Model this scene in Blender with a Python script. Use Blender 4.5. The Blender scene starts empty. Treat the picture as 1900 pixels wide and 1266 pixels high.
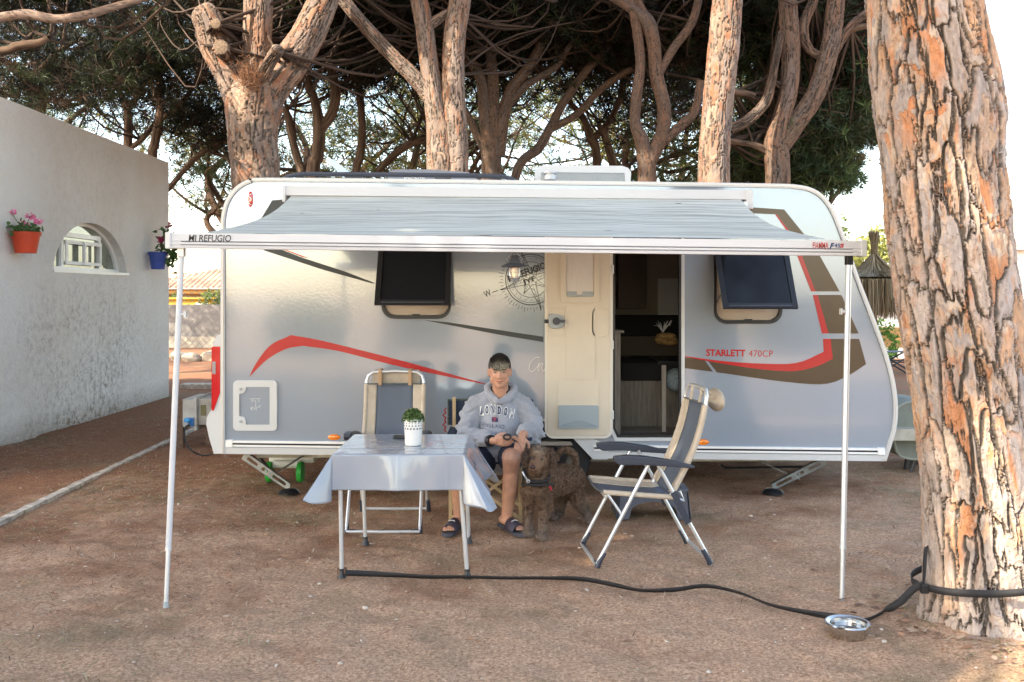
import bpy, bmesh, math, random
import numpy as np
from mathutils import Vector, Matrix, noise as mnoise
from mathutils.geometry import tessellate_polygon
from mathutils.bvhtree import BVHTree

SC = bpy.context.scene
COL = SC.collection
PI = math.pi
# ------------------------------------------------------------ camera, sky, sun, exposure
F = 1794.0; HX = 950.0; HY = 545.0; EYE = 1.6
cam_d = bpy.data.cameras.new('camera'); cam = bpy.data.objects.new('camera', cam_d); COL.objects.link(cam)
cam.location = (0, 0, EYE); cam.rotation_euler = (PI/2, 0, 0)
cam_d.sensor_width = 36; cam_d.lens = F/1900*36; cam_d.shift_y = -(633-HY)/1900
cam_d.clip_end = 1500; cam_d.clip_start = 0.05
SC.camera = cam
SUN = Vector((-0.60, -0.52, 0.61)).normalized()
sun_el = math.asin(SUN.z); sun_az = math.atan2(SUN.x, SUN.y)
world = bpy.data.worlds.new('World'); SC.world = world; world.use_nodes = True
nt = world.node_tree; bg = nt.nodes['Background']
sky = nt.nodes.new('ShaderNodeTexSky'); sky.sky_type = 'NISHITA'; sky.sun_disc = False
sky.sun_elevation = sun_el; sky.sun_rotation = sun_az
sky.air_density = 1.0; sky.dust_density = 1.4; sky.ozone_density = .5
nt.links.new(sky.outputs[0], bg.inputs[0]); bg.inputs[1].default_value = 0.15
sl = bpy.data.lights.new('sun', 'SUN'); sl.energy = 2.4; sl.angle = math.radians(0.5); sl.color = (1, .93, .82)
so = bpy.data.objects.new('sun', sl); COL.objects.link(so); so.rotation_euler = SUN.to_track_quat('Z', 'Y').to_euler()
SC.view_settings.view_transform = 'Standard'; SC.view_settings.look = 'None'
SC.view_settings.gamma = 1; SC.view_settings.exposure = 2.42
SC.view_settings.use_white_balance = True; SC.view_settings.white_balance_temperature = 7400
SC.render.engine = 'CYCLES'
SC.cycles.max_bounces = 8; SC.cycles.diffuse_bounces = 4; SC.cycles.transparent_max_bounces = 12
SC.cycles.use_denoising = True

# ------------------------------------------------------------ helpers
def P(px, py, Y):
    return Vector(((px-HX)/F*Y, Y, EYE-(py-HY)/F*Y))

def mat(name, col, rough=.6, metal=0., var=0., scale=20., bump=0., bscale=60., spec=.5, coat=0., detail=4., col2=None, stretch=None, trans=0., sheen=0., ior=1.45):
    m = bpy.data.materials.new(name); m.use_nodes = True
    n = m.node_tree.nodes; l = m.node_tree.links; b = n['Principled BSDF']
    b.inputs['Base Color'].default_value = (*col, 1); b.inputs['Roughness'].default_value = rough
    b.inputs['Metallic'].default_value = metal; b.inputs['Specular IOR Level'].default_value = spec
    b.inputs['Coat Weight'].default_value = coat; b.inputs['Coat Roughness'].default_value = .05
    b.inputs['Transmission Weight'].default_value = trans; b.inputs['IOR'].default_value = ior
    if sheen: b.inputs['Sheen Weight'].default_value = sheen
    tc = n.new('ShaderNodeTexCoord'); src = tc.outputs['Object']
    if stretch:
        mp = n.new('ShaderNodeMapping'); mp.inputs['Scale'].default_value = stretch; l.new(src, mp.inputs[0]); src = mp.outputs[0]
    if var or col2:
        t = n.new('ShaderNodeTexNoise'); t.inputs['Scale'].default_value = scale; t.inputs['Detail'].default_value = detail
        t.inputs['Roughness'].default_value = .65
        l.new(src, t.inputs['Vector']); r = n.new('ShaderNodeValToRGB')
        r.color_ramp.elements[0].position = .35; r.color_ramp.elements[1].position = .65
        if col2: c1, c2 = col, col2
        else: c1 = tuple(max(0, c*(1-var)) for c in col); c2 = tuple(min(1, c*(1+var)) for c in col)
        r.color_ramp.elements[0].color = (*c1, 1); r.color_ramp.elements[1].color = (*c2, 1)
        l.new(t.outputs[0], r.inputs[0]); l.new(r.outputs[0], b.inputs['Base Color'])
    if bump:
        t2 = n.new('ShaderNodeTexNoise'); t2.inputs['Scale'].default_value = bscale; t2.inputs['Detail'].default_value = 3
        l.new(src, t2.inputs['Vector']); bp = n.new('ShaderNodeBump'); bp.inputs['Strength'].default_value = bump
        bp.inputs['Distance'].default_value = .02
        l.new(t2.outputs[0], bp.inputs['Height']); l.new(bp.outputs[0], b.inputs['Normal'])
    return m

class MB:
    """collects shapes, then links them as one mesh object"""
    def __init__(s): s.v = []; s.f = []
    def add(s, vs, fs):
        o = len(s.v); s.v += [tuple(v) for v in vs]; s.f += [tuple(i+o for i in f) for f in fs]; return s
    def box(s, x0, x1, y0, y1, z0, z1, b=0.0):
        if b > 0:
            bm = bmesh.new(); bmesh.ops.create_cube(bm, size=1)
            for v in bm.verts: v.co = Vector(((x0+x1)/2+v.co.x*(x1-x0), (y0+y1)/2+v.co.y*(y1-y0), (z0+z1)/2+v.co.z*(z1-z0)))
            bmesh.ops.bevel(bm, geom=bm.edges[:], offset=b, segments=2, profile=.7, affect='EDGES')
            bm.verts.index_update()
            s.add([v.co for v in bm.verts], [[v.index for v in f.verts] for f in bm.faces]); bm.free(); return s
        v = [(x0,y0,z0),(x1,y0,z0),(x1,y1,z0),(x0,y1,z0),(x0,y0,z1),(x1,y0,z1),(x1,y1,z1),(x0,y1,z1)]
        return s.add(v, [(0,3,2,1),(4,5,6,7),(0,1,5,4),(1,2,6,5),(2,3,7,6),(3,0,4,7)])
    def tube(s, pts, r, n=10, cap=True, flat=None):
        pts = [Vector(p) for p in pts]; k = len(pts)
        rs = r if isinstance(r, (list, tuple)) else [r]*k
        t0 = (pts[1]-pts[0]).normalized(); up = Vector((0,0,1)) if abs(t0.z) < .9 else Vector((1,0,0))
        a = t0.cross(up).normalized(); vs = []
        for i, p in enumerate(pts):
            t = (pts[min(i+1,k-1)]-pts[max(i-1,0)]).normalized()
            a = (a-t*a.dot(t)).normalized(); b = t.cross(a)
            fl = flat or 1
            for j in range(n):
                an = 2*PI*j/n; vs.append(p+(a*math.cos(an)*fl+b*math.sin(an))*rs[i])
        fs = []
        for i in range(k-1):
            for j in range(n):
                j2 = (j+1) % n; fs.append((i*n+j, i*n+j2, (i+1)*n+j2, (i+1)*n+j))
        if cap: fs.append(tuple(range(n-1,-1,-1))); fs.append(tuple((k-1)*n+j for j in range(n)))
        return s.add(vs, fs)
    def bar(s, a, b, w, h, up=(0,0,1)):
        a = Vector(a); b = Vector(b); t = (b-a).normalized(); u = Vector(up)
        sd = t.cross(u).normalized(); u2 = sd.cross(t); vs = []
        for p in (a, b):
            for x, y in ((-1,-1),(1,-1),(1,1),(-1,1)): vs.append(p+sd*x*w/2+u2*y*h/2)
        return s.add(vs, [(0,1,2,3),(7,6,5,4),(0,4,5,1),(1,5,6,2),(2,6,7,3),(3,7,4,0)])
    def lathe(s, prof, c=(0,0,0), n=24, axis='z'):
        vs = []; k = len(prof); c = Vector(c)
        for r, z in prof:
            for j in range(n):
                a = 2*PI*j/n; q = (r*math.cos(a), r*math.sin(a), z)
                if axis == 'y': q = (q[0], q[2], q[1])
                if axis == 'x': q = (q[2], q[0], q[1])
                vs.append(c+Vector(q))
        fs = [(i*n+j, i*n+(j+1)%n, (i+1)*n+(j+1)%n, (i+1)*n+j) for i in range(k-1) for j in range(n)]
        return s.add(vs, fs)
    def prism(s, outer, holes, d, both=True):
        """outer: 3-D points of a planar outline, d: thickness vector"""
        polys = [[Vector(p) for p in outer]]+[[Vector(p) for p in h] for h in holes]
        flat = [p for pl in polys for p in pl]; n = len(flat); d = Vector(d)
        tr = tessellate_polygon(polys)
        vs = flat+[p+d for p in flat]; fs = [tuple(t) for t in tr]
        if both: fs += [tuple(i+n for i in reversed(t)) for t in tr]
        o = 0
        for pl in polys:
            m = len(pl)
            for i in range(m): fs.append((o+i, o+(i+1)%m, o+(i+1)%m+n, o+i+n))
            o += m
        return s.add(vs, fs)
    def ball(s, c, r, seg=12, rings=8):
        r = r if isinstance(r, (tuple, list)) else (r, r, r); c = Vector(c)
        prof = [(math.sin(PI*i/rings), -math.cos(PI*i/rings)) for i in range(rings+1)]
        o = len(s.v); s.lathe(prof, (0,0,0), seg)
        for i in range(o, len(s.v)):
            v = s.v[i]; s.v[i] = (c.x+v[0]*r[0], c.y+v[1]*r[1], c.z+v[2]*r[2])
        return s
    def build(s, name, m, parent=None, smooth=False, xf=None):
        me = bpy.data.meshes.new(name); v = s.v
        if xf is not None: v = [tuple(xf @ Vector(q)) for q in v]
        me.from_pydata(v, [], s.f); me.update()
        bm = bmesh.new(); bm.from_mesh(me); bmesh.ops.recalc_face_normals(bm, faces=bm.faces[:]); bm.to_mesh(me); bm.free()
        me.materials.append(m)
        if smooth:
            me.polygons.foreach_set('use_smooth', [True]*len(me.polygons))
            if smooth != 'all': me.set_sharp_from_angle(angle=math.radians(40))
        o = bpy.data.objects.new(name, me); COL.objects.link(o)
        if parent is not None:
            o.parent = parent
            o.matrix_parent_inverse = Matrix.Identity(4)
            if xf is None:      # coordinates given in the world: shift them into the parent's space
                mw = world_of(parent).inverted()
                me.transform(mw)
        return o

def world_of(o):
    m = Matrix.LocRotScale(o.location, o.rotation_euler, o.scale)
    return (world_of(o.parent) @ m) if o.parent else m

def thing(name, label, cat, loc=(0,0,0), rz=0, group=None):
    o = bpy.data.objects.new(name, None); COL.objects.link(o); o.empty_display_size = .2
    o.location = loc; o.rotation_euler = (0,0,rz); o['label'] = label; o['category'] = cat
    if group: o['group'] = group
    return o
def tag(o, label, cat, group=None):
    o['label'] = label; o['category'] = cat
    if group: o['group'] = group
    return o
def struct(o, kind='structure'): o['kind'] = kind; return o

def np_mesh(name, V, Fc, m, parent=None, smooth=True, cols=None, local=False):
    """V (n,3) array, Fc (k,3|4) array"""
    me = bpy.data.meshes.new(name); V = np.asarray(V, dtype=np.float32); Fc = np.asarray(Fc, dtype=np.int32)
    if parent is not None and not local:
        mw = np.array(world_of(parent).inverted()); V = (V @ mw[:3,:3].T+mw[:3,3]).astype(np.float32)
    k, w = Fc.shape
    me.vertices.add(len(V)); me.vertices.foreach_set('co', V.ravel())
    me.loops.add(k*w); me.loops.foreach_set('vertex_index', Fc.ravel())
    me.polygons.add(k); me.polygons.foreach_set('loop_start', np.arange(0, k*w, w, dtype=np.int32))
    me.polygons.foreach_set('use_smooth', np.full(k, bool(smooth)))
    me.update(calc_edges=True)
    if cols is not None:
        at = me.color_attributes.new('tint', 'FLOAT_COLOR', 'POINT')
        c = np.ones((len(V), 4), dtype=np.float32); c[:, :3] = cols; at.data.foreach_set('color', c.ravel())
    me.materials.append(m)
    o = bpy.data.objects.new(name, me); COL.objects.link(o)
    if parent is not None: o.parent = parent
    return o

def tint_mat(name, rough=.8, bump=0, bscale=120, spec=.3, trans_l=0., mul=None):
    m = bpy.data.materials.new(name); m.use_nodes = True; n = m.node_tree.nodes; l = m.node_tree.links
    b = n['Principled BSDF']; b.inputs['Roughness'].default_value = rough; b.inputs['Specular IOR Level'].default_value = spec
    a = n.new('ShaderNodeAttribute'); a.attribute_name = 'tint'; l.new(a.outputs['Color'], b.inputs['Base Color'])
    if bump:
        tc = n.new('ShaderNodeTexCoord'); t = n.new('ShaderNodeTexNoise'); t.inputs['Scale'].default_value = bscale; t.inputs['Detail'].default_value = 5
        l.new(tc.outputs['Object'], t.inputs[0]); bp = n.new('ShaderNodeBump'); bp.inputs['Strength'].default_value = bump; bp.inputs['Distance'].default_value = .01
        l.new(t.outputs[0], bp.inputs['Height']); l.new(bp.outputs[0], b.inputs['Normal'])
    if trans_l:
        tr = n.new('ShaderNodeBsdfTranslucent'); mx = n.new('ShaderNodeMixShader'); mx.inputs[0].default_value = trans_l
        l.new(a.outputs['Color'], tr.inputs[0]); l.new(b.outputs[0], mx.inputs[1]); l.new(tr.outputs[0], mx.inputs[2])
        l.new(mx.outputs[0], n['Material Output'].inputs[0])
    return m

# numpy value noise (3-D, tri-linear, hashed)
def _h(ix, iy, iz, s=0):
    h = (ix.astype(np.int64)*73856093) ^ (iy.astype(np.int64)*19349663) ^ (iz.astype(np.int64)*83492791) ^ (s*2654435761)
    h = (h ^ (h >> 13))*1274126177 & 0x7fffffff
    h = (h ^ (h >> 15))*668265263 & 0x7fffffff
    return ((h ^ (h >> 12)) & 0xffffff)/float(0xffffff)
def vnoise(x, y, z, s=0):
    x, y, z = np.broadcast_arrays(x, y, z); ix, iy, iz = np.floor(x), np.floor(y), np.floor(z)
    fx, fy, fz = x-ix, y-iy, z-iz; fx, fy, fz = (q*q*(3-2*q) for q in (fx, fy, fz)); r = 0
    for a in (0,1):
        for b in (0,1):
            for c in (0,1):
                w = (fx if a else 1-fx)*(fy if b else 1-fy)*(fz if c else 1-fz); r = r+w*_h(ix+a, iy+b, iz+c, s)
    return r
def fbm(x, y, z, o=4, s=0):
    r = 0; a = .5; t = 0
    for k in range(o): r = r+a*vnoise(x*2**k, y*2**k, z*2**k, s+k); t += a; a *= .5
    return r/t
def voro(x, y, s=0, perx=None, jit=.85):
    """cellular noise; returns F1, F2-F1, cell hash; x wraps at perx cells"""
    ix, iy = np.floor(x), np.floor(y); f1 = np.full(x.shape, 9.); f2 = np.full(x.shape, 9.); idc = np.zeros(x.shape)
    z0 = np.zeros_like(ix)
    for a in (-1,0,1):
        for b in (-1,0,1):
            cx, cy = ix+a, iy+b; wx = np.mod(cx, perx) if perx else cx
            px = cx+.5+jit*(_h(wx, cy, z0, s)-.5); py = cy+.5+jit*(_h(wx, cy, z0, s+1)-.5)
            d = np.hypot(px-x, py-y); hh = _h(wx, cy, z0, s+2)
            nf1 = np.minimum(f1, d); f2 = np.where(d < f1, f1, np.minimum(f2, d)); idc = np.where(d < f1, hh, idc); f1 = nf1
    return f1, f2-f1, idc

def smooth_path(pts, n):
    """Catmull-Rom through pts (each: x,y,z,r)"""
    p = np.array([list(q) for q in pts], float); k = len(p)
    p = np.vstack([2*p[0]-p[1], p, 2*p[-1]-p[-2]]); out = []
    for t in np.linspace(0, k-1-1e-6, n):
        i = int(t); f = t-i; a, b, c, d = p[i], p[i+1], p[i+2], p[i+3]
        out.append(.5*((2*b)+(-a+c)*f+(2*a-5*b+4*c-d)*f*f+(-a+3*b-3*c+d)*f**3))
    return np.array(out)

def limb_arrays(pts, nl, nr, plate=None, depth=0, seed=0, pal=None, flare=0, lean=1.):
    """tube along pts (x,y,z,r) with bark relief; returns V, F, colours"""
    q = smooth_path(pts, nl); c = q[:, :3]; r = np.maximum(q[:, 3], .003)
    t = np.gradient(c, axis=0); t /= np.linalg.norm(t, axis=1)[:, None]
    a = np.cross(t[0], [0,1,0.01]); a /= np.linalg.norm(a); A = []
    for i in range(nl):
        a = a-t[i]*a.dot(t[i]); a /= np.linalg.norm(a); A.append(a)
    A = np.array(A); B = np.cross(t, A)
    L = np.concatenate([[0], np.cumsum(np.linalg.norm(np.diff(c, axis=0), axis=1))])
    th = np.linspace(0, 2*PI, nr, endpoint=False); TH, LL = np.meshgrid(th, L); R = np.repeat(r[:, None], nr, 1)
    cs, sn = np.cos(TH), np.sin(TH)
    R = R*(1+.10*(fbm(cs*1.3+5, sn*1.3, LL*.9, 3, seed)-.5)*2)
    if plate:
        rm = float(np.mean(r)); ncx = max(4, int(round(2*PI*rm/plate))); dL = L[-1]/(nl-1); dU = 2*PI*rm/nr
        wn = fbm(cs*1.8+9, sn*1.8, LL*1.6/plate*.06, 3, seed+11)-.5; wn2 = fbm(cs*7+9, sn*7, LL*8*.06/plate, 4, seed+15)-.5; wn3 = fbm(cs*24+9, sn*24, LL*26, 3, seed+16)-.5
        u = TH/(2*PI)*ncx+wn*2.6+wn2*.6+wn3*.18; v = LL/(plate*3.0)+(fbm(cs*3+2, sn*3, LL*3, 3, seed+12)-.5)*1.6+wn2*.35+wn3*.10
        def dist(e, lim):      # cellular edge value -> metres from the edge, and how upright that edge runs
            gu = (np.roll(e, -1, 1)-np.roll(e, 1, 1))/(2*dU); gl = np.gradient(e, dL, axis=0); gm = np.hypot(gu, gl)
            gm = np.maximum(gm, .25*np.percentile(gm, 60)); return np.clip(e/gm, 0, lim), np.clip(np.abs(gu)/gm, 0, 1)
        f1, e, idc = voro(u, v, seed+20, ncx, .95); de, up = dist(e, plate)
        f1b, e2, id2 = voro(u*1.9+3+wn2*1.2, v*3.4+wn3*.5, seed+30, None, .95); de2, up2 = dist(e2, plate)
        f1c, e3, id3 = voro(u*3.6+7+wn2*2, v*7.5+wn3, seed+33, None, .95)
        fw = plate*(.035+.15*up**1.5)*(.35+1.3*fbm(cs*3+4, sn*3, LL*3.5, 3, seed+13))
        crack = np.clip(1-de/np.maximum(fw, 1e-4), 0, 1); crack = crack*crack*(3-2*crack)
        fine = fbm(cs*22, sn*22, LL*40, 4, seed+40)-.5; fib = fbm(cs*40, sn*40, LL*9, 3, seed+41)-.5
        thin = np.clip(1-de2/(plate*.035), 0, 1)*np.clip((fbm(cs*5+1, sn*5, LL*6, 2, seed+44)-.38)*6, 0, 1)
        lay = id2-.5; lay3 = (np.floor(id3*3)/2-.5)
        h = -crack*1.0+lay*.30+lay3*.16+fine*.22+fib*.12-thin*.22+(idc-.5)*.3
        R = R+depth*h
        # colours of the bark itself
        pal = pal or [(.50,.36,.25),(.43,.33,.26),(.46,.22,.11),(.52,.28,.15),(.36,.31,.27),(.56,.42,.30)]
        pa = np.array(pal); i1 = (idc*len(pa)*.999).astype(int); i2 = (id2*len(pa)*.999).astype(int); i3 = (id3*len(pa)*.999).astype(int)
        k2 = np.clip((fbm(cs*3, sn*3, LL*3.5, 3, seed+50)-.45)*9, 0, 1)[..., None]; k3 = np.clip((fbm(cs*5+3, sn*5, LL*6, 3, seed+51)-.52)*9, 0, 1)[..., None]
        colr = pa[i1]*(1-k2)+pa[i2]*k2; colr = colr*(1-k3*.7)+pa[i3]*k3*.7
        grey = np.clip((fbm(cs*2+8, sn*2, LL*2.2, 4, seed+52)-.50)*5, 0, .8)[..., None]; pm = pa.mean(0); colr = colr*(1-grey)+(pm*.45+pm.mean()*.55)*1.05*grey
        colr = colr*(1+.7*fine+.35*fib+.25*(idc-.5))[..., None]
        dark = np.array([.135,.112,.095])*min(1, float(pa.mean())/.30)*(1+1.6*fib+1.2*fine)[..., None]
        rim = (np.clip(1-np.abs(de-fw*1.25)/np.maximum(fw*.6, 1e-4), 0, 1)*up)[..., None]*.38
        colr = colr*(1-rim)+(pm*.6+pm.mean()*.3)*rim
        cr = np.clip(crack*2.6, 0, 1)[..., None]; colr = colr*(1-cr)+dark*cr
        colr = colr*(1-.45*thin)[..., None]
    else:
        n1 = (fbm(cs*7, sn*7, LL*7/(.02+float(np.mean(r)))*.05, 4, seed)-.5)*1.5
        R = R*(1+.20*n1); base = np.array(pal[0] if pal else (.20,.13,.09)); colr = base*np.clip(1+1.7*n1[..., None], .25, 2.2)
    if flare:
        R = R*(1+flare*np.exp(-LL/.22)*(.6+.5*np.cos(TH*3+seed)+.35*np.cos(TH*5+1)))
    V = c[:, None, :]+(A[:, None, :]*cs[..., None]+B[:, None, :]*sn[..., None])*R[..., None]
    i, j = np.meshgrid(np.arange(nl-1), np.arange(nr), indexing='ij'); j2 = (j+1) % nr
    Fc = np.stack([i*nr+j, i*nr+j2, (i+1)*nr+j2, (i+1)*nr+j], -1).reshape(-1, 4)
    return V.reshape(-1, 3), Fc, np.clip(colr.reshape(-1, 3), 0.01, .9)
def cat_arrays(parts):
    V = []; Fc = []; C = []; o = 0
    for v, f, c in parts: V.append(v); Fc.append(f+o); C.append(c); o += len(v)
    return np.vstack(V), np.vstack(Fc), np.vstack(C)

def text_mesh(body, bold=0.0, shear=0.0, spacing=1.0, res=3):
    cu = bpy.data.curves.new('lettering', 'FONT'); cu.body = body; cu.offset = bold; cu.shear = shear; cu.space_character = spacing; cu.resolution_u = res
    o = bpy.data.objects.new('lettering', cu); COL.objects.link(o); dg = bpy.context.evaluated_depsgraph_get(); dg.update()
    me = bpy.data.meshes.new_from_object(o.evaluated_get(dg)); vs = [tuple(v.co) for v in me.vertices]; fs = [tuple(p.vertices) for p in me.polygons]
    bpy.data.objects.remove(o); bpy.data.curves.remove(cu); bpy.data.meshes.remove(me)
    a = np.array(vs); mn, mx = a.min(0), a.max(0)
    a[:, 0] = (a[:, 0]-mn[0])/(mx[0]-mn[0]); a[:, 1] = (a[:, 1]-mn[1])/(mx[1]-mn[1])
    return a, fs
def put_text(mb, body, o, ux, uy, bold=0., shear=0., spacing=1., lift=(0,-.0015,0)):
    """lettering whose box runs from o along ux (full width) and uy (full height)"""
    a, fs = text_mesh(body, bold, shear, spacing); o = Vector(o)+Vector(lift); ux = Vector(ux); uy = Vector(uy)
    mb.add([o+ux*p[0]+uy*p[1] for p in a], fs); return mb

def rrect(x0, x1, z0, z1, r, n=5):
    pts = []
    for cx, cz, a0 in ((x1-r, z1-r, 0), (x0+r, z1-r, 90), (x0+r, z0+r, 180), (x1-r, z0+r, 270)):
        for i in range(n+1):
            a = math.radians(a0+90*i/n); pts.append((cx+r*math.cos(a), cz+r*math.sin(a)))
    return pts
def remeshed(mb, voxel, smooth_it=3, extra=None):
    """one continuous skin round all collected shapes"""
    me = bpy.data.meshes.new('tmp'); me.from_pydata(mb.v, [], mb.f); me.update()
    bm = bmesh.new(); bm.from_mesh(me); bmesh.ops.recalc_face_normals(bm, faces=bm.faces[:]); bm.to_mesh(me); bm.free()
    o = bpy.data.objects.new('tmp', me); COL.objects.link(o)
    md = o.modifiers.new('r', 'REMESH'); md.mode = 'VOXEL'; md.voxel_size = voxel; md.use_smooth_shade = True
    if smooth_it:
        sm = o.modifiers.new('s', 'SMOOTH'); sm.iterations = smooth_it; sm.factor = .6
    dg = bpy.context.evaluated_depsgraph_get(); dg.update()
    r = bpy.data.meshes.new_from_object(o.evaluated_get(dg)); bpy.data.objects.remove(o); bpy.data.meshes.remove(me)
    return r
def link_mesh(me, name, m, parent=None):
    me.name = name; me.materials.clear(); me.materials.append(m)
    me.polygons.foreach_set('use_smooth', [True]*len(me.polygons))
    o = bpy.data.objects.new(name, me); COL.objects.link(o)
    if parent is not None: me.transform(world_of(parent).inverted()); o.parent = parent
    return o
def capsule(mb, pts, n=12):
    """tapered rounded limb through (x,y,z,r)"""
    for (a, b) in zip(pts[:-1], pts[1:]):
        A = Vector(a[:3]); B = Vector(b[:3]); d = (B-A)
        k = max(2, int(d.length/.03)); ps = [A+d*i/k for i in range(k+1)]; rs = [a[3]+(b[3]-a[3])*i/k for i in range(k+1)]
        mb.tube(ps, rs, n)
    for a in pts: mb.ball(a[:3], a[3]*.995, n, 8)
    return mb
# ------------------------------------------------------------ ground
def ground_h(x, y):
    n = (fbm(x*.7, y*.7, 0*x, 4, 3)-.5)*.05+(fbm(x*6, y*6, 0*x, 4, 7)-.5)*.034+(fbm(x*28, y*28, 0*x, 2, 9)-.5)*.008
    d = np.hypot(x-2.26, y-4.42); n = n*np.clip((y-1)/1.5, .2, 1)
    n = n+.035*np.exp(-(d/.42)**2)+.05*np.exp(-(d/.9)**2)*fbm(x*7, y*7, 0*x, 3, 5)
    return n-.008
def axis(lo, hi, nf, far, nfar):
    a = np.linspace(lo, hi, nf); g = np.geomspace(.15, 1, nfar)
    return np.concatenate([lo-(far)*g[::-1]**2.2-.02, a, hi+(far)*g**2.2+.02])
gx = axis(-6.2, 5.2, 470, 500, 26); gy = axis(2.6, 12, 390, 500, 30)
GX, GY = np.meshgrid(gx, gy); H = ground_h(GX, GY)
far = np.clip((np.hypot(GX, GY-6)-14)/20, 0, 1); H = H*(1-far)-.01*far
nx_, ny_ = len(gx), len(gy)
i, j = np.meshgrid(np.arange(ny_-1), np.arange(nx_-1), indexing='ij')
gf = np.stack([i*nx_+j, i*nx_+j+1, (i+1)*nx_+j+1, (i+1)*nx_+j], -1).reshape(-1, 4)
def ground_mat():
    m = bpy.data.materials.new('soil'); m.use_nodes = True; n = m.node_tree.nodes; l = m.node_tree.links; b = n['Principled BSDF']
    b.inputs['Roughness'].default_value = .95; b.inputs['Specular IOR Level'].default_value = .15
    tc = n.new('ShaderNodeTexCoord')
    def noise(sc, det=6, rough=.6, vec=None):
        t = n.new('ShaderNodeTexNoise'); t.inputs['Scale'].default_value = sc; t.inputs['Detail'].default_value = det; t.inputs['Roughness'].default_value = rough
        l.new(vec or tc.outputs['Object'], t.inputs['Vector']); return t.outputs[0]
    def ramp(src, p0, c0, p1, c1):
        r = n.new('ShaderNodeValToRGB'); r.color_ramp.elements[0].position = p0; r.color_ramp.elements[1].position = p1
        r.color_ramp.elements[0].color = (*c0, 1); r.color_ramp.elements[1].color = (*c1, 1); l.new(src, r.inputs[0]); return r.outputs[0]
    def mixc(f, a, c):
        x = n.new('ShaderNodeMix'); x.data_type = 'RGBA'
        if isinstance(f, float): x.inputs[0].default_value = f
        else: l.new(f, x.inputs[0])
        l.new(a, x.inputs[6]); l.new(c, x.inputs[7]); return x.outputs[2]
    sand = ramp(noise(60, 8, .8), .38, (.27,.145,.085), .62, (.76,.50,.335))
    soil = ramp(noise(80, 8, .8), .38, (.11,.045,.024), .62, (.46,.235,.135))
    grass = ramp(noise(120, 5, .8), .3, (.10,.085,.045), .7, (.30,.24,.14))
    # litter lies thicker to the back and left, bare sand towards the front
    sp = n.new('ShaderNodeSeparateXYZ'); l.new(tc.outputs['Object'], sp.inputs[0])
    def math_(op, a, c):
        q = n.new('ShaderNodeMath'); q.operation = op
        for k, v in enumerate((a, c)):
            if isinstance(v, (int, float)): q.inputs[k].default_value = v
            else: l.new(v, q.inputs[k])
        return q.outputs[0]
    back = math_('MULTIPLY', math_('SUBTRACT', sp.outputs[1], 5.4), .17)
    left = math_('MULTIPLY', math_('ADD', sp.outputs[0], .6), -.05)
    f = math_('ADD', math_('ADD', back, left), math_('MULTIPLY', math_('SUBTRACT', noise(1.3, 5, .65), .5), 2.6))
    mr = n.new('ShaderNodeMapRange'); l.new(f, mr.inputs[0]); mr.inputs[1].default_value = -.05; mr.inputs[2].default_value = .62
    c = mixc(mr.outputs[0], sand, soil)
    gm = n.new('ShaderNodeMapRange'); l.new(noise(.8, 6, .7), gm.inputs[0]); gm.inputs[1].default_value = .52; gm.inputs[2].default_value = .66; gm.inputs[4].default_value = .6
    c = mixc(gm.outputs[0], c, grass)
    vo = n.new('ShaderNodeTexVoronoi'); vo.inputs['Scale'].default_value = 170; l.new(tc.outputs['Object'], vo.inputs['Vector'])
    pb = n.new('ShaderNodeMapRange'); l.new(vo.outputs['Distance'], pb.inputs[0]); pb.inputs[1].default_value = .13; pb.inputs[2].default_value = .06
    pm = math_('MULTIPLY', pb.outputs[0], ramp(noise(9, 3), .5, (0,0,0), .6, (1,1,1)))
    w = n.new('ShaderNodeRGB'); w.outputs[0].default_value = (.52,.45,.38,1); c = mixc(pm, c, w.outputs[0])
    l.new(c, b.inputs['Base Color'])
    bp = n.new('ShaderNodeBump'); bp.inputs['Strength'].default_value = .9; bp.inputs['Distance'].default_value = .012
    l.new(noise(110, 8, .8), bp.inputs['Height']); l.new(bp.outputs[0], b.inputs['Normal']); return m
M = {}
M['soil'] = ground_mat()
struct(np_mesh('ground', np.stack([GX, GY, H], -1).reshape(-1, 3), gf, M['soil']))

rng = np.random.default_rng(5)
def scatter_needles(name, N, xr, yr, ln, wd, cols, dens=None, lift=.004, label=None, bend=True):
    x = rng.uniform(*xr, N); y = rng.uniform(*yr, N)
    if dens is not None:
        k = rng.uniform(0, 1, N) < dens(x, y); x, y = x[k], y[k]
    N = len(x); an = rng.uniform(0, 2*PI, N); L = rng.uniform(*ln, N); w = rng.uniform(*wd, N)
    z = ground_h(x, y)+lift*rng.uniform(.3, 2, N); tz = rng.uniform(-.12, .25, N)*L
    dx, dy = np.cos(an)*L/2, np.sin(an)*L/2; nx, ny = -np.sin(an)*w/2, np.cos(an)*w/2
    k_ = L*rng.uniform(-.07,.07,N); bx, by = -np.sin(an)*k_, np.cos(an)*k_
    V = np.stack([np.stack([x-dx-nx, y-dy-ny, z], -1), np.stack([x-dx+nx, y-dy+ny, z], -1),
                  np.stack([x+bx-nx, y+by-ny, z+tz*.6+.002], -1), np.stack([x+bx+nx, y+by+ny, z+tz*.6+.002], -1),
                  np.stack([x+dx-nx*.4, y+dy-ny*.4, z+tz], -1), np.stack([x+dx+nx*.4, y+dy+ny*.4, z+tz], -1)], 1).reshape(-1, 3)
    b = np.arange(N)[:, None]*6; Fc = np.concatenate([b+np.array([0,1,3,2]), b+np.array([2,3,5,4])])
    c = np.array(cols)[rng.integers(0, len(cols), N)]*rng.uniform(.6, 1.25, (N, 1))
    o = np_mesh(name, V, Fc, M['litter'], cols=np.repeat(c, 6, 0), smooth=False); struct(o, 'stuff'); return o
M['litter'] = tint_mat('litter', .9)
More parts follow.
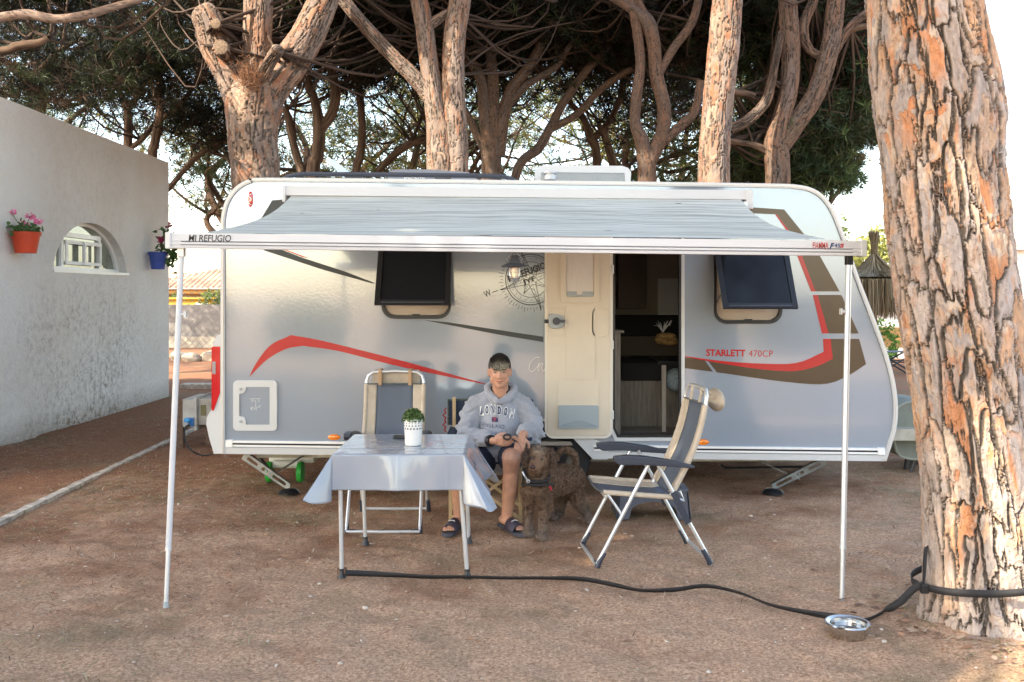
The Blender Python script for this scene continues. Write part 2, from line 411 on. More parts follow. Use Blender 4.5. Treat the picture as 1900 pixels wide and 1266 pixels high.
def dn(x, y): return np.clip(.30+.16*(y-5.5)-.05*(x+.5), .05, 1)*np.clip((fbm(x*1.2, y*1.2, 0*x, 3, 3)-.30)*3.4, .05, 1)
scatter_needles('pine_needle_litter', 90000, (-5.4, 4.6), (3.6, 12.5), (.03, .09), (.0022, .0048), [(.42,.22,.13),(.28,.13,.075),(.56,.38,.24),(.15,.075,.045),(.50,.40,.30)], dn)
scatter_needles('dry_grass', 20000, (-4.5, 3.5), (4.0, 9), (.03, .09), (.0025, .0045), [(.42,.35,.19),(.50,.42,.26),(.26,.26,.11),(.16,.21,.07)],
                lambda x, y: np.clip((fbm(x*.9+3, y*.9, 0*x, 3, 13)-.52)*6, .0, 1), .008)
# pebbles, bark flakes
def pebbles():
    N = 6000; x = rng.uniform(-4.6, 4.2, N); y = 3.7+rng.beta(1.1, 2.2, N)*7; s = rng.gamma(.9, .0019, N)+.0016
    t = (1+5**.5)/2; ico = np.array([(-1,t,0),(1,t,0),(-1,-t,0),(1,-t,0),(0,-1,t),(0,1,t),(0,-1,-t),(0,1,-t),(t,0,-1),(t,0,1),(-t,0,-1),(-t,0,1)])/1.9
    fc = np.array([(0,11,5),(0,5,1),(0,1,7),(0,7,10),(0,10,11),(1,5,9),(5,11,4),(11,10,2),(10,7,6),(7,1,8),(3,9,4),(3,4,2),(3,2,6),(3,6,8),(3,8,9),(4,9,5),(2,4,11),(6,2,10),(8,6,7),(9,8,1)])
    V = ico[None]*s[:, None, None]*rng.uniform(.6, 1.35, (N, 12, 1))*np.stack([rng.uniform(.8,1.5,N), rng.uniform(.8,1.3,N), rng.uniform(.35,.7,N)], -1)[:, None]
    V = V+np.stack([x, y, ground_h(x, y)+s*.25], -1)[:, None]
    Fc = (fc[None]+np.arange(N)[:, None, None]*12).reshape(-1, 3)
    c = np.array([(.48,.38,.30),(.42,.31,.23),(.30,.20,.14),(.55,.47,.39),(.38,.24,.16)])[rng.integers(0, 5, N)]
    struct(np_mesh('pebbles', V.reshape(-1, 3), Fc, M['litter'], cols=np.repeat(c, 12, 0), smooth=False), 'stuff')
pebbles()

# ------------------------------------------------------------ kerb strip across the soil on the left
M['concrete'] = mat('concrete', (.50,.44,.37), .95, var=.35, scale=14, bump=.5, bscale=90)
kb = MB(); kp = [(-3.45, 2.0), (-3.52, 4.6), (-3.58, 6.75), (-3.63, 8.25), (-3.71, 10.5), (-3.76, 12.2), (-3.80, 15.9)]
kq = smooth_path([(a, b, 0, 0) for a, b in kp], 110)
for s0 in range(109):
    a, b = kq[s0], kq[s0+1]; w = .036+.004*math.sin(s0*1.7); w2 = .036+.004*math.sin((s0+1)*1.7)
    z = .020+.002*math.sin(s0*2.3)
    kb.add([(a[0]-w, a[1], -.03), (a[0]+w, a[1], -.03), (b[0]+w2, b[1], -.03), (b[0]-w2, b[1], -.03),
            (a[0]-w*.9, a[1], z), (a[0]+w*.9, a[1], z), (b[0]+w2*.9, b[1], .020+.002*math.sin((s0+1)*2.3)), (b[0]-w2*.9, b[1], .020+.002*math.sin((s0+1)*2.3))],
           [(4,5,6,7),(0,1,5,4),(1,2,6,5),(2,3,7,6),(3,0,4,7)])
struct(kb.build('kerb', M['concrete']))
k2 = MB(); k2.box(-5.6, -3.2, 16.3, 16.6, -.05, .07, .01); struct(k2.build('garden_kerb', M['concrete']))

# ------------------------------------------------------------ white rendered building on the left
def stucco():
    m = bpy.data.materials.new('stucco'); m.use_nodes = True; n = m.node_tree.nodes; l = m.node_tree.links; b = n['Principled BSDF']
    b.inputs['Roughness'].default_value = .95; b.inputs['Specular IOR Level'].default_value = .1
    tc = n.new('ShaderNodeTexCoord')
    def noise(sc, det, rough, vec=None):
        t = n.new('ShaderNodeTexNoise'); t.inputs['Scale'].default_value = sc; t.inputs['Detail'].default_value = det; t.inputs['Roughness'].default_value = rough
        l.new(vec or tc.outputs['Object'], t.inputs['Vector']); return t.outputs[0]
    sp = n.new('ShaderNodeSeparateXYZ'); l.new(tc.outputs['Object'], sp.inputs[0])
    dirt = n.new('ShaderNodeMapRange'); l.new(noise(11, 9, .9), dirt.inputs[0]); dirt.inputs[1].default_value = .47; dirt.inputs[2].default_value = .60
    # rain-washed dirt under the window and along the foot
    low = n.new('ShaderNodeMapRange'); l.new(sp.outputs[2], low.inputs[0]); low.inputs[1].default_value = 1.9; low.inputs[2].default_value = 1.2; low.inputs[3].default_value = .18; low.inputs[4].default_value = .85
    foot = n.new('ShaderNodeMapRange'); l.new(sp.outputs[2], foot.inputs[0]); foot.inputs[1].default_value = .28; foot.inputs[2].default_value = .0; foot.inputs[3].default_value = 0; foot.inputs[4].default_value = 1.0
    yy = n.new('ShaderNodeMath'); yy.operation = 'SUBTRACT'; l.new(sp.outputs[1], yy.inputs[0]); yy.inputs[1].default_value = .35
    ya = n.new('ShaderNodeMath'); ya.operation = 'ABSOLUTE'; l.new(yy.outputs[0], ya.inputs[0])
    yr = n.new('ShaderNodeMapRange'); l.new(ya.outputs[0], yr.inputs[0]); yr.inputs[1].default_value = 2.0; yr.inputs[2].default_value = .5; yr.inputs[3].default_value = .2; yr.inputs[4].default_value = 1
    pat = n.new('ShaderNodeMapRange'); l.new(noise(1.4, 4, .6), pat.inputs[0]); pat.inputs[1].default_value = .35; pat.inputs[2].default_value = .65; pat.inputs[3].default_value = .35; pat.inputs[4].default_value = 1.2
    def mul(a, c, op='MULTIPLY'):
        q = n.new('ShaderNodeMath'); q.operation = op; l.new(a, q.inputs[0]); l.new(c, q.inputs[1]); return q.outputs[0]
    f = mul(mul(mul(dirt.outputs[0], low.outputs[0]), yr.outputs[0]), pat.outputs[0])
    f = mul(f, mul(foot.outputs[0], noise(20, 6, .8)), 'ADD')
    mx = n.new('ShaderNodeMix'); mx.data_type = 'RGBA'; l.new(f, mx.inputs[0]); mx.inputs[7].default_value = (.24,.18,.13,1)
    r = n.new('ShaderNodeValToRGB'); r.color_ramp.elements[0].color = (.84,.80,.74,1); r.color_ramp.elements[1].color = (.90,.88,.84,1)
    r.color_ramp.elements[0].position = .3; r.color_ramp.elements[1].position = .6; l.new(noise(1.1, 6, .6), r.inputs[0])
    l.new(r.outputs[0], mx.inputs[6]); l.new(mx.outputs[2], b.inputs['Base Color'])
    bp = n.new('ShaderNodeBump'); bp.inputs['Strength'].default_value = 1; bp.inputs['Distance'].default_value = .04
    l.new(noise(17, 7, .75), bp.inputs['Height']); l.new(bp.outputs[0], b.inputs['Normal']); return m
M['stucco'] = stucco(); M['white'] = mat('white_paint', (.78,.77,.74), .4); M['alu_white'] = mat('white_aluminium', (.80,.79,.77), .3, spec=.5, var=.03, scale=8)
M['dark_glass'] = mat('window_glass', (.22,.24,.19), .04, spec=1.0, var=.5, scale=2)  # mottled grey-green: reflected sky and foliage put into the pane colour
XW = -5.36
b = thing('toilet_block', 'white rough-rendered building with an arched window, on the left', 'building', (XW, 12, 0))
# arch-shaped opening in the wall: foot z 1.9, from y 11.35 to 14.? read off the photograph
def wz(py, Y): return EYE-(py-HY)/F*Y
def wy(px): return XW*F/(px-HX)
y0, y1, zs = wy(100), wy(236), 1.88
yc, hw, zt = (y0+y1)/2-.02, (y1-y0)/2, 2.50
arch = [(y0, zs), (y1, zs)]+[(yc+hw*math.cos(a)*(1-.12*math.sin(a)), zs+(zt-zs)*math.sin(a)**.9) for a in np.linspace(.08, PI-.08, 22)]
out = [(XW, 7.9, 0-.1), (XW, 15.1, -.1), (XW, 15.1, 3.645), (XW, 7.9, 3.67)]
w = MB(); w.prism(out, [[(XW, a, c) for a, c in arch]], (-.25, 0, 0)); 
w.box(-10.5, XW-.252, 14.85, 15.1, -.1, 3.64); w.box(-10.5, XW-.252, 7.9, 8.15, -.1, 3.66); w.box(-10.5, -10.25, 8.152, 14.848, -.1, 3.6)
w.build('wall', M['stucco'], b)
r_ = MB(); r_.box(-10.24, XW-.26, 8.16, 14.84, 3.4, 3.5); r_.build('roof', M['concrete'], b)
# window: frames and panes set back in the opening
wf = MB(); xi = XW-.16; fr = .045
ins = [(yc+(a-yc)*.93, zs+.05+(c-zs-.05)*.93 if c > zs+.01 else zs+.05) for a, c in arch]
wf.prism([(xi, a, c) for a, c in arch], [[(xi, a, c) for a, c in ins]], (.05, 0, 0))
m1, m2 = wy(133), wy(201)
for ym in (m1, m2): wf.box(xi+.001, xi+.049, ym-.03, ym+.03, zs+.05, 2.36)
wf.box(xi+.001, xi+.049, m1+.03, m2-.03, 2.30, 2.355)
fo = wf.build('window_frame', M['alu_white'], b)
pn = MB(); pn.prism([(xi+.01, a, c) for a, c in ins], [], (.006, 0, 0)); pn.build('pane', M['dark_glass'], fo)
sh = MB()
for ya, yb, xo in ((m1+.05, (m1+m2)/2+.05, .052), ((m1+m2)/2-.03, m2-.05, .075)):
    o_ = [(xi+xo, ya, zs+.08), (xi+xo, yb, zs+.08), (xi+xo, yb, 2.26), (xi+xo, ya, 2.26)]
    h_ = [(xi+xo, ya+.05, zs+.12), (xi+xo, yb-.05, zs+.12), (xi+xo, yb-.05, 2.215), (xi+xo, ya+.05, 2.215)]
    sh.prism(o_, [h_], (.02, 0, 0))
sh.build('sliding_sash', M['white'], b)
sl_ = MB(); sl_.box(xi+.06, XW+.012, y0-.02, y1+.04, zs-.03, zs+.006); sl_.build('sill', M['alu_white'], b)

# flower pots hung on the wall
M['leaf'] = mat('geranium_leaf', (.07,.13,.035), .6, var=.5, scale=30); M['pink'] = mat('pink_petals', (.80,.22,.38), .6, var=.25, scale=60)
M['darkpink'] = mat('wine_petals', (.30,.03,.08), .6)
M['terracotta'] = mat('red_clay', (.55,.055,.018), .45, var=.12, scale=6); M['blue_pot'] = mat('blue_glaze', (.04,.08,.33), .35, var=.15, scale=6)
def leaves(mb, c, sp, n, s, seed):
    r = random.Random(seed)
    for _ in range(n):
        p = Vector(c)+Vector((r.gauss(0, sp[0]), r.gauss(0, sp[1]), r.gauss(0, sp[2])))
        nrm = Vector((r.uniform(-.6, .9), r.uniform(-1, .3), r.uniform(0, 1.2))).normalized(); a = nrm.orthogonal().normalized(); bb = nrm.cross(a)
        s1 = s*r.uniform(.6, 1.2); k = 8
        ring = [p+(a*math.cos(2*PI*i/k)+bb*math.sin(2*PI*i/k))*s1*(1+.2*math.sin(i*2.5))+nrm*s1*.15*math.sin(i*3) for i in range(k)]
        mb.add([p-nrm*s1*.12]+ring, [(0, 1+i, 1+(i+1) % k) for i in range(k)])
def pot(label, cat, x, px, pyb, pyt, rt, rb, mt, seed, group):
    Y = x*F/(px-HX); zb, zt = wz(pyb, Y), wz(pyt, Y); o = thing('flower_pot', label, cat, (x, Y, zb), group=group)
    m = MB(); H = zt-zb
    m.lathe([(0, 0), (rb, 0), (rt*.93, H*.82), (rt*1.0, H*.82), (rt*1.04, H), (rt*.95, H), (rt*.9, H*.85), (0, H*.84)], (x, Y, zb), 28); m.build('pot', mt, o, True)
    return o, Y, zt
o, Y, zt = pot('orange clay pot of pink geraniums hung on the white wall', 'flower pot', XW+.15, 48, 470, 431, .15, .105, M['terracotta'], 1, 'flower pots on the white wall')
m = MB(); leaves(m, (XW+.15, Y, zt+.04), (.07, .09, .03), 70, .035, 2); m.build('leaves', M['leaf'], o)
st = MB()
for i, (px, py) in enumerate(((20, 393), (56, 401), (72, 411), (45, 416))):
    q = P(px, py, Y); q.x = XW+.16+.02*i; q = P(px, py, Y); st.tube([(XW+.15, Y, zt), ((XW+.15+q.x)/2, Y-.02, (zt+q.z)/2), q], .004, 5)
    rr = random.Random(i); fl = MB()
    for _ in range(26):
        d = Vector((rr.gauss(0, 1), rr.gauss(0, 1), rr.gauss(0, 1))).normalized(); leaves(fl, q+Vector((d.x*.045, d.y*.045, d.z*.028)), (0,0,0), 1, .019, i*50+_)
    fl.build('flower_head', M['pink'], o)
st.build('stem', M['leaf'], o)
o, Y, zt = pot('small blue pot with a trailing geranium near the corner of the white wall', 'flower pot', XW+.15, 293, 500, 468, .135, .095, M['blue_pot'], 4, 'flower pots on the white wall')
m = MB(); leaves(m, (XW+.26, Y, zt+.10), (.09, .05, .09), 60, .042, 12); leaves(m, (XW+.36, Y, zt-.06), (.05, .04, .09), 40, .04, 13)
leaves(m, (XW+.24, Y, zt+.26), (.03, .03, .05), 14, .04, 14); m.build('leaves', M['leaf'], o)
m = MB(); leaves(m, (XW+.24, Y-.08, zt+.17), (.03, .02, .03), 14, .03, 15); m.build('flower_head', M['darkpink'], o); m = MB(); q = P(313, 418, Y); leaves(m, q, (.02, .02, .02), 12, .022, 16); m.build('flower_head', M['darkpink'], o)
m = MB(); m.tube([(XW+.24, Y, zt+.1), (XW+.28, Y, zt+.3), q], .004, 5); m.build('stem', M['leaf'], o)

# ------------------------------------------------------------ block wall, chain-link, house seen through the gap and at the right
M['block'] = mat('block_wall', (.20,.19,.18), .95, var=.2, scale=3, bump=.2, bscale=30)
M['wire'] = mat('galvanised_wire', (.10,.10,.10), .6)
o = thing('boundary_wall', 'low grey block wall behind the chain-link fence, left gap', 'wall', (-9, 29, 0))
m = MB(); m.box(-24, 7, 28.8, 29.0, -.1, 1.27); m.build('blockwork', M['block'], o)
m = MB(); m.box(-24, 7, 28.74, 28.798, -.1, .32); m.build('plinth', mat('plinth', (.42,.38,.31), .95, var=.2, scale=2), o)
o = thing('chain_link_fence', 'diamond wire mesh fence in front of the grey block wall', 'fence', (-9, 27, 0))
m = MB(); s = .20; x0, x1, Yf, zt = -15.5, 2.0, 27.5, 2.0
for k in range(int((x1-x0+zt)/s)+1):
    a = x0-zt+k*s
    for sg in (1, -1):
        xa, xb = (a, a+zt) if sg > 0 else (a+zt, a); m.bar((xa, Yf, 0), (xb, Yf, zt), .008, .008, up=(0,1,0))
m.build('mesh', M['wire'], o)
for x in (-15.4, -12.4, -6.2, -3.2, -.2): m = MB(); m.tube([(x, Yf+.04, -.1), (x, Yf+.04, 2.15)], .03, 8); m.build('post', M['wire'], o)
M['yellow'] = mat('yellow_render', (.62,.40,.14), .9, var=.1, scale=2); M['tile'] = mat('roof_tile', (.42,.24,.16), .9, var=.3, scale=1.5)
o = thing('bungalow', 'yellow bungalow with a terracotta tiled roof beyond the block wall', 'house', (-14, 44, 0))
m = MB(); m.box(-24, -6, 42, 54, -.1, 1.73); m.build('wall', M['yellow'], o)
m = MB(); m.box(-24.2, -5.8, 38.6, 41.998, 1.60, 1.73); m.build('porch_beam', M['yellow'], o)
m = MB(); # tiled hip roof, half-round courses
ex0, ex1, ey = -24.6, -5.4, 38.2; nu = 90
for k in range(nu):
    xa, xb = ex0+(ex1-ex0)*k/nu, ex0+(ex1-ex0)*(k+1)/nu
    xm = (xa+xb)/2; top = min(3.4, max(1.9, 1.9+.27*(xm+15.2))); yt = ey+.4+5*(top-1.9)/1.5
    vs = []; 
    for q in range(5):
        a = PI*q/4; vs += [(xa+(xb-xa)*q/4, ey, 1.80+.06*math.sin(a)), (xa+(xb-xa)*q/4, yt, top+.06*math.sin(a))]
    m.add(vs, [(2*q, 2*q+2, 2*q+3, 2*q+1) for q in range(4)])
m.box(ex0, ex1, ey+.2, 50, 1.74, 1.78); m.build('roof', M['tile'], o)
m = MB(); m.box(-16, -12.6, 41.93, 41.998, .6, 1.5); m.build('window', M['white'], o)
o = thing('shed', 'orange-yellow garden store just over the block wall', 'shed', (-15, 33, 0)); m = MB(); m.box(-11.2, -9.7, 31.5, 33, -.1, 1.42, .02); m.box(-11.3, -9.6, 31.4, 33.1, 1.42, 1.47); m.build('wall', mat('ochre', (.60,.33,.04), .8, var=.1, scale=3), o)
m = MB(); m.box(-10.3, -9.9, 31.46, 31.498, 0, 1.3); m.build('door', M['white'], o)

def bush(name, label, c, r, n, s, col, seed, cat='bush', group=None):
    o = thing(name, label, cat, (c[0], c[1], 0), group=group); g = np.random.default_rng(seed)
    d = g.normal(size=(n, 3)); d /= np.linalg.norm(d, axis=1)[:, None]; rad = g.uniform(.45, 1, n)**.6
    p = d*rad[:, None]; lump = fbm(p[:,0]*2+seed, p[:,1]*2, p[:,2]*2, 3, seed); p = p*(.55+.9*lump)[:, None]*np.array(r)+np.array(c)
    p[:, 2] = np.maximum(p[:, 2], .05)
    a = g.normal(size=(n, 3)); a /= np.linalg.norm(a, axis=1)[:, None]; b2 = g.normal(size=(n, 3)); b2 = np.cross(a, b2); b2 /= np.linalg.norm(b2, axis=1)[:, None]
    S = s*g.uniform(.5, 1.3, n)[:, None]
    V = np.stack([p-a*S, p+b2*S*.45, p+a*S, p-b2*S*.45], 1).reshape(-1, 3)
    cc = np.array(col)*g.uniform(.6, 1.4, (n, 1)); np_mesh('foliage', V, np.arange(4*n).reshape(-1, 4), M['foliage'], o, smooth=False, cols=np.repeat(cc, 4, 0))
    m = MB(); m.tube([(c[0], c[1], -.05), (c[0]+.02, c[1], c[2])], [.05*r[0]+.02, .02], 8); m.build('trunk', M['twig'], o); return o
M['foliage'] = tint_mat('foliage', .6, spec=.3, trans_l=.35); M['twig'] = mat('twig', (.16,.10,.07), .9, var=.3, scale=30)
bush('garden_bush', 'small leafy green bush over the block wall by the caravan corner', (-9.75, 31.5, 1.3), (.42, .4, .45), 600, .07, (.12,.17,.04), 3)
bush('garden_bush', 'green shrub low against the white building corner, in the gap', (-12.9, 37, 1.2), (.3, .3, .45), 300, .08, (.14,.19,.05), 4)
# stones by the garden edge
M['stone'] = mat('stone', (.36,.31,.25), .95, var=.3, scale=8, bump=.6, bscale=12)
for k, (x, y, s) in enumerate(((-7.6, 23, .16), (-7.15, 23.1, .2), (-6.75, 23.0, .13), (-8.0, 23.3, .18), (-6.45, 23.2, .12))):
    m = MB(); bm = bmesh.new(); bmesh.ops.create_icosphere(bm, subdivisions=3, radius=1)
    for v in bm.verts: q = v.co*(1+.35*mnoise.noise(v.co*1.3+Vector((k*7, 0, 0)))); v.co = Vector((q.x*s*1.5, q.y*s, q.z*s*.8))+Vector((x, y, s*.4))
    bm.verts.index_update(); m.add([v.co for v in bm.verts], [[v.index for v in f.verts] for f in bm.faces]); bm.free()
    o = m.build('garden_stone', M['stone'], None, True)
    tag(o, ['long pale stone in the middle of the stone row', 'largest grey stone in the row behind the left gap', 'small stone right of the biggest in the row', 'left-hand stone of the row near the building', 'last small stone at the right of the row'][k], 'stone', 'stones edging the garden')

# ------------------------------------------------------------ right background
o = thing('garden_wall', 'white garden wall behind the thatched parasol, right side', 'wall', (8, 24, 0))
m = MB(); m.box(6.4, 30, 24, 24.2, -.1, 2.15); m.build('blockwork', mat('whitewash', (.75,.74,.70), .9, var=.08, scale=2), o)
o = thing('planter_box', 'long orange wooden planter box beyond the caravan nose', 'planter', (8, 21, 0))
m = MB()
for k in range(3): m.box(7.2, 11.5, 21, 21.5, .42+k*.15, .56+k*.15, .01)
for x in (7.3, 9, 11.3): m.box(x, x+.1, 21.02, 21.48, 0, .42)
m.build('boards', mat('larch', (.50,.27,.10), .7, var=.2, scale=6, stretch=(1,1,12)), o)
bush('planter_plant', 'bright green leafy plant at the planter', (7.75, 20.2, .55), (.35, .3, .5), 500, .06, (.14,.26,.05), 6, 'plant')
o = thing('thatched_parasol', 'thatched straw parasol with a tall topknot, right of the caravan', 'parasol', (5.32, 14.2, 0))
M['straw'] = tint_mat('straw', .9); m = MB(); m.tube([(5.32, 14.2, -.1), (5.32, 14.2, 1.9)], .045, 10); m.build('pole', M['twig'], o)
def straw():
    g = np.random.default_rng(8); V = []; C = []
    def strand(a, b, w, c): 
        d = np.cross(b-a, g.normal(size=3)); d /= np.linalg.norm(d)+1e-9; V.extend([a-d*w, a+d*w, b+d*w*.5, b-d*w*.5]); C.extend([c]*4)
    cx, cy = 5.32, 14.2
    base = np.array([.30,.235,.15])
    for _ in range(5200):   # roof
        an = g.uniform(0, 2*PI); r0 = g.uniform(0, .62)**.8; r1 = min(r0+g.uniform(.15,.3), .80); f = lambda r: 1.93+.30*np.exp(-r/.12)-.12*r
        strand(np.array([cx+r0*np.cos(an), cy+r0*np.sin(an), f(r0)+g.uniform(0,.02)]), np.array([cx+r1*np.cos(an), cy+r1*np.sin(an), f(r1)]), .008, base*g.uniform(.6,1.3))
    for _ in range(5200):   # fringe
        an = g.uniform(0, 2*PI); r0 = g.uniform(.35, .82); L = g.uniform(.2, .55)
        strand(np.array([cx+r0*np.cos(an), cy+r0*np.sin(an), 1.88-.1*r0]), np.array([cx+(r0+g.normal(0,.03))*np.cos(an), cy+(r0+g.normal(0,.03))*np.sin(an), 1.82-.1*r0-L]), .007, base*g.uniform(.5,1.25))
    for _ in range(1500):   # topknot
        an = g.uniform(0, 2*PI); z0 = g.uniform(2.0, 2.3); z1 = z0+g.uniform(.12,.26); f = lambda z: .035+.05*np.clip((z-2.25)/.25, 0, 1)+.12*np.clip((2.1-z)/.15, 0, 1)**2
        k = g.uniform(.3, 1)
        strand(np.array([cx+k*f(z0)*np.cos(an), cy+k*f(z0)*np.sin(an), z0]), np.array([cx+k*f(z1)*np.cos(an)+g.normal(0,.006), cy+k*f(z1)*np.sin(an), z1]), .005, base*g.uniform(.5,1.2))
    n = len(V)//4; np_mesh('thatch', np.array(V), np.arange(4*n).reshape(-1, 4), M['straw'], o, smooth=False, cols=np.array(C))
straw()
M['black_metal'] = mat('black_metal', (.03,.03,.035), .4)
o = thing('deck_chair', 'dark folding garden chair in front of the wooden planter', 'chair', (7.55, 19.2, 0))
m = MB(); 
for y in (19, 19.5):
    m.tube([(7.15, y, 0), (7.95, y, .45)], .018, 6); m.tube([(7.95, y, 0), (7.2, y, .45), (6.95, y, .95)], .018, 6); m.tube([(7.2, y, .25), (8, y, .25)], .015, 6)
m.build('frame', M['black_metal'], o)
m = MB(); m.prism([(6.94, 19.03, .95), (7.22, 19.03, .45), (7.22, 19.47, .45), (6.94, 19.47, .95)], [], (.015, 0, 0)); m.build('backrest', mat('grey_sling', (.13,.14,.15), .8), o)
m = MB(); m.box(7.2, 7.95, 19.03, 19.47, .44, .455); m.build('seat', mat('grey_sling2', (.15,.16,.17), .8), o)
bush('shade_tree', 'round sunlit yellow-green tree behind the thatched parasol', (12.2, 32, 2.1), (1.6, 1.2, 1.7), 5200, .11, (.27,.28,.09), 7, 'tree')
bush('conifer', 'slim young conifer peeking over the awning end', (10.3, 30, 1.9), (.28, .28, 1.9), 900, .09, (.13,.19,.05), 8, 'tree')
bush('hedge_plant', 'green leafy shrub at the far right edge of the photo', (10.9, 20.2, .75), (.6, .5, .8), 1600, .07, (.07,.14,.04), 9)
bush('far_tree', 'low distant green tree over the grey roof at far right', (23, 41, 4.6), (1.6, 1.2, .8), 1500, .14, (.12,.16,.05), 10, 'tree')
o = thing('far_house', 'pale house with a grey pitched roof at the far right edge', 'house', (22, 38, 0))
m = MB(); m.box(19.5, 28, 38, 46, -.1, 3.3); m.build('wall', M['white'], o)
m = MB(); m.prism([(18.9, 37.6, 3.3), (28, 37.6, 3.3), (28, 37.6, 5.0), (18.4+1.2, 37.6, 5.0)], [], (0, 8.8, .02)); m.build('roof', mat('grey_tile', (.34,.32,.30), .9, var=.2, scale=2), o)
o = thing('power_line', 'pair of thin black overhead wires crossing the sky', 'cable', (0, 34, 0))
for z in (7.6, 7.4): m = MB(); m.tube([(-30+60*k/12, 34, z-.25*math.sin(PI*k/12)) for k in range(13)], .012, 5); m.build('wire', M['black_metal'], o)
o = thing('utility_pole', 'thin wooden pole standing above the tiled roof in the gap', 'pole', (-21, 61, 0))
m = MB(); m.tube([(-21, 61, 0), (-21, 61, 3.0)], .09, 8); m.bar((-21.5, 61, 2.85), (-20.5, 61, 2.85), .08, .08); m.build('post', M['twig'], o)

for k, (x, y, rx, h) in enumerate(((-9.5,-12,1.6,1.5),(-5.6,-11,1.2,1.2),(-2.6,-13,1.0,1.6),(.9,-11.5,1.3,1.3),(4.2,-12.5,1.1,1.5),(7.6,-11,1.4,1.2),(11.5,-13,1.8,1.6))):  # unseen shrubs with gaps, added to break up the reflections on the caravan
    bush('reflection_shrub', ['widest added shrub, unseen behind the viewer at far left','low added shrub, unseen behind the viewer, second from left','tall narrow added shrub, unseen behind the viewer, third from left','broad low added shrub, unseen right behind the viewer','tall added shrub, unseen behind the viewer, third from right','low added shrub, unseen behind the viewer, second from right','widest added shrub, unseen behind the viewer at far right'][k], (x, y, h*.55), (rx, .8, h*.7), 1300, .16, (.07,.10,.04), 60+k, 'shrub', 'shrubs added behind the viewer for reflections')
# ------------------------------------------------------------ caravan
YC, YB = 7.6, 9.75
M['paint'] = mat('pearl_paint', (.31,.365,.43), .11, metal=.25, spec=.7, coat=1., bump=.022, bscale=46)
M['trim'] = mat('edge_trim', (.62,.58,.53), .35, metal=.3); M['grp'] = mat('white_plastic', (.56,.57,.57), .3, spec=.5)
M['cream'] = mat('cream_plastic', (.62,.54,.43), .4, spec=.4, var=.03, scale=3); M['cream_white'] = mat('cream_edge', (.68,.64,.57), .35)
M['red'] = mat('red_film', (.44,.018,.02), .25, coat=.3); M['brown'] = mat('bronze_film', (.085,.058,.035), .28, metal=.3, coat=.2, bump=.05, bscale=16)
M['dark_film'] = mat('graphite_film', (.02,.026,.028), .35); M['black_pl'] = mat('black_plastic', (.015,.015,.017), .35)
M['smoke'] = mat('smoked_acrylic', (.010,.011,.014), .08, spec=.35); M['rubber'] = mat('rubber', (.02,.02,.022), .75, bump=.2, bscale=80)
M['alu'] = mat('aluminium', (.56,.57,.57), .32, metal=.85); M['alu_matt'] = mat('anodised_tube', (.62,.64,.66), .38, metal=.6)
M['galv'] = mat('galvanised_steel', (.17,.175,.17), .45, metal=.8, var=.25, scale=18); M['grey_pl'] = mat('grey_plastic', (.33,.36,.37), .4)
M['dark_grey'] = mat('dark_grey_plastic', (.06,.065,.08), .45); M['amber'] = mat('amber_lens', (.85,.22,.01), .15, coat=1.)
M['red_lens'] = mat('red_lens', (.55,.005,.01), .12, coat=1.); M['wood'] = mat('oak_laminate', (.20,.165,.13), .5, var=.25, scale=9, stretch=(6,6,.6))
M['blind'] = mat('pleated_blind', (.58,.48,.38), .8, bump=.6, bscale=40, stretch=(.1,.1,14)); M['cushion'] = mat('black_cushion', (.02,.018,.018), .9); M['tan_cushion'] = mat('tan_cushion', (.13,.10,.075), .9)
M['inner'] = mat('inner_wall', (.35,.31,.27), .7); M['cabinet'] = mat('light_cabinet', (.42,.38,.33), .5)

cv = thing('caravan', 'silver-grey touring caravan with red and bronze swooshes, its cream door folded open', 'caravan', (0, 8.6, 0))
prof = [(413,841),(413,412),(415,396),(420,378),(430,360),(445,345),(464,336),(490,333),(700,334.5),(1000,338),(1250,341),(1440,344),(1478,346),(1502,351),(1522,362),(1538,380),(1551,405),(1568,450),
        (1592,520),(1618,588),(1640,648),(1653,692),(1660,730),(1662,765),(1659,795),(1652,820),(1641,854)]
arch_px = [(1102,848.5),(1094,826),(1080,806),(1058,790),(1030,782),(1000,782),(975,788),(952,804),(940,822),(933,846.5)]
out = [P(x, y, YC) for x, y in prof+arch_px]
door_ap = [P(x, y, YC) for x, y in [(1137,425),(1264,425),(1264,795),(1256,812),(1145,812),(1137,795)]]
def win_ap(x0, x1, y0, y1, r=22):
    return [P(x, y, YC) for x, y in [(a, -b) for a, b in rrect(x0, x1, -y1, -y0, r)]]
w1 = win_ap(712, 832, 450, 588); w2 = win_ap(1329, 1447, 452, 597)
m = MB(); m.prism(out, [door_ap, w1, w2], (0, .035, 0)); side = m.build('side_wall', M['paint'], cv)
# shell: roof, nose, tail swept over the width, and the far wall
m = MB(); n = len(prof)
for k in range(n-1):
    a, b_ = P(*prof[k], YC), P(*prof[k+1], YC); d = Vector((0, YB-YC, 0)); e = Vector((0, .036, 0))
    m.add([a+e, b_+e, b_+d, a+d], [(0,1,2,3)])
m.prism([P(x, y, YC)+Vector((0, YB-YC+.002, 0)) for x, y in prof], [], (0, .03, 0))
m.build('shell', M['grp'], cv, True)
m = MB(); fl = [P(417,838,YC), P(1638,850,YC)]
m.add([(-2.2, YC+.04, .385), (.0, YC+.04, .385), (.0, YC+.5, .385), (-2.2, YC+.5, .385)], [(0,1,2,3)])
m.box(-2.2, 2.85, YC+.04, YB, .40, .43); m.build('floor', M['inner'], cv)
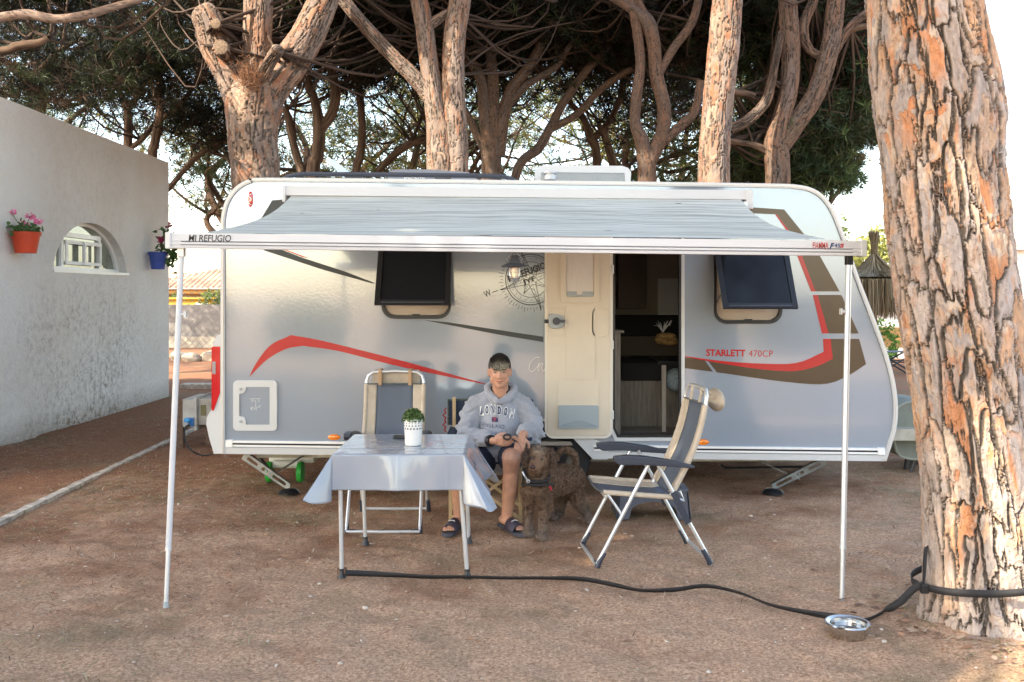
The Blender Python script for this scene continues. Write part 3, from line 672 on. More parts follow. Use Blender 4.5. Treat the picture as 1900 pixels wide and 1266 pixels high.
# edge trim (aluminium rail with a beige insert) all round the profile
def offset_line(px, d):
    r = []
    for k in range(len(px)):
        a = px[max(k-1, 0)]; c = px[min(k+1, len(px)-1)]; tx, ty = c[0]-a[0], c[1]-a[1]; L = math.hypot(tx, ty); r.append((px[k][0]-ty/L*d, px[k][1]+tx/L*d))
    return r
sm = [(q[0], q[1]) for q in smooth_path([(x, y, 0, 0) for x, y in prof[1:]], 150)]; sm = [prof[0]]+sm
def ribbon(name, a, b_, y, th, mt):
    A = offset_line(sm, a); B = offset_line(sm, b_); m = MB(); N = len(sm)
    for k in range(N-1):
        q = [P(*A[k], YC), P(*A[k+1], YC), P(*B[k+1], YC), P(*B[k], YC)]; f = [Vector((v.x, y-th, v.z)) for v in q]; g = [Vector((v.x, y, v.z)) for v in q]
        m.add(f+g, [(0,1,2,3),(0,4,5,1),(2,6,7,3)])
    return m.build(name, mt, cv, True)
ribbon('edge_rail', -2.5, 5, YC-.001, .018, M['grp']); ribbon('edge_insert', 0.0, 2.4, YC-.0195, .004, M['trim'])

def decal(name, polys, mt, lift=.002, parent=cv, Y=YC, label=None, sm_=False):
    m = MB()
    for pl in polys:
        pts = [P(x, y, Y) for x, y in pl]; m.prism([p+Vector((0, -lift, 0)) for p in pts], [], (0, lift*.6, 0), True)
    o = m.build(name, mt, parent); 
    if label: o['label'] = label
    return o
def cur(pts, n=20): return [(q[0], q[1]) for q in smooth_path([(x, y, 0, 0) for x, y in pts], n)]
decal('red_swoosh', [cur([(462,700),(478,670),(503,640),(540,622)], 14)+cur([(540,622),(600,633),(740,668),(904,713)], 18)[1:]+[(898,713)]+cur([(898,713),(740,680),(630,652),(562,642)], 14)[1:]+cur([(562,642),(530,648),(495,668),(462,700)], 12)[1:-1]], M['red'])
decal('dark_stripe', [[(505,372),(540,369),(545,372),(505,420),(519,462),(560,478),(640,504),(697,526),(690,526),(600,501),(490,465),(470,430)],
                      [(785,594),(830,598),(1008,625),(1008,635),(930,622)]], M['dark_film'])
decal('red_pinstripe', [[(519,461),(524,461),(575,480),(560,477)]], M['red'], .0026)
decal('bronze_swoosh', [[(1380,384),(1455,389),(1500,445),(1470,440),(1438,398),(1392,396)],
    [(1483,462),(1514,462),(1558,541),(1513,541)], [(1517,547.5),(1561,547.5),(1593,619),(1537,619)],
    [(1541,629),(1594,629),(1607,676)]+cur([(1607,676),(1570,699),(1528,713),(1450,708),(1330,691)], 16)[1:]+[(1313,669)]+cur([(1313,669),(1400,684),(1470,689),(1515,680),(1545,666)], 14)[1:],
    [(1268,663),(1307,668),(1323,690),(1268,683)]], M['brown'])
decal('red_swoosh_band', [[(1438,398),(1441,398),(1473,440),(1468,440)], [(1474,462),(1483,462),(1513,541),(1505,541)], [(1508,547.5),(1517,547.5),(1537,619),(1525,619)],
    [(1527,629),(1541,629),(1545,666)]+cur([(1545,666),(1515,680),(1470,689),(1400,684),(1330,673),(1268,662)], 18)[1:]+[(1268,660.5)]+cur([(1268,660.5),(1340,670),(1420,675),(1480,673),(1528,653)], 16)[1:]], M['red'], .003)
m = MB(); put_text(m, 'STARLETT', P(1310,661,YC), P(1383,662,YC)-P(1310,661,YC), (0,0,13/F*YC), .035); put_text(m, '470CP', P(1389,662,YC), P(1434,662.5,YC)-P(1389,662,YC), (0,0,12/F*YC), -.005)
m.build('model_lettering', M['red'], cv)
# swirl lettering next to the door
def stroke(m, pts, w, Y=YC, lift=.004, n=None):
    q = cur(pts, n or max(8, len(pts)*5)); q3 = [P(x, y, Y)+Vector((0, -lift, 0)) for x, y in q]; m.tube(q3, w, 5, flat=.6)
m = MB(); stroke(m, [(1001,664),(994,663),(985,672),(982,685),(987,690),(996,682),(1001,673),(998,684),(1000,689)], .0035); stroke(m, [(1000,689),(1003,676),(1007,675),(1005,684),(1009,689),(1012,680)], .003)
m.build('script_lettering', M['alu'], cv)
# compass rose sticker
m = MB(); cx, cy = 985, 519
def seg(a, c, w, Y=YC): 
    A = P(*a, Y); C_ = P(*c, Y); m.bar(A+Vector((0,-.002,0)), C_+Vector((0,-.002,0)), .0018, w, up=(0,1,0)) if False else m.tube([A+Vector((0,-.0015,0)), C_+Vector((0,-.0015,0))], w, 4)
for r_, w_ in ((47, .0028), (43, .0012), (33, .0015)):
    pts = [(cx+r_*math.cos(a), cy+r_*math.sin(a)) for a in np.linspace(0, 2*PI, 49)]
    for a, c in zip(pts[:-1], pts[1:]): seg(a, c, w_)
for k in range(60):
    a = 2*PI*k/60; r0 = 52; r1 = 56+(k*7 % 5)*1.3; seg((cx+r0*math.cos(a), cy+r0*math.sin(a)), (cx+r1*math.cos(a), cy+r1*math.sin(a)), .0016)
for k in range(24): a = 2*PI*k/24; seg((cx+37*math.cos(a), cy+37*math.sin(a)), (cx+39.5*math.cos(a), cy+39.5*math.sin(a)), .0014)
for k in range(8):
    a = PI/2*k/2+math.radians(-19); L = 60 if k % 2 == 0 else 30
    for sg in (-1, 1):
        seg((cx+L*math.cos(a), cy+L*math.sin(a)), (cx+10*math.cos(a+sg*.7), cy+10*math.sin(a+sg*.7)), .0018)
    seg((cx+L*math.cos(a), cy+L*math.sin(a)), (cx, cy), .001)
    for t in (.3,.45,.6): seg((cx+L*t*math.cos(a)*1.2, cy+L*t*1.2*math.sin(a)), (cx+L*t*.95*math.cos(a+.3*(1-t)), cy+L*t*.95*math.sin(a+.3*(1-t))), .001)
seg((924,539),(913,543), .0025)
def rtext(body, px0, py0, wpx, hpx, ang, bold):
    u = wpx/F*YC; v = hpx/F*YC; c_, s_ = math.cos(ang), math.sin(ang)
    put_text(m, body, P(px0, py0, YC)+Vector((0,-.0012,0)), (u*c_, 0, u*s_), (-v*s_, 0, v*c_), bold)
rtext('W', 901, 553, 13, 12, .42, 0.01); rtext('MI REFUGIO', 945, 524, 74, 13, .36, .03); rtext('JYF', 972, 532, 26, 12, .36, .03)
m.build('compass_sticker', M['dark_film'], cv)
# oval badge at the tail
m = MB(); m.ball(P(465,370,YC), (.021, .007, .062), 20, 10); bo = m.build('oval_badge', M['red_lens'], cv, True)
m = MB(); stroke(m, [(468,360),(462,364),(467,370),(462,376),(467,381)], .003, lift=.012); m.build('badge_mark', M['alu'], bo)

# skirt rail, white skirt
m = MB()
def strip(m, x0, x1, ya0, ya1, yb0, yb1, y, th):   # px edges: top at x0/x1, bottom at x0/x1
    q = [P(x0, ya0, YC), P(x1, ya1, YC), P(x1, yb1, YC), P(x0, yb0, YC)]; m.prism([Vector((v.x, y-th, v.z)) for v in q], [], (0, th, 0)); return m
def sky_(x): return 817+(x-420)/1220*14.5     # top edge of rail
m = MB()
for xa, xb in ((413, 935), (1100, 1643)): strip(m, xa, xb, sky_(xa)+13, sky_(xb)+13, sky_(xa)+25, sky_(xb)+24, YC-.001, .012)
m.build('skirt', M['grp'], cv)
m = MB(); 
for xa, xb in ((430, 935), (1102, 1627)):
    strip(m, xa, xb, sky_(xa), sky_(xb), sky_(xa)+4, sky_(xb)+4, YC-.001, .024); strip(m, xa, xb, sky_(xa)+7.5, sky_(xb)+7.5, sky_(xa)+11, sky_(xb)+11, YC-.001, .024)
for xa in (420, 1627): strip(m, xa, xa+13, sky_(xa)-1, sky_(xa)-1, sky_(xa)+12, sky_(xa)+12, YC-.001, .028)
ro = m.build('skirt_rail', M['alu_white'], cv)
m = MB(); 
for xa, xb in ((430, 935), (1102, 1627)): strip(m, xa, xb, sky_(xa)+4, sky_(xb)+4, sky_(xa)+7.5, sky_(xb)+7.5, YC-.001, .014)
m.build('rail_insert', M['black_pl'], ro)
# wheel arch, wheel
m = MB(); k = len(arch_px)
for a, b_ in zip(arch_px[:-1], arch_px[1:]):
    A, B = P(*a, YC), P(*b_, YC); m.add([A+Vector((0,.036,0)), B+Vector((0,.036,0)), B+Vector((0,.45,0)), A+Vector((0,.45,0))], [(0,1,2,3)])
m.box(-.1, .62, YC+.45, YC+.46, .1, .66); m.build('wheel_arch', M['black_pl'], cv)
m = MB(); q = offset_line(arch_px, 5)
for a, b_, c, d in zip(arch_px[:-1], arch_px[1:], q[1:], q[:-1]):
    m.prism([P(*v, YC)+Vector((0,-.016,0)) for v in (a, b_, c, d)], [], (0, .015, 0))
m.prism([P(x, y, YC)+Vector((0,-.014,0)) for x, y in [(1062,812),(1100,814),(1128,826),(1128,852),(1100,852)]], [], (0, .0125, 0))
m.build('arch_moulding', M['grp'], cv)
wc = P(1022, 857, 7.74); wc.z = .318; wh = MB()
pr = [(.19,-.10),(.27,-.105),(.305,-.09),(.318,-.055),(.318,.055),(.305,.09),(.27,.105),(.19,.10)]
wh.lathe(pr, wc, 56, 'y')
for k in range(60):
    a = 2*PI*k/60; wh.bar(wc+Vector((.318*math.cos(a), -.05, .318*math.sin(a))), wc+Vector((.318*math.cos(a+.04), .05, .318*math.sin(a+.04))), .004, .008, up=(math.cos(a),0,math.sin(a)))
wo = wh.build('wheel', M['rubber'], cv, True)
rm = MB(); rm.lathe([(.0,-.05),(.06,-.06),(.07,-.04),(.13,-.035),(.17,-.075),(.195,-.098),(.2,-.08)], wc, 40, 'y'); rm.build('rim', M['black_pl'], wo, True)
# chassis, legs
m = MB(); m.box(-2.1, .0, 7.95, 8.0, .25, .385); m.box(.55, 2.75, 7.95, 8.0, .22, .385); m.box(-2.1, 2.7, 9.2, 9.25, .25, .385); m.box(.2, .3, 7.8, 9.4, .28, .34)
m.box(2.75, 3.9, 8.55, 8.7, .30, .40); m.build('chassis', mat('chassis_steel', (.42,.39,.32), .6, metal=.4, var=.2, scale=4), cv)
m = MB(); m.tube([P(1338,862,7.9)+Vector((0,0,0)), P(1345,868,7.9), P(1500,866,7.9)], .01, 6); m.build('gas_pipe', M['black_pl'], cv)
def steady(px0, py0, px1, Yt, Yb, nm):
    a = P(px0, py0, Yt); b_ = Vector(P(px1, 545, Yb)); b_.z = .045; m = MB(); t = (b_-a); L = t.length; t.normalize()
    up = Vector((0, -1, 0)); up = (up-t*up.dot(t)).normalized(); s = t.cross(up)
    def q(u, v, w): return a+t*(u*L)+s*v+up*w
    w = .035
    o_ = [q(0,-w,0), q(1,-w*.8,0), q(1.02,0,0), q(1,w*.8,0), q(0,w,0)]
    hs = [[q(x0,-.012,0), q(x1,-.012,0), q(x1+.02,0,0), q(x1,.012,0), q(x0,.012,0), q(x0-.02,0,0)] for x0, x1 in ((.1,.3),(.42,.52),(.66,.92))]
    m.prism(o_, hs, up*.004)
    for sg in (-1, 1): m.add([q(0,sg*w,.004), q(1,sg*w*.8,.004), q(1,sg*w*.8,-.03), q(0,sg*w,-.03), q(0,sg*(w-.004),.004), q(1,sg*(w*.8-.004),.004), q(1,sg*(w*.8-.004),-.03), q(0,sg*(w-.004),-.03)], [(0,1,2,3),(7,6,5,4),(0,4,5,1),(3,2,6,7),(1,5,6,2),(0,3,7,4)])
    m.tube([q(.5,0,.01), q(.5,0,-.03)], .012, 8); o = m.build('steady_leg', M['galv'], cv)
    f = MB(); f.lathe([(0,0),(.09,0),(.075,.02),(.05,.035),(0,.04)], (b_.x, b_.y, -.005), 20); f.build('foot_pad', M['black_pl'], o, True); return a, b_
a, b_ = steady(452, 845, 536, 7.85, 7.78, ''); m = MB(); m.bar(P(516,876,7.84), P(562,846,7.95), .028, .008); m.build('steady_brace', M['galv'], cv)
m = MB(); m.bar(P(478,845,8.0), P(500,872,7.9), .03, .012); m.build('steady_brace', M['galv'], cv)
a, b_ = steady(1530, 856, 1434, 7.85, 7.78, ''); m = MB(); m.bar(P(1411,856,7.9), P(1484,890,7.86), .03, .01); m.build('steady_brace', M['galv'], cv)

# tail pod with rear light
pod = [(412,619),(403,623),(397,632),(394,648),(394,752),(391,763),(384,775),(383,787),(388,812),(397,842),(412,842)]
m = MB(); m.prism([P(x, y, YC)+Vector((0,-.004,0)) for x, y in pod], [], (0, YB-YC-.02, 0)); m.build('rear_panel', M['grp'], cv)
m = MB(); m.prism([P(x, y, YC)+Vector((0,-.012,0)) for x, y in [(396,643),(409,643),(409,729),(397,762),(396,762)]], [], (-.0, .0075, 0)); 
m.prism([P(x, y, YC)+Vector((-.003,-.012,0)) for x, y in [(394,645),(397,643),(397,761),(394,762)]], [], (0, .18, 0)); lo = m.build('tail_light', M['red_lens'], cv)
m = MB(); m.prism([P(x, y, YC)+Vector((0,-.016,0)) for x, y in [(395,671),(401,671),(401,694),(395,694)]], [], (0, .0035, 0)); m.build('reflector', mat('grey_lens', (.3,.3,.32), .1, coat=1.), lo)
# service hatch
def rr_px(x0, x1, y0, y1, r, n=5): return [(a, -b) for a, b in rrect(x0, x1, -y1, -y0, r, n)]
m = MB(); inner = [(455,718)]+[(501,718),(501,788),(457,788),(457,781),(454,774),(445,772),(445,731),(453,729),(457,723)]
m.prism([P(x, y, YC)+Vector((0,-.016,0)) for x, y in rr_px(433.5,515,706,799,8)], [[P(x, y, YC)+Vector((0,-.016,0)) for x, y in inner[1:]+[(457,718)]]], (0, .015, 0))
ho = m.build('service_hatch', M['grp'], cv)
m = MB(); m.prism([P(x, y, YC)+Vector((0,-.006,0)) for x, y in [(446,719),(500,719),(500,787),(446,787)]], [], (0, .004, 0)); m.build('hatch_panel', M['paint'], ho)
for y in (722, 782): m = MB(); m.tube([P(448,y,YC)+Vector((0,-.022,0)), P(448,y,YC)+Vector((0,-.012,0))], .012, 12); m.build('hatch_lock', M['grey_pl'], ho)
for y in (718, 768): m = MB(); m.prism([P(x, yy, YC)+Vector((0,-.019,0)) for x, yy in [(511.5,y),(514,y),(514,y+19),(511.5,y+19)]], [], (0, .003, 0)); m.build('hinge', M['grp'], ho)
m = MB(); ch = lambda p: stroke(m, p, .0012, lift=.0075)
ch([(464,740),(474,740),(484,739.5)]); ch([(467,743),(469,742),(470,744),(467,746)]); ch([(479,742),(481,742),(481,745),(479,746)]); ch([(472,745),(474,743.5),(476,745)]); ch([(475,745),(475,752),(473,756)])
ch([(466,755),(467,762)]); ch([(466,755),(470,756),(467,758),(471,761)]); ch([(472,757),(473,759),(475,757)]); ch([(476,755),(476,762)]); ch([(478,756),(480,754),(481,757)]); ch([(483,751),(483,756)])
m.build('chalk_writing', M['white'], ho)
# side marker lights
for x, y in ((620, 811.5), (1304, 820.5)):
    m = MB(); m.ball(P(x, y, YC)+Vector((0,-.002,0)), (.050, .014, .024), 20, 10); o = m.build('marker_light', M['amber'], cv, True)
    m = MB(); m.lathe([(.056,0),(.056,.004)], (0,0,0), 4); 
# windows: aperture frame, blind, hinged acrylic pane, stay
def window(x0, x1, y1, pb, Yp, ptop, side_x):
    m = MB(); m.prism([p+Vector((0,-.014,0)) for p in win_ap(x0, x1, 446, y1, 24)], [[p+Vector((0,-.014,0)) for p in win_ap(x0+5, x1-5, 452, y1-6, 20)]], (0, .03, 0))
    xm = (x0+x1)/2; m.box(P(xm-7,0,YC).x, P(xm+7,0,YC).x, YC-.022, YC-.0145, P(0,y1-4,YC).z, P(0,y1-9,YC).z)
    wo = m.build('window', M['black_pl'], cv)
    m = MB(); m.prism([p+Vector((0,.012,0)) for p in win_ap(x0+5.5, x1-5.5, 453, y1-7, 20)], [], (0, .004, 0)); m.build('blind', M['blind'], wo)
    (a0, b0), (a1, b1) = ptop, pb      # pane corners: top px (at the wall), bottom px (swung out)
    zt = P(0, 448, YC).z; T = [P(a0,448,YC-.02), P(b0,448,YC-.02)]; B = [P(a1, side_x, Yp), P(b1, side_x, Yp)]
    def quad(f0, f1, g0, g1, lift):
        def q(u, v): 
            t = T[0].lerp(T[1], u); b = B[0].lerp(B[1], u); return t.lerp(b, v)
        nrm = (T[1]-T[0]).cross(B[0]-T[0]).normalized(); nrm = nrm if nrm.y < 0 else -nrm
        return [q(f0,g0)+nrm*lift, q(f1,g0)+nrm*lift, q(f1,g1)+nrm*lift, q(f0,g1)+nrm*lift], nrm
    m = MB(); o_, nrm = quad(0,1,0,1,.0); i_, _ = quad(.07,.93,.06,.93,.0); m.prism(o_, [i_], nrm*.022)
    po = m.build('pane', M['black_pl'], wo); m = MB(); i_, _ = quad(.065,.935,.055,.935,.004); m.prism(i_, [], nrm*.006); m.build('acrylic', M['smoke'], po)
    m = MB(); i_, _ = quad(.085,.915,.965,.985,.023); m.prism(i_, [], nrm*.004); m.build('seal', M['dark_grey'], po)
    m = MB()
    for u in (0, 1):
        b_ = T[u].lerp(B[u], .8); m.tube([b_, P((x0+6, x1-6)[u], y1-40, YC)], .006, 6)
    m.build('stay', M['black_pl'], wo)
window(708, 837, 592, (695,836), 7.32, (704,838), 567)
window(1324, 1451, 601, (1341,1480), 7.25, (1322,1458), 574)
# door frame
m = MB()
def frame_px(m, outer, inner, y, th): m.prism([P(x, yy, YC)+Vector((0, y, 0)) for x, yy in outer], [[P(x, yy, YC)+Vector((0, y, 0)) for x, yy in inner]], (0, th, 0))
ap = [(1137,425),(1264,425),(1264,795),(1256,812),(1145,812),(1137,795)]
frame_px(m, [(1131,418),(1270,418),(1270,798),(1260,818),(1141,818),(1131,798)], [(x, y) for x, y in ap], -.010, .009); m.build('door_frame', M['grp'], cv)
m = MB(); frame_px(m, [(1137.2,425.2),(1263.8,425.2),(1263.8,795),(1255.8,811.8),(1145.2,811.8),(1137.2,795)], [(1141,429),(1260,429),(1260,793),(1253,807.5),(1148,807.5),(1141,793)], -.006, .05); m.build('door_seal', M['black_pl'], cv)
# the open door, folded flat against the side
YD = YC-.055
m = MB(); o_ = rr_px(1011,1137,418,814,16,6); m.prism([P(x, y, YD) for x, y in o_], [], (0, .045, 0)); do = m.build('door', M['cream_white'], cv)
def relief(name, pts, lift, mt, par, th=.005, holes=[]):
    m = MB(); m.prism([P(x, y, YD)+Vector((0,-lift,0)) for x, y in pts], [[P(x, y, YD)+Vector((0,-lift,0)) for x, y in h] for h in holes], (0, th, 0))
    o = m.build(name, mt, par); bv = o.modifiers.new('b', 'BEVEL'); bv.width = .0025; bv.segments = 2; bv.limit_method = 'ANGLE'; return o
relief('inner_panel', rr_px(1015,1132,422,809,12), .006, M['cream'], do, .0055)
relief('moulding', rr_px(1050,1104,567,704,6), .010, M['cream'], do, .0035)
relief('blind_frame', rr_px(1040,1112,425,562,6), .016, M['cream'], do, .009, [rr_px(1050,1102,430,552,3)])
relief('door_window', rr_px(1050.5,1101.5,431,551,3), .009, mat('pale_blind', (.66,.60,.54), .6, bump=.4, bscale=30, stretch=(20,1,.2)), do, .0025)
relief('blind_handle', [(1052,541),(1070,541),(1070,547),(1080,547),(1080,541),(1101,541),(1101,549),(1098,551),(1055,551),(1052,549)], .014, M['grey_pl'], do, .0045)
relief('latch_recess', rr_px(1015.5,1050,570,624,10), .012, M['cream'], do, .0055, [rr_px(1018,1047,573,621,9)])
relief('side_moulding', rr_px(1098,1130.5,570,626,12), .010, M['cream'], do, .0035, [rr_px(1101,1130,573,623,10)])
lk = MB(); lk.prism([P(x, y, YD)+Vector((0,-.03,0)) for x, y in [(1017,586),(1024,582),(1040,584),(1046,590),(1046,604),(1042,608),(1026,610),(1019,606)]], [], (0, .0235, 0)); ho = lk.build('handle', M['grey_pl'], do)
ho.modifiers.new('b', 'BEVEL').width = .006
lk = MB(); lk.tube([P(1032,596,YD)+Vector((0,-.045,0)), P(1032,596,YD)+Vector((0,-.031,0))], .03, 16); lk.bar(P(1030,596,YD)+Vector((0,-.05,0)), P(1048,596,YD)+Vector((0,-.045,0)), .012, .022); lk.build('lever', M['dark_grey'], ho, True)
lk = MB(); lk.box(P(1013,0,YD).x-.012, P(1018,0,YD).x, YD-.012, YD-.002, P(0,600,YD).z, P(0,593,YD).z); lk.build('latch', M['black_pl'], do)
relief('bin_surround', rr_px(1035,1111,707,796,3), .011, M['cream'], do, .0045)
relief('waste_bin', rr_px(1036,1110,752,795,3), .030, mat('bin_grey', (.30,.36,.39), .3, spec=.5), do, .0185)
m = MB(); k = 14
for j in range(k): 
    a0, a1 = j/k, (j+1)/k; f = lambda t: 789-9*math.sin(PI*t)
    m.prism([P(1041+64*a0, 790, YD)+Vector((0,-.036,0)), P(1041+64*a1, 790, YD)+Vector((0,-.036,0)), P(1041+64*a1, f(a1)-.3, YD)+Vector((0,-.031,0)), P(1041+64*a0, f(a0)-.3, YD)+Vector((0,-.031,0))], [], (0, .004, 0))
m.build('bin_lip', mat('bin_lip', (.20,.24,.26), .35), do)
m = MB()
for y in (500, 640, 770): m.tube([P(1137,y-8,YD), P(1137,y+8,YD)], .009, 8)
m.build('hinge', M['grp'], do)

# ------------------------------------------------------------ inside, seen through the door
ins = MB(); ins.box(P(1060,0,9.6).x, P(1420,0,9.6).x, 9.66, 9.68, .44, 2.35); ins.build('back_lining', M['inner'], cv)
m = MB(); m.box(P(1137,0,8.2).x-.10, P(1144,0,8.2).x, 7.9, 9.6, .43, 1.28); m.box(P(1137,0,8.2).x-.12, P(1147,0,8.2).x+.01, 7.86, 9.6, 1.281, 1.30)
m.build('kitchen_unit', M['wood'], cv)
Yb = 8.5; zt_ = P(0, 707, Yb).z
bx0, bx1 = P(1152,0,Yb).x, 2.0
m = MB(); m.box(bx0, bx1, Yb, 9.6, .432, zt_); m.box(P(1215,0,Yb).x, P(1248,0,Yb).x, Yb-.012, Yb-.001, P(0,719,Yb).z, P(0,714,Yb).z); m.build('bench', M['wood'], cv)
m = MB(); m.box(bx0, bx1, Yb-.03, 9.3, zt_+.001, zt_+.16, .02); m.build('seat_cushion', M['cushion'], cv)
m = MB(); m.box(bx0, bx1, 9.25, 9.4, zt_+.17, zt_+.36, .02); m.build('back_cushion', M['tan_cushion'], cv)
m = MB(); m.box(bx0, bx1, 9.25, 9.42, zt_+.362, zt_+.56, .02); m.build('back_cushion', M['cushion'], cv)
m = MB(); m.box(P(1144,0,9.6).x, P(1196,0,9.6).x, 9.45, 9.655, 1.45, 2.3, .01); m.build('wall_cabinet', mat('walnut', (.10,.07,.055), .5), cv)
m = MB(); m.box(bx0, bx1, 9.3, 9.655, 2.05, 2.34, .01); m.build('wall_cabinet', M['wood'], cv)
m = MB(); z0, z1 = P(0,596,9.6).z, P(0,517,9.6).z; m.box(P(1222,0,9.6).x, P(1310,0,9.6).x, 9.64, 9.655, z0, z1); wo = m.build('far_window', mat('day_blind', (.62,.66,.70), .7), cv)
m = MB(); m.box(P(1222,0,9.6).x+.01, P(1310,0,9.6).x-.01, 9.63, 9.638, z0+.01, P(0,581,9.6).z); m.build('pane', mat('bright_blind', (.82,.82,.86), .7), wo)
m = MB(); m.box(P(1212,0,8.75).x, P(1330,0,8.75).x, 8.45, 9.2, .98, 1.01, .008); m.tube([(1.62,8.8,.44),(1.62,8.8,.98)], .03, 10); m.build('table', M['black_pl'], cv)
m = MB(); m.ball(P(1254,705,8.2), (.10,.12,.10), 16, 10); m.build('seat_headrest', mat('blue_fabric', (.20,.25,.28), .9, var=.3, scale=60), cv, True)
m = MB(); m.box(P(1140,0,7.8).x, P(1262,0,7.8).x, 7.66, 8.1, .431, .437); m.build('entrance_mat', mat('grey_mat', (.20,.19,.19), 1, var=.4, scale=60), cv)
m = MB(); m.box(P(1239,0,7.8).x, P(1247,0,7.8).x+.0, 8.1, 8.13, .44, 1.0); m.build('grab_pole', M['inner'], cv)
o = thing('bread_bag', 'clear bag of bread tied at the top, on the table inside the caravan', 'bag', P(1240, 640, 8.7))
m = MB(); rr = random.Random(3)
for _ in range(9): m.ball(P(1236+rr.uniform(-14,14), 632+rr.uniform(-9,5), 8.7+rr.uniform(-.06,.06)), (rr.uniform(.05,.08), .035, .03), 12, 8)
m.build('loaves', mat('crust', (.42,.25,.10), .7, var=.3, scale=20), o, True)
m = MB()
for _ in range(16): q = P(1230, 617, 8.7); a = rr.uniform(-1.2, 1.2); m.tube([q, q+Vector((math.sin(a)*.05, 0, .06)), q+Vector((math.sin(a)*.09, rr.uniform(-.02,.02), .08+rr.uniform(-.02,.03)))], [.002,.003,.0015], 4)
m.build('bag_neck', mat('cellophane', (.75,.78,.8), .2, spec=.8), o)

# ------------------------------------------------------------ on the roof
m = MB()
def rail(Y, dy):
    pts = [P(x, y-dy, Y) for x, y in cur([(522,336),(535,328),(560,323.5),(600,323.5),(700,324),(820,325.5),(915,327),(942,330),(962,340)], 40)]
    m.tube(pts, .019, 8, flat=1.3)
rail(7.85, 0); 
for x in (656, 822): m.prism([P(x-17,328,7.85)+Vector((0,-.01,0)), P(x+17,328,7.85)+Vector((0,-.01,0)), P(x+9,342,7.85)+Vector((0,-.01,0)), P(x-9,342,7.85)+Vector((0,-.01,0))], [], (0,.025,0))
m.build('roof_rail', M['dark_grey'], cv, True)
m = MB(); z = P(0, 334, 7.6).z
pts = [(-1.75,9.4,z),(-1.7,9.4,z+.07),(.0,9.4,z+.07),(.08,9.4,z)]; m.tube(pts, .019, 8); m.build('roof_rail', M['dark_grey'], cv, True)
m = MB(); Y = 8.6; m.prism([P(718,336,Y), P(722,318,Y), P(735,314.5,Y), P(800,314.5,Y), P(870,320,Y), P(890,336,Y)], [], (0,.7,0)); ac = m.build('air_conditioner', mat('grey_cover', (.20,.21,.24), .35), cv)
m = MB(); put_text(m, 'DOMETIC', P(750,332,Y)+Vector((0,-.003,0)), (P(788,332,Y)-P(750,332,Y)), (0,0,6.5/F*Y), .03); m.build('lettering', M['white'], ac)
Y = 8.3; m = MB(); m.prism([P(x, y, Y) for x, y in [(992,338),(993,318),(1000,309),(1010,307),(1155,308),(1166,312),(1171,320),(1170,340),(1160,340),(1159,321),(1004,320),(1003,338)]], [], (0,.8,0)); 
m.lathe([(.05,0),(.05,.04),(.035,.04),(.035,.055),(.055,.055),(.055,.075),(0,.08)], P(1021,334,8.25), 16); rv = m.build('roof_vent', M['grp'], cv)
M['clear'] = mat('clear_acrylic', (.8,.82,.85), .05, trans=.9); m = MB(); m.prism([P(x, y, Y)+Vector((0,.02,0)) for x, y in [(1003,338),(1004,320),(1159,321),(1160,340)]], [], (0,.004,0)); m.build('dome', M['clear'], rv)
m = MB(); m.prism([P(604,294,8.7), P(618,296,8.7), P(652,322,8.7), P(655,330,8.7), P(636,330,8.7)], [], (0,.55,0)); m.build('skylight_flap', mat('blue_acrylic', (.42,.58,.64), .1, coat=.5), cv)

# grey cover over the hitch box at the nose
o = thing('hitch_cover', 'olive-grey tarpaulin cover at the caravan nose, half hidden by the big pine', 'cover', P(1700, 870, 8.9))
pts = cur([(1660,765),(1672,752),(1700,744),(1740,748),(1775,765),(1790,800)], 14)+[(1790,850),(1735,853),(1690,852),(1672,848),(1664,838),(1659,820),(1660,790)]
m = MB(); m.prism([P(x, y, 8.7) for x, y in pts], [], (0, .6, 0)); c = m.build('tarpaulin', mat('tarp', (.17,.18,.145), .7, var=.12, scale=5, bump=.3, bscale=8), o)
c.modifiers.new('b', 'BEVEL').width = .03
m = MB(); m.tube([P(x, y, 8.7) for x, y in pts+[pts[0]]], .012, 6); m.build('hem', mat('tarp_hem', (.26,.27,.22), .7), o)
m = MB(); m.tube([P(1686,852,8.9), P(1683,872,8.9)], .035, 8); m.tube([P(1699,852,8.75), P(1694,868,8.75), P(1688,880,8.75)], .012, 6); m.box(3.55,3.95,8.95,9.05,.32,.38); m.tube([(3.75,9,.05),(3.75,9,.35)],.03,8); m.lathe([(.0,-.03),(.09,-.03),(.1,0),(.09,.03),(0,.03)], (3.75,9,.1), 20, 'y'); m.build('jockey_stand', M['black_metal'], o)

# ------------------------------------------------------------ waste tank on wheels under the caravan
o = thing('waste_tank', 'white wheeled waste-water tank with green wheels under the caravan', 'water tank', P(540, 900, 8.3))
Y = 8.25; x0, x1 = P(498,0,Y).x, P(583,0,Y).x; zb, zt = .09, P(0,848,Y).z
m = MB(); m.box(x0, x1, Y, Y+.42, zb+.06, zt+.02, .03); m.tube([(x0+.05, Y-.03, zb+.06), (x1-.1, Y-.03, zb+.06)], .035, 12); m.build('tank', mat('polythene', (.66,.66,.60), .45, var=.1, scale=6), o, True)
for x in (P(503,0,Y).x, P(560,0,Y).x):
    m = MB(); m.lathe([(0,-.02),(.06,-.022),(.072,-.025),(.085,-.02),(.088,0),(.085,.02),(.05,.02),(0,.015)], (x, Y-.05, .088), 24, 'x'); m.build('wheel', mat('green_plastic', (.02,.35,.05), .4), o, True)

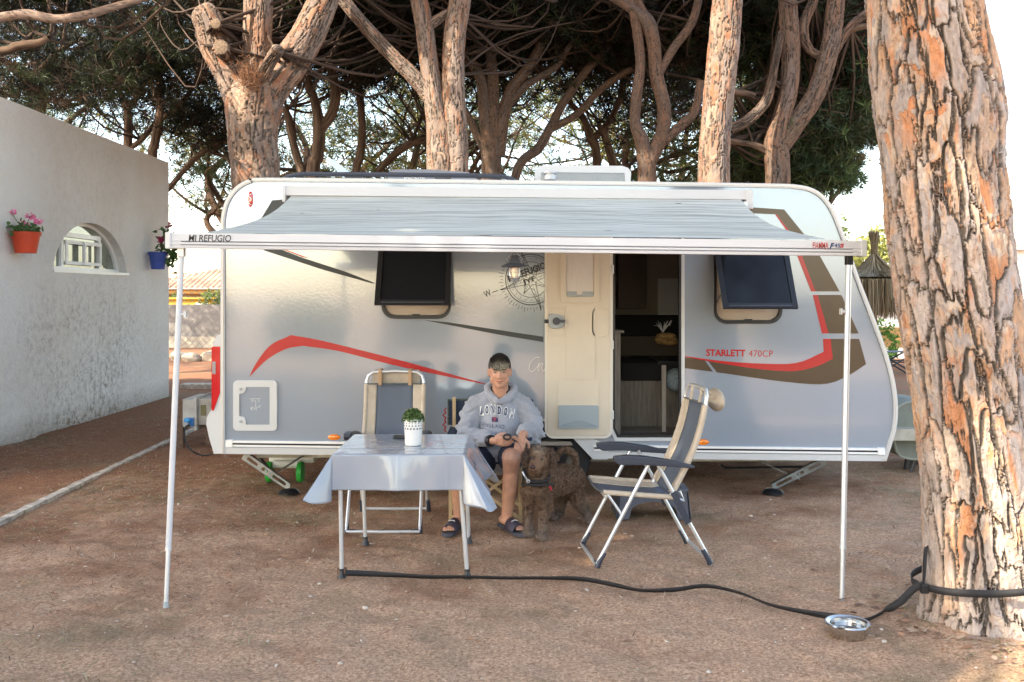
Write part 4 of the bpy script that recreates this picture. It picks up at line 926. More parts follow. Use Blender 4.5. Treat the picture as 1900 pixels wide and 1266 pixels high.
# ------------------------------------------------------------ campsite power box
o = thing('power_box', 'weathered white electricity box on dark posts, blue socket at its side', 'electricity box', P(365, 830, 10.2))
Y = 10.0; x0, x1, x2 = P(338,0,Y).x, P(363,0,Y).x, P(400,0,Y).x; za, zb_ = P(0,793,Y).z, P(0,741,Y).z
m = MB(); m.box(x0, x1, Y, Y+.55, za, zb_, .01); m.box(x1-.01, x1+.015, Y-.02, Y+.6, za-.03, zb_+.02, .005)
m.build('cabinet', mat('grey_box', (.50,.49,.45), .7, var=.15, scale=6), o)
m = MB(); m.box(x1+.016, x2+.1, Y+.03, Y+.5, za+.02, zb_, .01); m.build('rear_cabinet', mat('box_side', (.40,.38,.34), .7, var=.2, scale=6), o)
m = MB(); 
for a in (366, 385): m.box(P(a,0,Y).x+.03, P(a+9,0,Y).x+.03, Y+.018, Y+.029, P(0,772,Y).z, P(0,752,Y).z)
m.build('meter_window', mat('olive_glass', (.16,.15,.07), .3), o)
for xx, yy in ((x0-.03, Y+.0), (x1-.02, Y+.5), (x2-.1, Y+.1)): m = MB(); m.box(xx-.035, xx+.035, yy, yy+.06, -.1, za+.28 if xx < x0 else za); m.build('post', M['twig'], o)
m = MB(); m.box(P(347,0,Y).x, P(361,0,Y).x, Y-.05, Y-.001, P(0,790,Y).z, P(0,775,Y).z, .006); so_ = m.build('socket', mat('blue_socket', (.02,.20,.55), .35), o)
m = MB(); m.ball(P(351,779,Y)+Vector((0,-.07,0)), (.035,.03,.03), 12, 8); m.build('flap', mat('light_blue', (.05,.35,.70), .35), so_, True)
m = MB(); m.tube([P(352,789,Y)+Vector((0,-.05,0)), P(351,785,Y)+Vector((0,-.11,0))], .024, 12); m.build('plug', M['grey_pl'], so_, True)
m = MB(); q = [(351,789,9.85),(345,792,9.8),(342,803,9.75),(345,822,9.6),(358,838,9.4),(375,845,9.3),(388,844,9.1),(400,841,8.6)]
pts = smooth_path([(*P(a, b_, c), 0) for a, b_, c in q], 40)[:, :3]; pts[:, 2] = np.maximum(pts[:, 2], .01)
m.tube([Vector(p) for p in pts], .009, 8); tag(m.build('power_cable', M['black_pl'], None, True), 'black power cable looping from the blue socket to the caravan', 'cable')

# ------------------------------------------------------------ awning
aw = thing('awning', 'grey wind-out awning over the caravan side with white housing and two poles', 'awning', (0, 6.3, 0))
M['aw_white'] = mat('awning_white', (.55,.55,.56), .32, spec=.5)
def canvas():
    m = bpy.data.materials.new('striated_canvas'); m.use_nodes = True; n = m.node_tree.nodes; l = m.node_tree.links; b = n['Principled BSDF']; b.inputs['Roughness'].default_value = .6
    tc = n.new('ShaderNodeTexCoord'); mp = n.new('ShaderNodeMapping'); mp.inputs['Scale'].default_value = (.5, 13, 1); l.new(tc.outputs['Object'], mp.inputs[0])
    t = n.new('ShaderNodeTexNoise'); t.inputs['Scale'].default_value = 2.2; t.inputs['Detail'].default_value = 9; t.inputs['Roughness'].default_value = .72; t.inputs['Distortion'].default_value = .6; l.new(mp.outputs[0], t.inputs[0])
    r = n.new('ShaderNodeValToRGB'); e = r.color_ramp.elements; e[0].position = .37; e[0].color = (.27,.26,.21,1); e[1].position = .55; e[1].color = (.70,.68,.58,1); l.new(t.outputs[0], r.inputs[0])
    t2 = n.new('ShaderNodeTexNoise'); t2.inputs['Scale'].default_value = 5; t2.inputs['Detail'].default_value = 2; l.new(tc.outputs['Object'], t2.inputs[0])
    r2 = n.new('ShaderNodeMapRange'); r2.inputs[1].default_value = .74; r2.inputs[2].default_value = .78; l.new(t2.outputs[0], r2.inputs[0])
    mx = n.new('ShaderNodeMix'); mx.data_type = 'RGBA'; l.new(r2.outputs[0], mx.inputs[0]); l.new(r.outputs[0], mx.inputs[6]); mx.inputs[7].default_value = (.16,.10,.04,1)
    l.new(mx.outputs[2], b.inputs['Base Color'])
    tr = n.new('ShaderNodeBsdfTranslucent'); l.new(mx.outputs[2], tr.inputs[0]); ms = n.new('ShaderNodeMixShader'); ms.inputs[0].default_value = .10
    l.new(b.outputs[0], ms.inputs[1]); l.new(tr.outputs[0], ms.inputs[2]); l.new(ms.outputs[0], n['Material Output'].inputs[0]); return m
M['canvas'] = canvas()
A0, A1 = P(527,345,7.48), P(1387,353,7.48)
def xyz_lerp(a, b_, t): return a+(b_-a)*t
m = MB(); secs = [(0,0),(.0,-.072),(.02,-.078),(.105,-.078),(.108,-.02),(.095,0)]   # (depth toward the caravan, z)
def sweep(m, a, b_, sec, flip=1):
    n = len(sec); vs = [a+Vector((0, s[0]*flip, s[1])) for s in sec]+[b_+Vector((0, s[0]*flip, s[1])) for s in sec]
    m.add(vs, [(i, (i+1) % n, (i+1) % n+n, i+n) for i in range(n)]+[tuple(range(n)), tuple(range(2*n-1, n-1, -1))])
sweep(m, A0, A1, secs); m.build('housing', M['aw_white'], aw)
m = MB()
for a in (A0, A1):
    s = 1 if a is A0 else -1
    m.box(a.x-.012, a.x+.012+.03*(s < 0), 7.472, 7.592, a.z-.145+.02*(s > 0), a.z+.004, .006)
m.build('end_cap', M['grp'], aw)
m = MB(); q = P(1381,380,7.44); m.tube([q, q+Vector((0,-.03,0))], .022, 14); m.tube([q+Vector((0,-.03,0)), q+Vector((0,-.045,0))], .01, 10); m.build('crank_eye', M['alu'], aw, True)
# canopy, sagging between case and lead bar
B0 = P(318,432.5,5.1); B1 = P(1597,447,5.1)
T0, T1 = P(540,364,7.5), P(1374,370,7.5); L0, L1 = P(372,433,5.16), P(1535,444,5.16); nu, nv = 120, 60; V = []
for j in range(nv):
    t = j/(nv-1)
    for i in range(nu):
        u = i/(nu-1); a = T0.lerp(T1, u); b_ = L0.lerp(L1, u); p = a.lerp(b_, t)
        pin = .05*math.sin(PI*t)*(2*u-1); e = abs(2*u-1)**8
        p.x -= pin*e; p.z -= (.035+.012*e)*math.sin(PI*t)*(1+.2*math.sin(u*9)); p.z += .0025*math.sin(u*37+t*3)*math.sin(PI*t)
        V.append(p)
i, j = np.meshgrid(np.arange(nv-1), np.arange(nu-1), indexing='ij'); fc = np.stack([i*nu+j, i*nu+j+1, (i+1)*nu+j+1, (i+1)*nu+j], -1).reshape(-1, 4)
np_mesh('canopy', np.array([tuple(v) for v in V]), fc, M['canvas'], aw)
m = MB(); sec = [(0,0),(-.002,-.040),(.001,-.043),(.001,-.046),(-.006,-.049),(-.006,-.058),(-.001,-.060),(-.001,-.063),(-.008,-.066),(-.006,-.080),(.05,-.080),(.055,-.01),(.05,.002)]
sweep(m, B0, B1, sec); bar = m.build('lead_bar', M['aw_white'], aw)
m = MB()
for z in (-.0445, -.0615): 
    a = B0+Vector((.05, -.0005, z)); b_ = B1+Vector((-.04, -.0005, z)); m.bar(a, b_, .002, .0028)
m.build('groove', M['dark_grey'], bar)
for a, s in ((B0, -1), (B1, 1)): m = MB(); m.box(min(a.x, a.x+s*.03), max(a.x, a.x+s*.03), 5.088, 5.155, a.z-.083, a.z+.004, .006); m.build('bar_end', M['grp'], bar)
m = MB(); u = (B1-B0).normalized(); 
def bart(body, x0, x1, yb, h, mt_m, bold, shear): put_text(mt_m, body, P(x0, yb, 5.097), u*((x1-x0)/F*5.097), (0,0,h/F*5.097), bold, shear, 1.0)
bart('MI REFUGIO', 350, 429, 448, 12.5, m, .010, .12); bar_t = m.build('lettering', M['black_pl'], bar)
m = MB(); bart('FIAMMA', 1508, 1537, 461.5, 12, m, .015, 0); bart('S', 1558, 1566, 460, 8, m, .05, .2); o_t = m.build('red_lettering', M['red'], bar)
m = MB(); bart('F', 1539, 1548, 462, 11, m, .05, .35); bart('45', 1548, 1559, 459.5, 7.5, m, .02, .1); m.build('blue_lettering', mat('navy_ink', (.04,.06,.16), .5), bar)
# support poles
for (tx, ty), (fx, fy), (kx, ky) in (((337,461),(308,1124),(337,587)), ((1575,476),(1562,1117),(1568,580))):
    t = P(tx, ty, 5.13); t.z -= .0; Yf = EYE*F/(fy-HY); f = P(fx, fy, Yf); mid = t.lerp(f, .845)
    m = MB(); m.tube([t+Vector((0,0,-.01)), mid], .0155, 12); po = m.build('support_pole', M['aw_white'] if tx < 900 else M['alu_matt'], aw, True)
    m = MB(); m.tube([mid.lerp(t, .01), f], .0125, 12); m.tube([mid.lerp(t, .005), mid.lerp(f, .03)], .0175, 12); m.build('inner_pole', M['alu_matt'], po, True)
    m = MB(); m.box(t.x-.017, t.x+.017, t.y-.02, t.y+.02, t.z-.045, t.z+.008, .003); m.build('bracket', M['black_pl'] if tx > 900 else M['trim'], po)
    m = MB(); f2 = t.lerp(f, (ky-ty)/(fy-ty)); s = -1 if tx > 900 else 1; m.tube([f2, f2+Vector((s*.03, 0, 0))], .009, 8); m.box(f2.x+min(s*.03, s*.042), f2.x+max(s*.03, s*.042), f2.y-.012, f2.y+.012, f2.z-.016, f2.z+.016, .003); m.build('knob', M['grp'], po)
    m = MB(); m.lathe([(0,-.012),(.016,-.012),(.014,.02),(0,.03)], f, 10); m.build('foot', M['grey_pl'], po)

# lantern hung from the lead bar
o = thing('lantern', 'small black camping lantern hanging from the awning bar', 'lantern', P(955, 500, 5.3))
c = P(955, 518, 5.25); s = 1/F*5.25
m = MB(); m.tube([c+Vector((s*-12,0,s*34)), c+Vector((s*-15,0,s*37)), c+Vector((s*-3,0,s*50)), c+Vector((s*3,0,s*50)), c+Vector((s*15,0,s*37)), c+Vector((s*12,0,s*34))], .0012, 6); m.tube([c+Vector((0,0,s*50)), c+Vector((0,-.03,s*56))], .0012, 6); m.build('bail', M['alu'], o)
m = MB(); m.lathe([(0,s*45),(s*7,s*44),(s*8,s*36),(s*10,s*34),(s*11,s*30),(s*24,s*25),(s*25,s*24),(s*14,s*22),(s*11,s*21),(0,s*21)], c, 28); m.build('cap', M['dark_grey'], o, True)
m = MB()
for k in range(4): a = PI/2*k+.5; m.tube([c+Vector((s*12*math.cos(a),s*12*math.sin(a),s*22)), c+Vector((s*12.5*math.cos(a),s*12.5*math.sin(a),s*8)), c+Vector((s*8*math.cos(a),s*8*math.sin(a),-s*2))], .0009, 6)
for zz in (12.5, 4): m.tube([c+Vector((s*12.5*math.cos(a), s*12.5*math.sin(a), s*zz)) for a in np.linspace(0, 2*PI, 17)], .0008, 5)
m.build('cage', M['black_metal'], o)
m = MB(); m.lathe([(s*9.5,s*21),(s*10.5,s*16),(s*10.5,s*3),(s*8,-s*3),(0,-s*5)], c, 24); m.build('glass', M['clear'], o, True)
m = MB(); m.lathe([(0,s*21),(s*5,s*21),(s*5,s*3),(0,s*2)], c, 16)
for k in range(8): a = PI/4*k; m.tube([c+Vector((s*5*math.cos(a),s*5*math.sin(a),s*20)), c+Vector((s*5*math.cos(a),s*5*math.sin(a),s*3))], .0015, 6)
m.build('lamp_core', mat('frosted_core', (.80,.62,.40), .25, metal=.5), o, True)
# ------------------------------------------------------------ pines
M['bark'] = tint_mat('pine_bark', .85, bump=.35, bscale=160, spec=.2)
M['needles'] = tint_mat('pine_needles', .55, spec=.3, trans_l=.25)
GAPS = []   # openings in the crowns: (point, radius) kept clear along the sun's direction
def gap(px, py, Y, r): GAPS.append((np.array(P(px, py, Y)), r))
for g_ in ((1745,640,4.2,.13),(1760,800,4.2,.22),(1775,930,4.2,.22),(1770,1010,4.2,.20),(1800,1110,4.2,.15),(1740,300,4.2,.10),(1690,180,4.2,.10),(1870,1245,4.0,.30),(1880,1180,4.0,.2),(1800,1262,3.95,.2),(1990,1230,4.0,.3),
           (1330,40,10.2,.42),(1325,130,10.2,.42),(1318,210,10.2,.35),(1312,300,10.2,.2),(385,50,10.2,.35),(405,120,10.2,.25),(575,60,10.2,.35),(540,140,10.2,.25),(478,40,10.2,.25),(848,60,10.7,.22),(845,170,10.7,.16),(850,270,10.7,.12),
           (1490,180,11.2,.12),(430,280,10.2,.12)): gap(*g_)
for q in ((2.9,3.0,.30),(3.5,2.9,.36),(4.2,3.0,.3),(.4,2.2,.3),(-1.2,1.2,.4),(1.9,.2,.5),(-3.0,.3,.4)): GAPS.append((np.array([q[0], q[1], 0.]), q[2]))
SN = np.array(SUN)
def clear_gaps(C):
    keep = np.ones(len(C), bool)
    for p, r in GAPS:
        d = C-p; t = d @ SN; q = d-t[:, None]*SN; keep &= ~((np.linalg.norm(q, axis=1) < r+.06) & (t > .3))
    return keep
def tufts(C, D, n, ln, wd, g, pal, colk):
    """needle tufts at C (m,3), pointing along D; n needles each"""
    m = len(C); C = np.repeat(C, n, 0); D = np.repeat(D, n, 0); N = m*n
    R = g.normal(size=(N, 3)); R /= np.linalg.norm(R, axis=1)[:, None]; d = D*.55+R; d /= np.linalg.norm(d, axis=1)[:, None]
    L = g.uniform(*ln, (N, 1)); s = np.cross(d, g.normal(size=(N, 3))); s /= np.linalg.norm(s, axis=1)[:, None]+1e-9; w = g.uniform(*wd, (N, 1))
    base = C+R*.02
    V = np.stack([base-s*w*.5, base+s*w*.5, base+d*L], 1).reshape(-1, 3)
    c = np.array(pal)[np.repeat(colk, n)]*g.uniform(.65, 1.35, (N, 1)); return V, np.arange(3*N).reshape(-1, 3), np.repeat(c, 3, 0)
PAL_SHADE = [(.014,.023,.009),(.021,.032,.012),(.010,.014,.008),(.050,.028,.016),(.038,.052,.018),(.030,.018,.012)]  # darkened needles: deep shade of the near crowns put into the colour
PAL_LIT = [(.05,.085,.04),(.085,.13,.05),(.04,.07,.035),(.07,.075,.04),(.12,.17,.06),(.06,.05,.03)]  # same needles, greener: the lit look of one clump put into the colour
PAL_SUN = [(.10,.13,.035),(.22,.22,.05),(.06,.09,.03),(.20,.13,.05),(.34,.30,.08),(.12,.07,.035)]  # same needles, yellowed: sunlight on the back row put into the colour
def crown_points(g, c, r, nb, per, spread):
    """branch-tip clusters spread over a flattened crown, denser at its rim and top"""
    d = g.normal(size=(nb, 3)); d /= np.linalg.norm(d, axis=1)[:, None]; rad = g.uniform(.15, 1, nb)**.5
    K = d*rad[:, None]*np.array(r)*np.array([1,1,1.15])+np.array(c); T = np.repeat(K, per, 0); off = g.normal(size=T.shape)*np.array([spread, spread, spread*.45]); return K, T+off, off
def branches(g, starts, K, r0, parts, wob=.18, pal=(.06,.040,.030), side=5):
    for k in K:
        s = starts[g.integers(len(starts))] if len(starts) else k
        s = np.array(s[:3]); L = np.linalg.norm(k-s); m1 = s+(k-s)*.35+np.array([0,0,-.10*L])+g.normal(size=3)*wob*L*.35; m2 = s+(k-s)*.7+g.normal(size=3)*wob*L*.3
        r = r0*(.5+.6*g.random()); parts.append(limb_arrays([(*s, r), (*m1, r*.8), (*m2, r*.5), (*k, r*.22)], 12, side, None, 0, int(g.integers(1000)), [pal]))
def twigs(g, K, parts, n, L, pal=(.07,.045,.032)):
    for k in K:
        for _ in range(n):
            d = g.normal(size=3); d[2] *= .5; d /= np.linalg.norm(d); e = k+d*L*g.uniform(.5, 1.2); mid = (k+e)/2+g.normal(size=3)*.06*L
            parts.append(limb_arrays([(*k, .012), (*mid, .008), (*e, .004)], 5, 3, None, 0, 1, [pal]))
def pine(label, limbs, Yc, crowns, seed, plate=.06, depth=.012, res=(150, 60), r0=.022, name='pine_tree', group='pines of the grove', nn=14, ln=(.08,.17), wd=(.011,.018), over=(), bark=True, pal=None, base=None, dens=1.7, extra=None, flare=0, tw=3):
    """limbs: lists of (px, py, radius_px[, Y]); crowns: (centre, radii, clusters, tufts each, spread)"""
    g = np.random.default_rng(seed); parts = []; tips = []
    for li, lm in enumerate(limbs):
        pts = []
        for q in lm:
            Y = q[3] if len(q) > 3 else Yc; p = P(q[0], q[1], Y); pts.append((p.x, p.y, p.z, q[2]/F*Y))
        if li == 0:                  # carried down to the ground
            b = pts[0]
            if b[2] > .2: pts = [(b[0]-.02, b[1], -.15, b[3]*1.25), (b[0]-.01, b[1], b[2]*.4, b[3]*1.06)]+pts
            root = (pts[0][0], pts[0][1], 0)
        big = max(p[3] for p in pts) > .05
        parts.append(limb_arrays(pts, res[0] if big else 30, res[1] if big else 12, plate if (bark and big) else None, depth, seed*7+li, pal if (bark and big) else [(.105,.068,.048)], flare if li == 0 else 0))
        tips.append(pts[-1])
        if li: tips.append(pts[len(pts)//2])
    o = thing(name, label, 'tree', root, group=group)
    V, Fc, Cc = cat_arrays(parts); np_mesh('trunk', V, Fc, M['bark'], o, cols=Cc)
    bp = []; tv = []
    for (c, r, nb, per, spread, *lit) in crowns:
        K, T, off = crown_points(g, c, r, nb, int(per*dens), spread)
        if extra: branches(g, [t for t in tips if t[2] > 2] or tips, K[:extra], r0, bp)
        else: branches(g, tips, K[::2], r0, bp)
        twigs(g, K, bp, tw, spread*1.6)
        keep = clear_gaps(T); T, off = T[keep], off[keep]
        D = off/(np.linalg.norm(off, axis=1)[:, None]+1e-6); D[:, 2] += .5
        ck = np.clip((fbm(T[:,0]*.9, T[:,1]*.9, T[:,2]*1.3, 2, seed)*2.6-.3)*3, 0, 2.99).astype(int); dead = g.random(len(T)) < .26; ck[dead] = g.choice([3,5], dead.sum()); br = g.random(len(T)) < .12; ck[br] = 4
        tv.append(tufts(T, D, nn, ln, wd, g, PAL_SUN if 'back row' in group else (PAL_LIT if lit else PAL_SHADE), ck))
    for (c, r, nb) in over:      # the part of the crown that spreads above the picture
        K, T, off = crown_points(g, c, r, nb, 22, .42); hi = max(tips, key=lambda t: t[2]); branches(g, [(hi[0], hi[1], hi[2]+.6)], K[:5], .05, bp)
        T = T[clear_gaps(T)]; D = np.tile([0, 0, .4], (len(T), 1)); tv.append(tufts(T, D, 9, (.18,.34), (.05,.08), g, PAL_SHADE, g.integers(0, 3, len(T))))
    if bp: V, Fc, Cc = cat_arrays(bp); np_mesh('branches', V, Fc, M['bark'], o, cols=Cc)
    if tv:
        V, Fc, Cc = cat_arrays(tv); np_mesh('crown', V, Fc, M['needles'], o, cols=Cc, smooth=False)
    return o
def W(px, py, Y): return tuple(P(px, py, Y))
PALE = [(.27,.185,.135),(.22,.165,.135),(.26,.12,.07),(.18,.14,.12),(.31,.22,.165),(.27,.15,.10)]
# the big pine in front on the right
Yt = 4.66
big = [(1880,1215,150),(1868,1190,138),(1845,1160,128),(1836,1100,116),(1828,1000,112),(1818,900,108),(1806,800,107),(1793,700,107),(1780,600,110),(1768,500,110),(1758,400,110),(1748,300,107),(1742,215,115),(1728,120,110),(1714,0,103),(1700,-140,100),(1690,-400,95),(1700,-800,88),(1690,-1300,70)]
fg_pal = [(.46,.32,.225),(.38,.30,.255),(.47,.21,.105),(.48,.28,.165),(.32,.27,.245),(.49,.38,.295),(.48,.29,.18),(.34,.29,.265)]
pine('massive orange-barked pine trunk in the foreground on the right', [[(a, b_, c_*.96) for a, b_, c_ in big]], Yt, [((1.6,4.9,8.6),(3.2,2.6,1.2),60,22,.42)], 21, plate=.10, depth=.026, res=(1500, 520), r0=.08, pal=fg_pal, nn=9, ln=(.12,.24), wd=(.012,.02), flare=.20, tw=1, extra=10)
# forked pine behind the left end of the caravan
vt = pine('stout pine with three cut-back arms rising behind the caravan at left',
     [[(475,330,43),(472,280,44),(470,235,46),(472,195,52),(474,165,46),(476,120,30),(478,60,27),(480,-20,27),(484,-120,25)],
      [(462,220,30),(448,175,34),(428,130,32),(405,90,31),(390,50,28),(380,28,25),(374,16,18),(372,13,4)],
      [(480,210,34),(505,160,34),(538,118,34),(568,70,31),(592,20,29),(612,-30,27),(650,-120,22)],
      [(478,160,13,10.45),(495,125,12,10.3),(513,97,12,10.2),(515,94,11,10.19),(515,94,1,10.19)],
      [(420,100,14,10.45),(412,92,15,10.25),(410,88,14,10.17),(410,88,1,10.17)],
      [(404,50,10,10.45),(401,46,10,10.25),(400,44,10,10.2),(400,44,1,10.2)]],
     10.6, [((-3.2,13.0,5.75),(2.6,1.2,.95),80,36,.32),((-1.3,12.8,5.7),(1.8,1.1,.8),60,34,.34)], 22, over=[((-3.2,9.0,8.4),(2.3,2.0,.8),70)], plate=.105, depth=.022, res=(420, 150), pal=PALE)
for px, py, Y, r in ((514,94,10.18,12),(410,88,10.16,14),(400,44,10.19,10),(373,13,10.5,4)):
    q = P(px, py, Y); m = MB(); m.lathe([(0,-.012),(r/F*Y*.45,-.010),(r/F*Y*.9,-.004),(r/F*Y*.98,.012)], q, 20, 'y'); m.build('cut_face', mat('cut_wood', (.17,.12,.085), .9, var=.4, scale=40), vt)
g = np.random.default_rng(4); m = MB(); c = Vector(P(464,143,10.25))
for _ in range(420):
    p = c+Vector((g.normal(0,.07), g.normal(0,.05), g.normal(0,.09))); d = Vector(g.normal(size=3)).normalized()*g.uniform(.05,.13); m.tube([p, p+d*.5+Vector((0,0,-.01)), p+d], .0022, 3, False)
struct(m.build('needle_nest', mat('dead_needles', (.20,.095,.05), .9, var=.3, scale=40)), 'stuff')
pine('double-stemmed pine behind the awning centre, stems fused low',
     [[(818,330,27),(817,290,25),(812,230,21),(803,170,18),(795,110,17),(787,50,17),(775,-10,16),(760,-80,14)],
      [(845,330,24),(846,280,23),(843,210,22),(841,140,20),(843,70,20),(852,10,20),(865,-60,18)],
      [(806,190,15),(775,150,14),(735,110,13),(692,65,12.5),(655,22,12),(630,-10,11),(600,-60,9)],
      [(800,45,10),(820,32,9),(842,20,8)]], 11.0, [((.2,13.2,5.7),(2.6,1.2,.8),100,34,.32)], 23, over=[((.2,8.8,8.6),(2.4,2.1,.8),70)], plate=.09, depth=.014, res=(330, 100), pal=PALE)
pine('dark clustered pine with several close stems, right of the double-stemmed pine',
     [[(912,330,19),(908,270,17),(900,200,13),(893,150,10),(872,110,9),(850,70,8),(835,20,7)],
      [(918,300,13),(916,220,12),(914,140,11),(905,60,9),(900,0,8)],
      [(922,290,15),(935,210,12),(950,165,11),(985,120,10),(1010,70,9),(1050,20,8),(1075,-40,7)],
      [(905,285,9),(885,250,8),(868,215,7),(850,190,6)], [(925,215,9),(975,160,7),(1030,125,6),(1060,80,5),(1100,40,5)]],
     13.0, [((-.2,14.6,5.9),(2.3,1.2,.9),80,34,.34),((-.1,14.2,5.0),(1.6,1.0,.4),14,26,.30)], 24, plate=.04, depth=.005, res=(150, 50), pal=[(.15,.095,.065),(.12,.08,.06),(.17,.10,.065)])
pine('slender pine leaning to the right in the gap left of the roof vent',
     [[(955,337,9),(1000,275,9),(1020,240,8.5),(1045,192,8),(1085,135,7.5),(1130,85,7),(1160,40,6)], [(1017,243,7),(1070,212,7),(1110,170,6.5),(1150,140,6),(1200,110,5),(1230,60,5)]],
     13.5, [((1.6,14,5.6),(1.9,1.3,.7),60,32,.32)], 25, plate=.04, depth=.004, res=(120, 36), pal=[(.17,.11,.08),(.14,.09,.065)])
pine('small crooked pine right of the leaning pine, seen over the roof vent',
     [[(1108,310,8),(1095,255,8),(1080,215,6),(1058,190,5),(1040,150,4)], [(1100,260,7),(1130,225,6),(1150,185,6),(1158,140,5),(1180,100,4)], [(1138,308,7),(1125,260,7),(1110,230,5)]],
     15.5, [((1.8,16,5.2),(2.1,1.2,.9),32,28,.34)], 26, plate=None, bark=False, res=(60, 24))
pine('twisted pine with crossing limbs just left of the sunlit trunk',
     [[(1200,335,17),(1198,300,16),(1190,262,13),(1178,225,10),(1182,170,10),(1188,120,9),(1182,60,9),(1170,0,8)],
      [(1205,300,14),(1228,250,13),(1232,200,13),(1218,140,13),(1212,80,13),(1200,40,14),(1170,15,10),(1130,-10,9)],
      [(1212,90,9),(1200,40,9),(1170,-20,8)], [(1228,265,9),(1262,235,9),(1290,205,8),(1300,150,7)],[(1215,150,8),(1250,90,8),(1285,40,8),(1300,-20,7)]],
     11.6, [((2.0,13.3,5.7),(2.2,1.2,.85),80,34,.32)], 27, plate=.04, depth=.006, res=(220, 60), pal=[(.15,.092,.065),(.12,.08,.06),(.17,.095,.065)])
pine('straight sunlit pine trunk with pale flaking bark, right of the roof vent',
     [[(1325,335,28),(1326,280,27),(1331,210,27),(1338,140,28),(1345,70,28),(1350,0,27),(1356,-120,25)]],
     10.4, [((3.1,12.9,5.6),(2.0,1.2,.8),75,34,.32)], 28, plate=.095, depth=.018, res=(420, 130), pal=PALE, extra=14)
pine('forked pine with two curving limbs behind the caravan at right',
     [[(1443,342,23),(1442,300,23),(1440,262,22),(1452,215,17),(1464,165,16.5),(1468,100,17),(1464,40,17),(1460,-30,16)],
      [(1448,268,20),(1480,225,18),(1510,180,18),(1530,125,18),(1543,70,17.5),(1550,10,17),(1556,-60,16)],
      [(1355,240,10,11.3),(1390,222,10,11.3),(1420,190,9,11.3),(1432,150,8,11.3),(1440,110,7,11.3),(1450,60,6)],
      [(1530,135,8),(1570,60,8),(1610,22,7),(1650,-20,6)], [(1533,110,8),(1500,90,8),(1490,50,10),(1510,0,9)],[(1400,180,7),(1385,175,7),(1362,172,6)],[(1536,95,7),(1580,55,6),(1640,45,5)],[(1440,290,7),(1400,270,6),(1350,262,5)]],
     11.4, [((4.0,13.4,5.7),(1.8,1.2,.85),75,34,.32),((3.75,12.6,3.75),(.70,.6,.5),34,44,.22,1),((4.3,12.7,4.15),(.62,.6,.6),34,44,.22,1),((4.1,12.9,4.85),(.9,.7,.4),26,38,.26,1),((4.62,12.8,4.2),(.35,.4,.5),18,40,.2,1),((3.4,12.9,3.25),(.6,.4,.3),18,36,.2,1),((4.02,12.7,3.15),(.42,.4,.22),12,40,.18,1)], 29, plate=.09, depth=.014, res=(300, 90), pal=[(.17,.105,.075),(.135,.09,.065),(.19,.105,.07)])
pine('thin pine with a split stem above the white building, nearer of two',
     [[(282,310,9),(288,265,8.5),(297,210,8),(296,150,7),(290,100,7),(285,40,6)], [(296,225,5),(330,195,5),(360,160,4),(372,110,4)], [(290,100,5),(260,80,4),(235,90,4)]],
     15.0, [((-5.0,15.4,5.7),(2.2,1.4,.8),40,30,.34)], 30, plate=None, bark=False, res=(60, 24))
pine('Y-shaped pine standing behind the white building roof',
     [[(237,290,8),(238,240,8),(236,205,7),(222,170,5),(200,140,5),(170,120,4)], [(238,205,6),(262,165,5),(275,120,5),(270,70,5)],[(225,285,5),(262,260,5),(290,225,4)]],
     17.0, [((-6.6,16.6,5.6),(2.0,1.5,.8),34,30,.36)], 31, plate=None, bark=False, res=(60, 24))
pine('dark pine at the far left over the building roof',
     [[(75,205,9),(60,175,8),(40,145,7),(15,120,6),(-20,90,6)], [(50,155,6),(85,120,6),(110,95,5),(150,70,4)]],
     14.5, [((-6.4,14.2,5.0),(2.0,1.5,.7),36,30,.34)], 32, plate=None, bark=False, res=(60, 24))
pine('crooked pine just right of the stout forked pine',
     [[(580,330,13),(588,290,12),(592,240,11),(585,190,8),(570,150,8),(565,100,7)], [(592,245,9),(618,205,9),(622,160,9),(608,110,8),(600,60,8)], [(560,320,8),(545,270,7),(530,200,6)]],
     13.6, [((-2.6,14.0,5.4),(2.0,1.4,.8),40,30,.34)], 33, plate=None, bark=False, res=(80, 26))
pine('slim pine left of the double-stemmed pine, low limb to the left',
     [[(660,335,8),(668,290,8),(672,240,7),(668,180,7),(660,120,6)], [(700,318,6),(735,285,7),(765,265,7),(800,255,6)]],
     14.6, [((-1.9,15.0,5.7),(1.9,1.3,.8),34,28,.34)], 34, plate=None, bark=False, res=(60, 22))
pine('low arching pine leaning out from behind the building beside the caravan corner',
     [[(225,560,7),(262,440,6),(300,365,5.5),(318,345,5),(345,312,5),(375,283,5.5),(415,262,6),(450,250,6)], [(445,335,3),(425,300,3),(410,288,3),(395,285,2)]],
     15.7, [((-4.9,15.7,4.3),(.8,.7,.35),12,26,.24)], 35, plate=None, bark=False, res=(40, 16))
# overhanging limb at the top left, on a pine that stands behind the building
pine('long bare limb sweeping across the top-left corner above the white building',
     [[(-260,260,14),(-200,120,13),(-120,50,11),(0,33,9),(50,27,9),(105,36,8.5),(160,28,8),(215,12,7),(290,-10,6),(360,-40,5)], [(-120,90,8),(0,95,8),(35,85,8),(70,80,7),(90,70,5)]],
     8.6, [((-4.7,9.3,4.8),(1.2,1.0,.3),34,30,.28)], 36, plate=.04, depth=.003, res=(120, 24), pal=[(.26,.18,.14),(.22,.15,.12)])
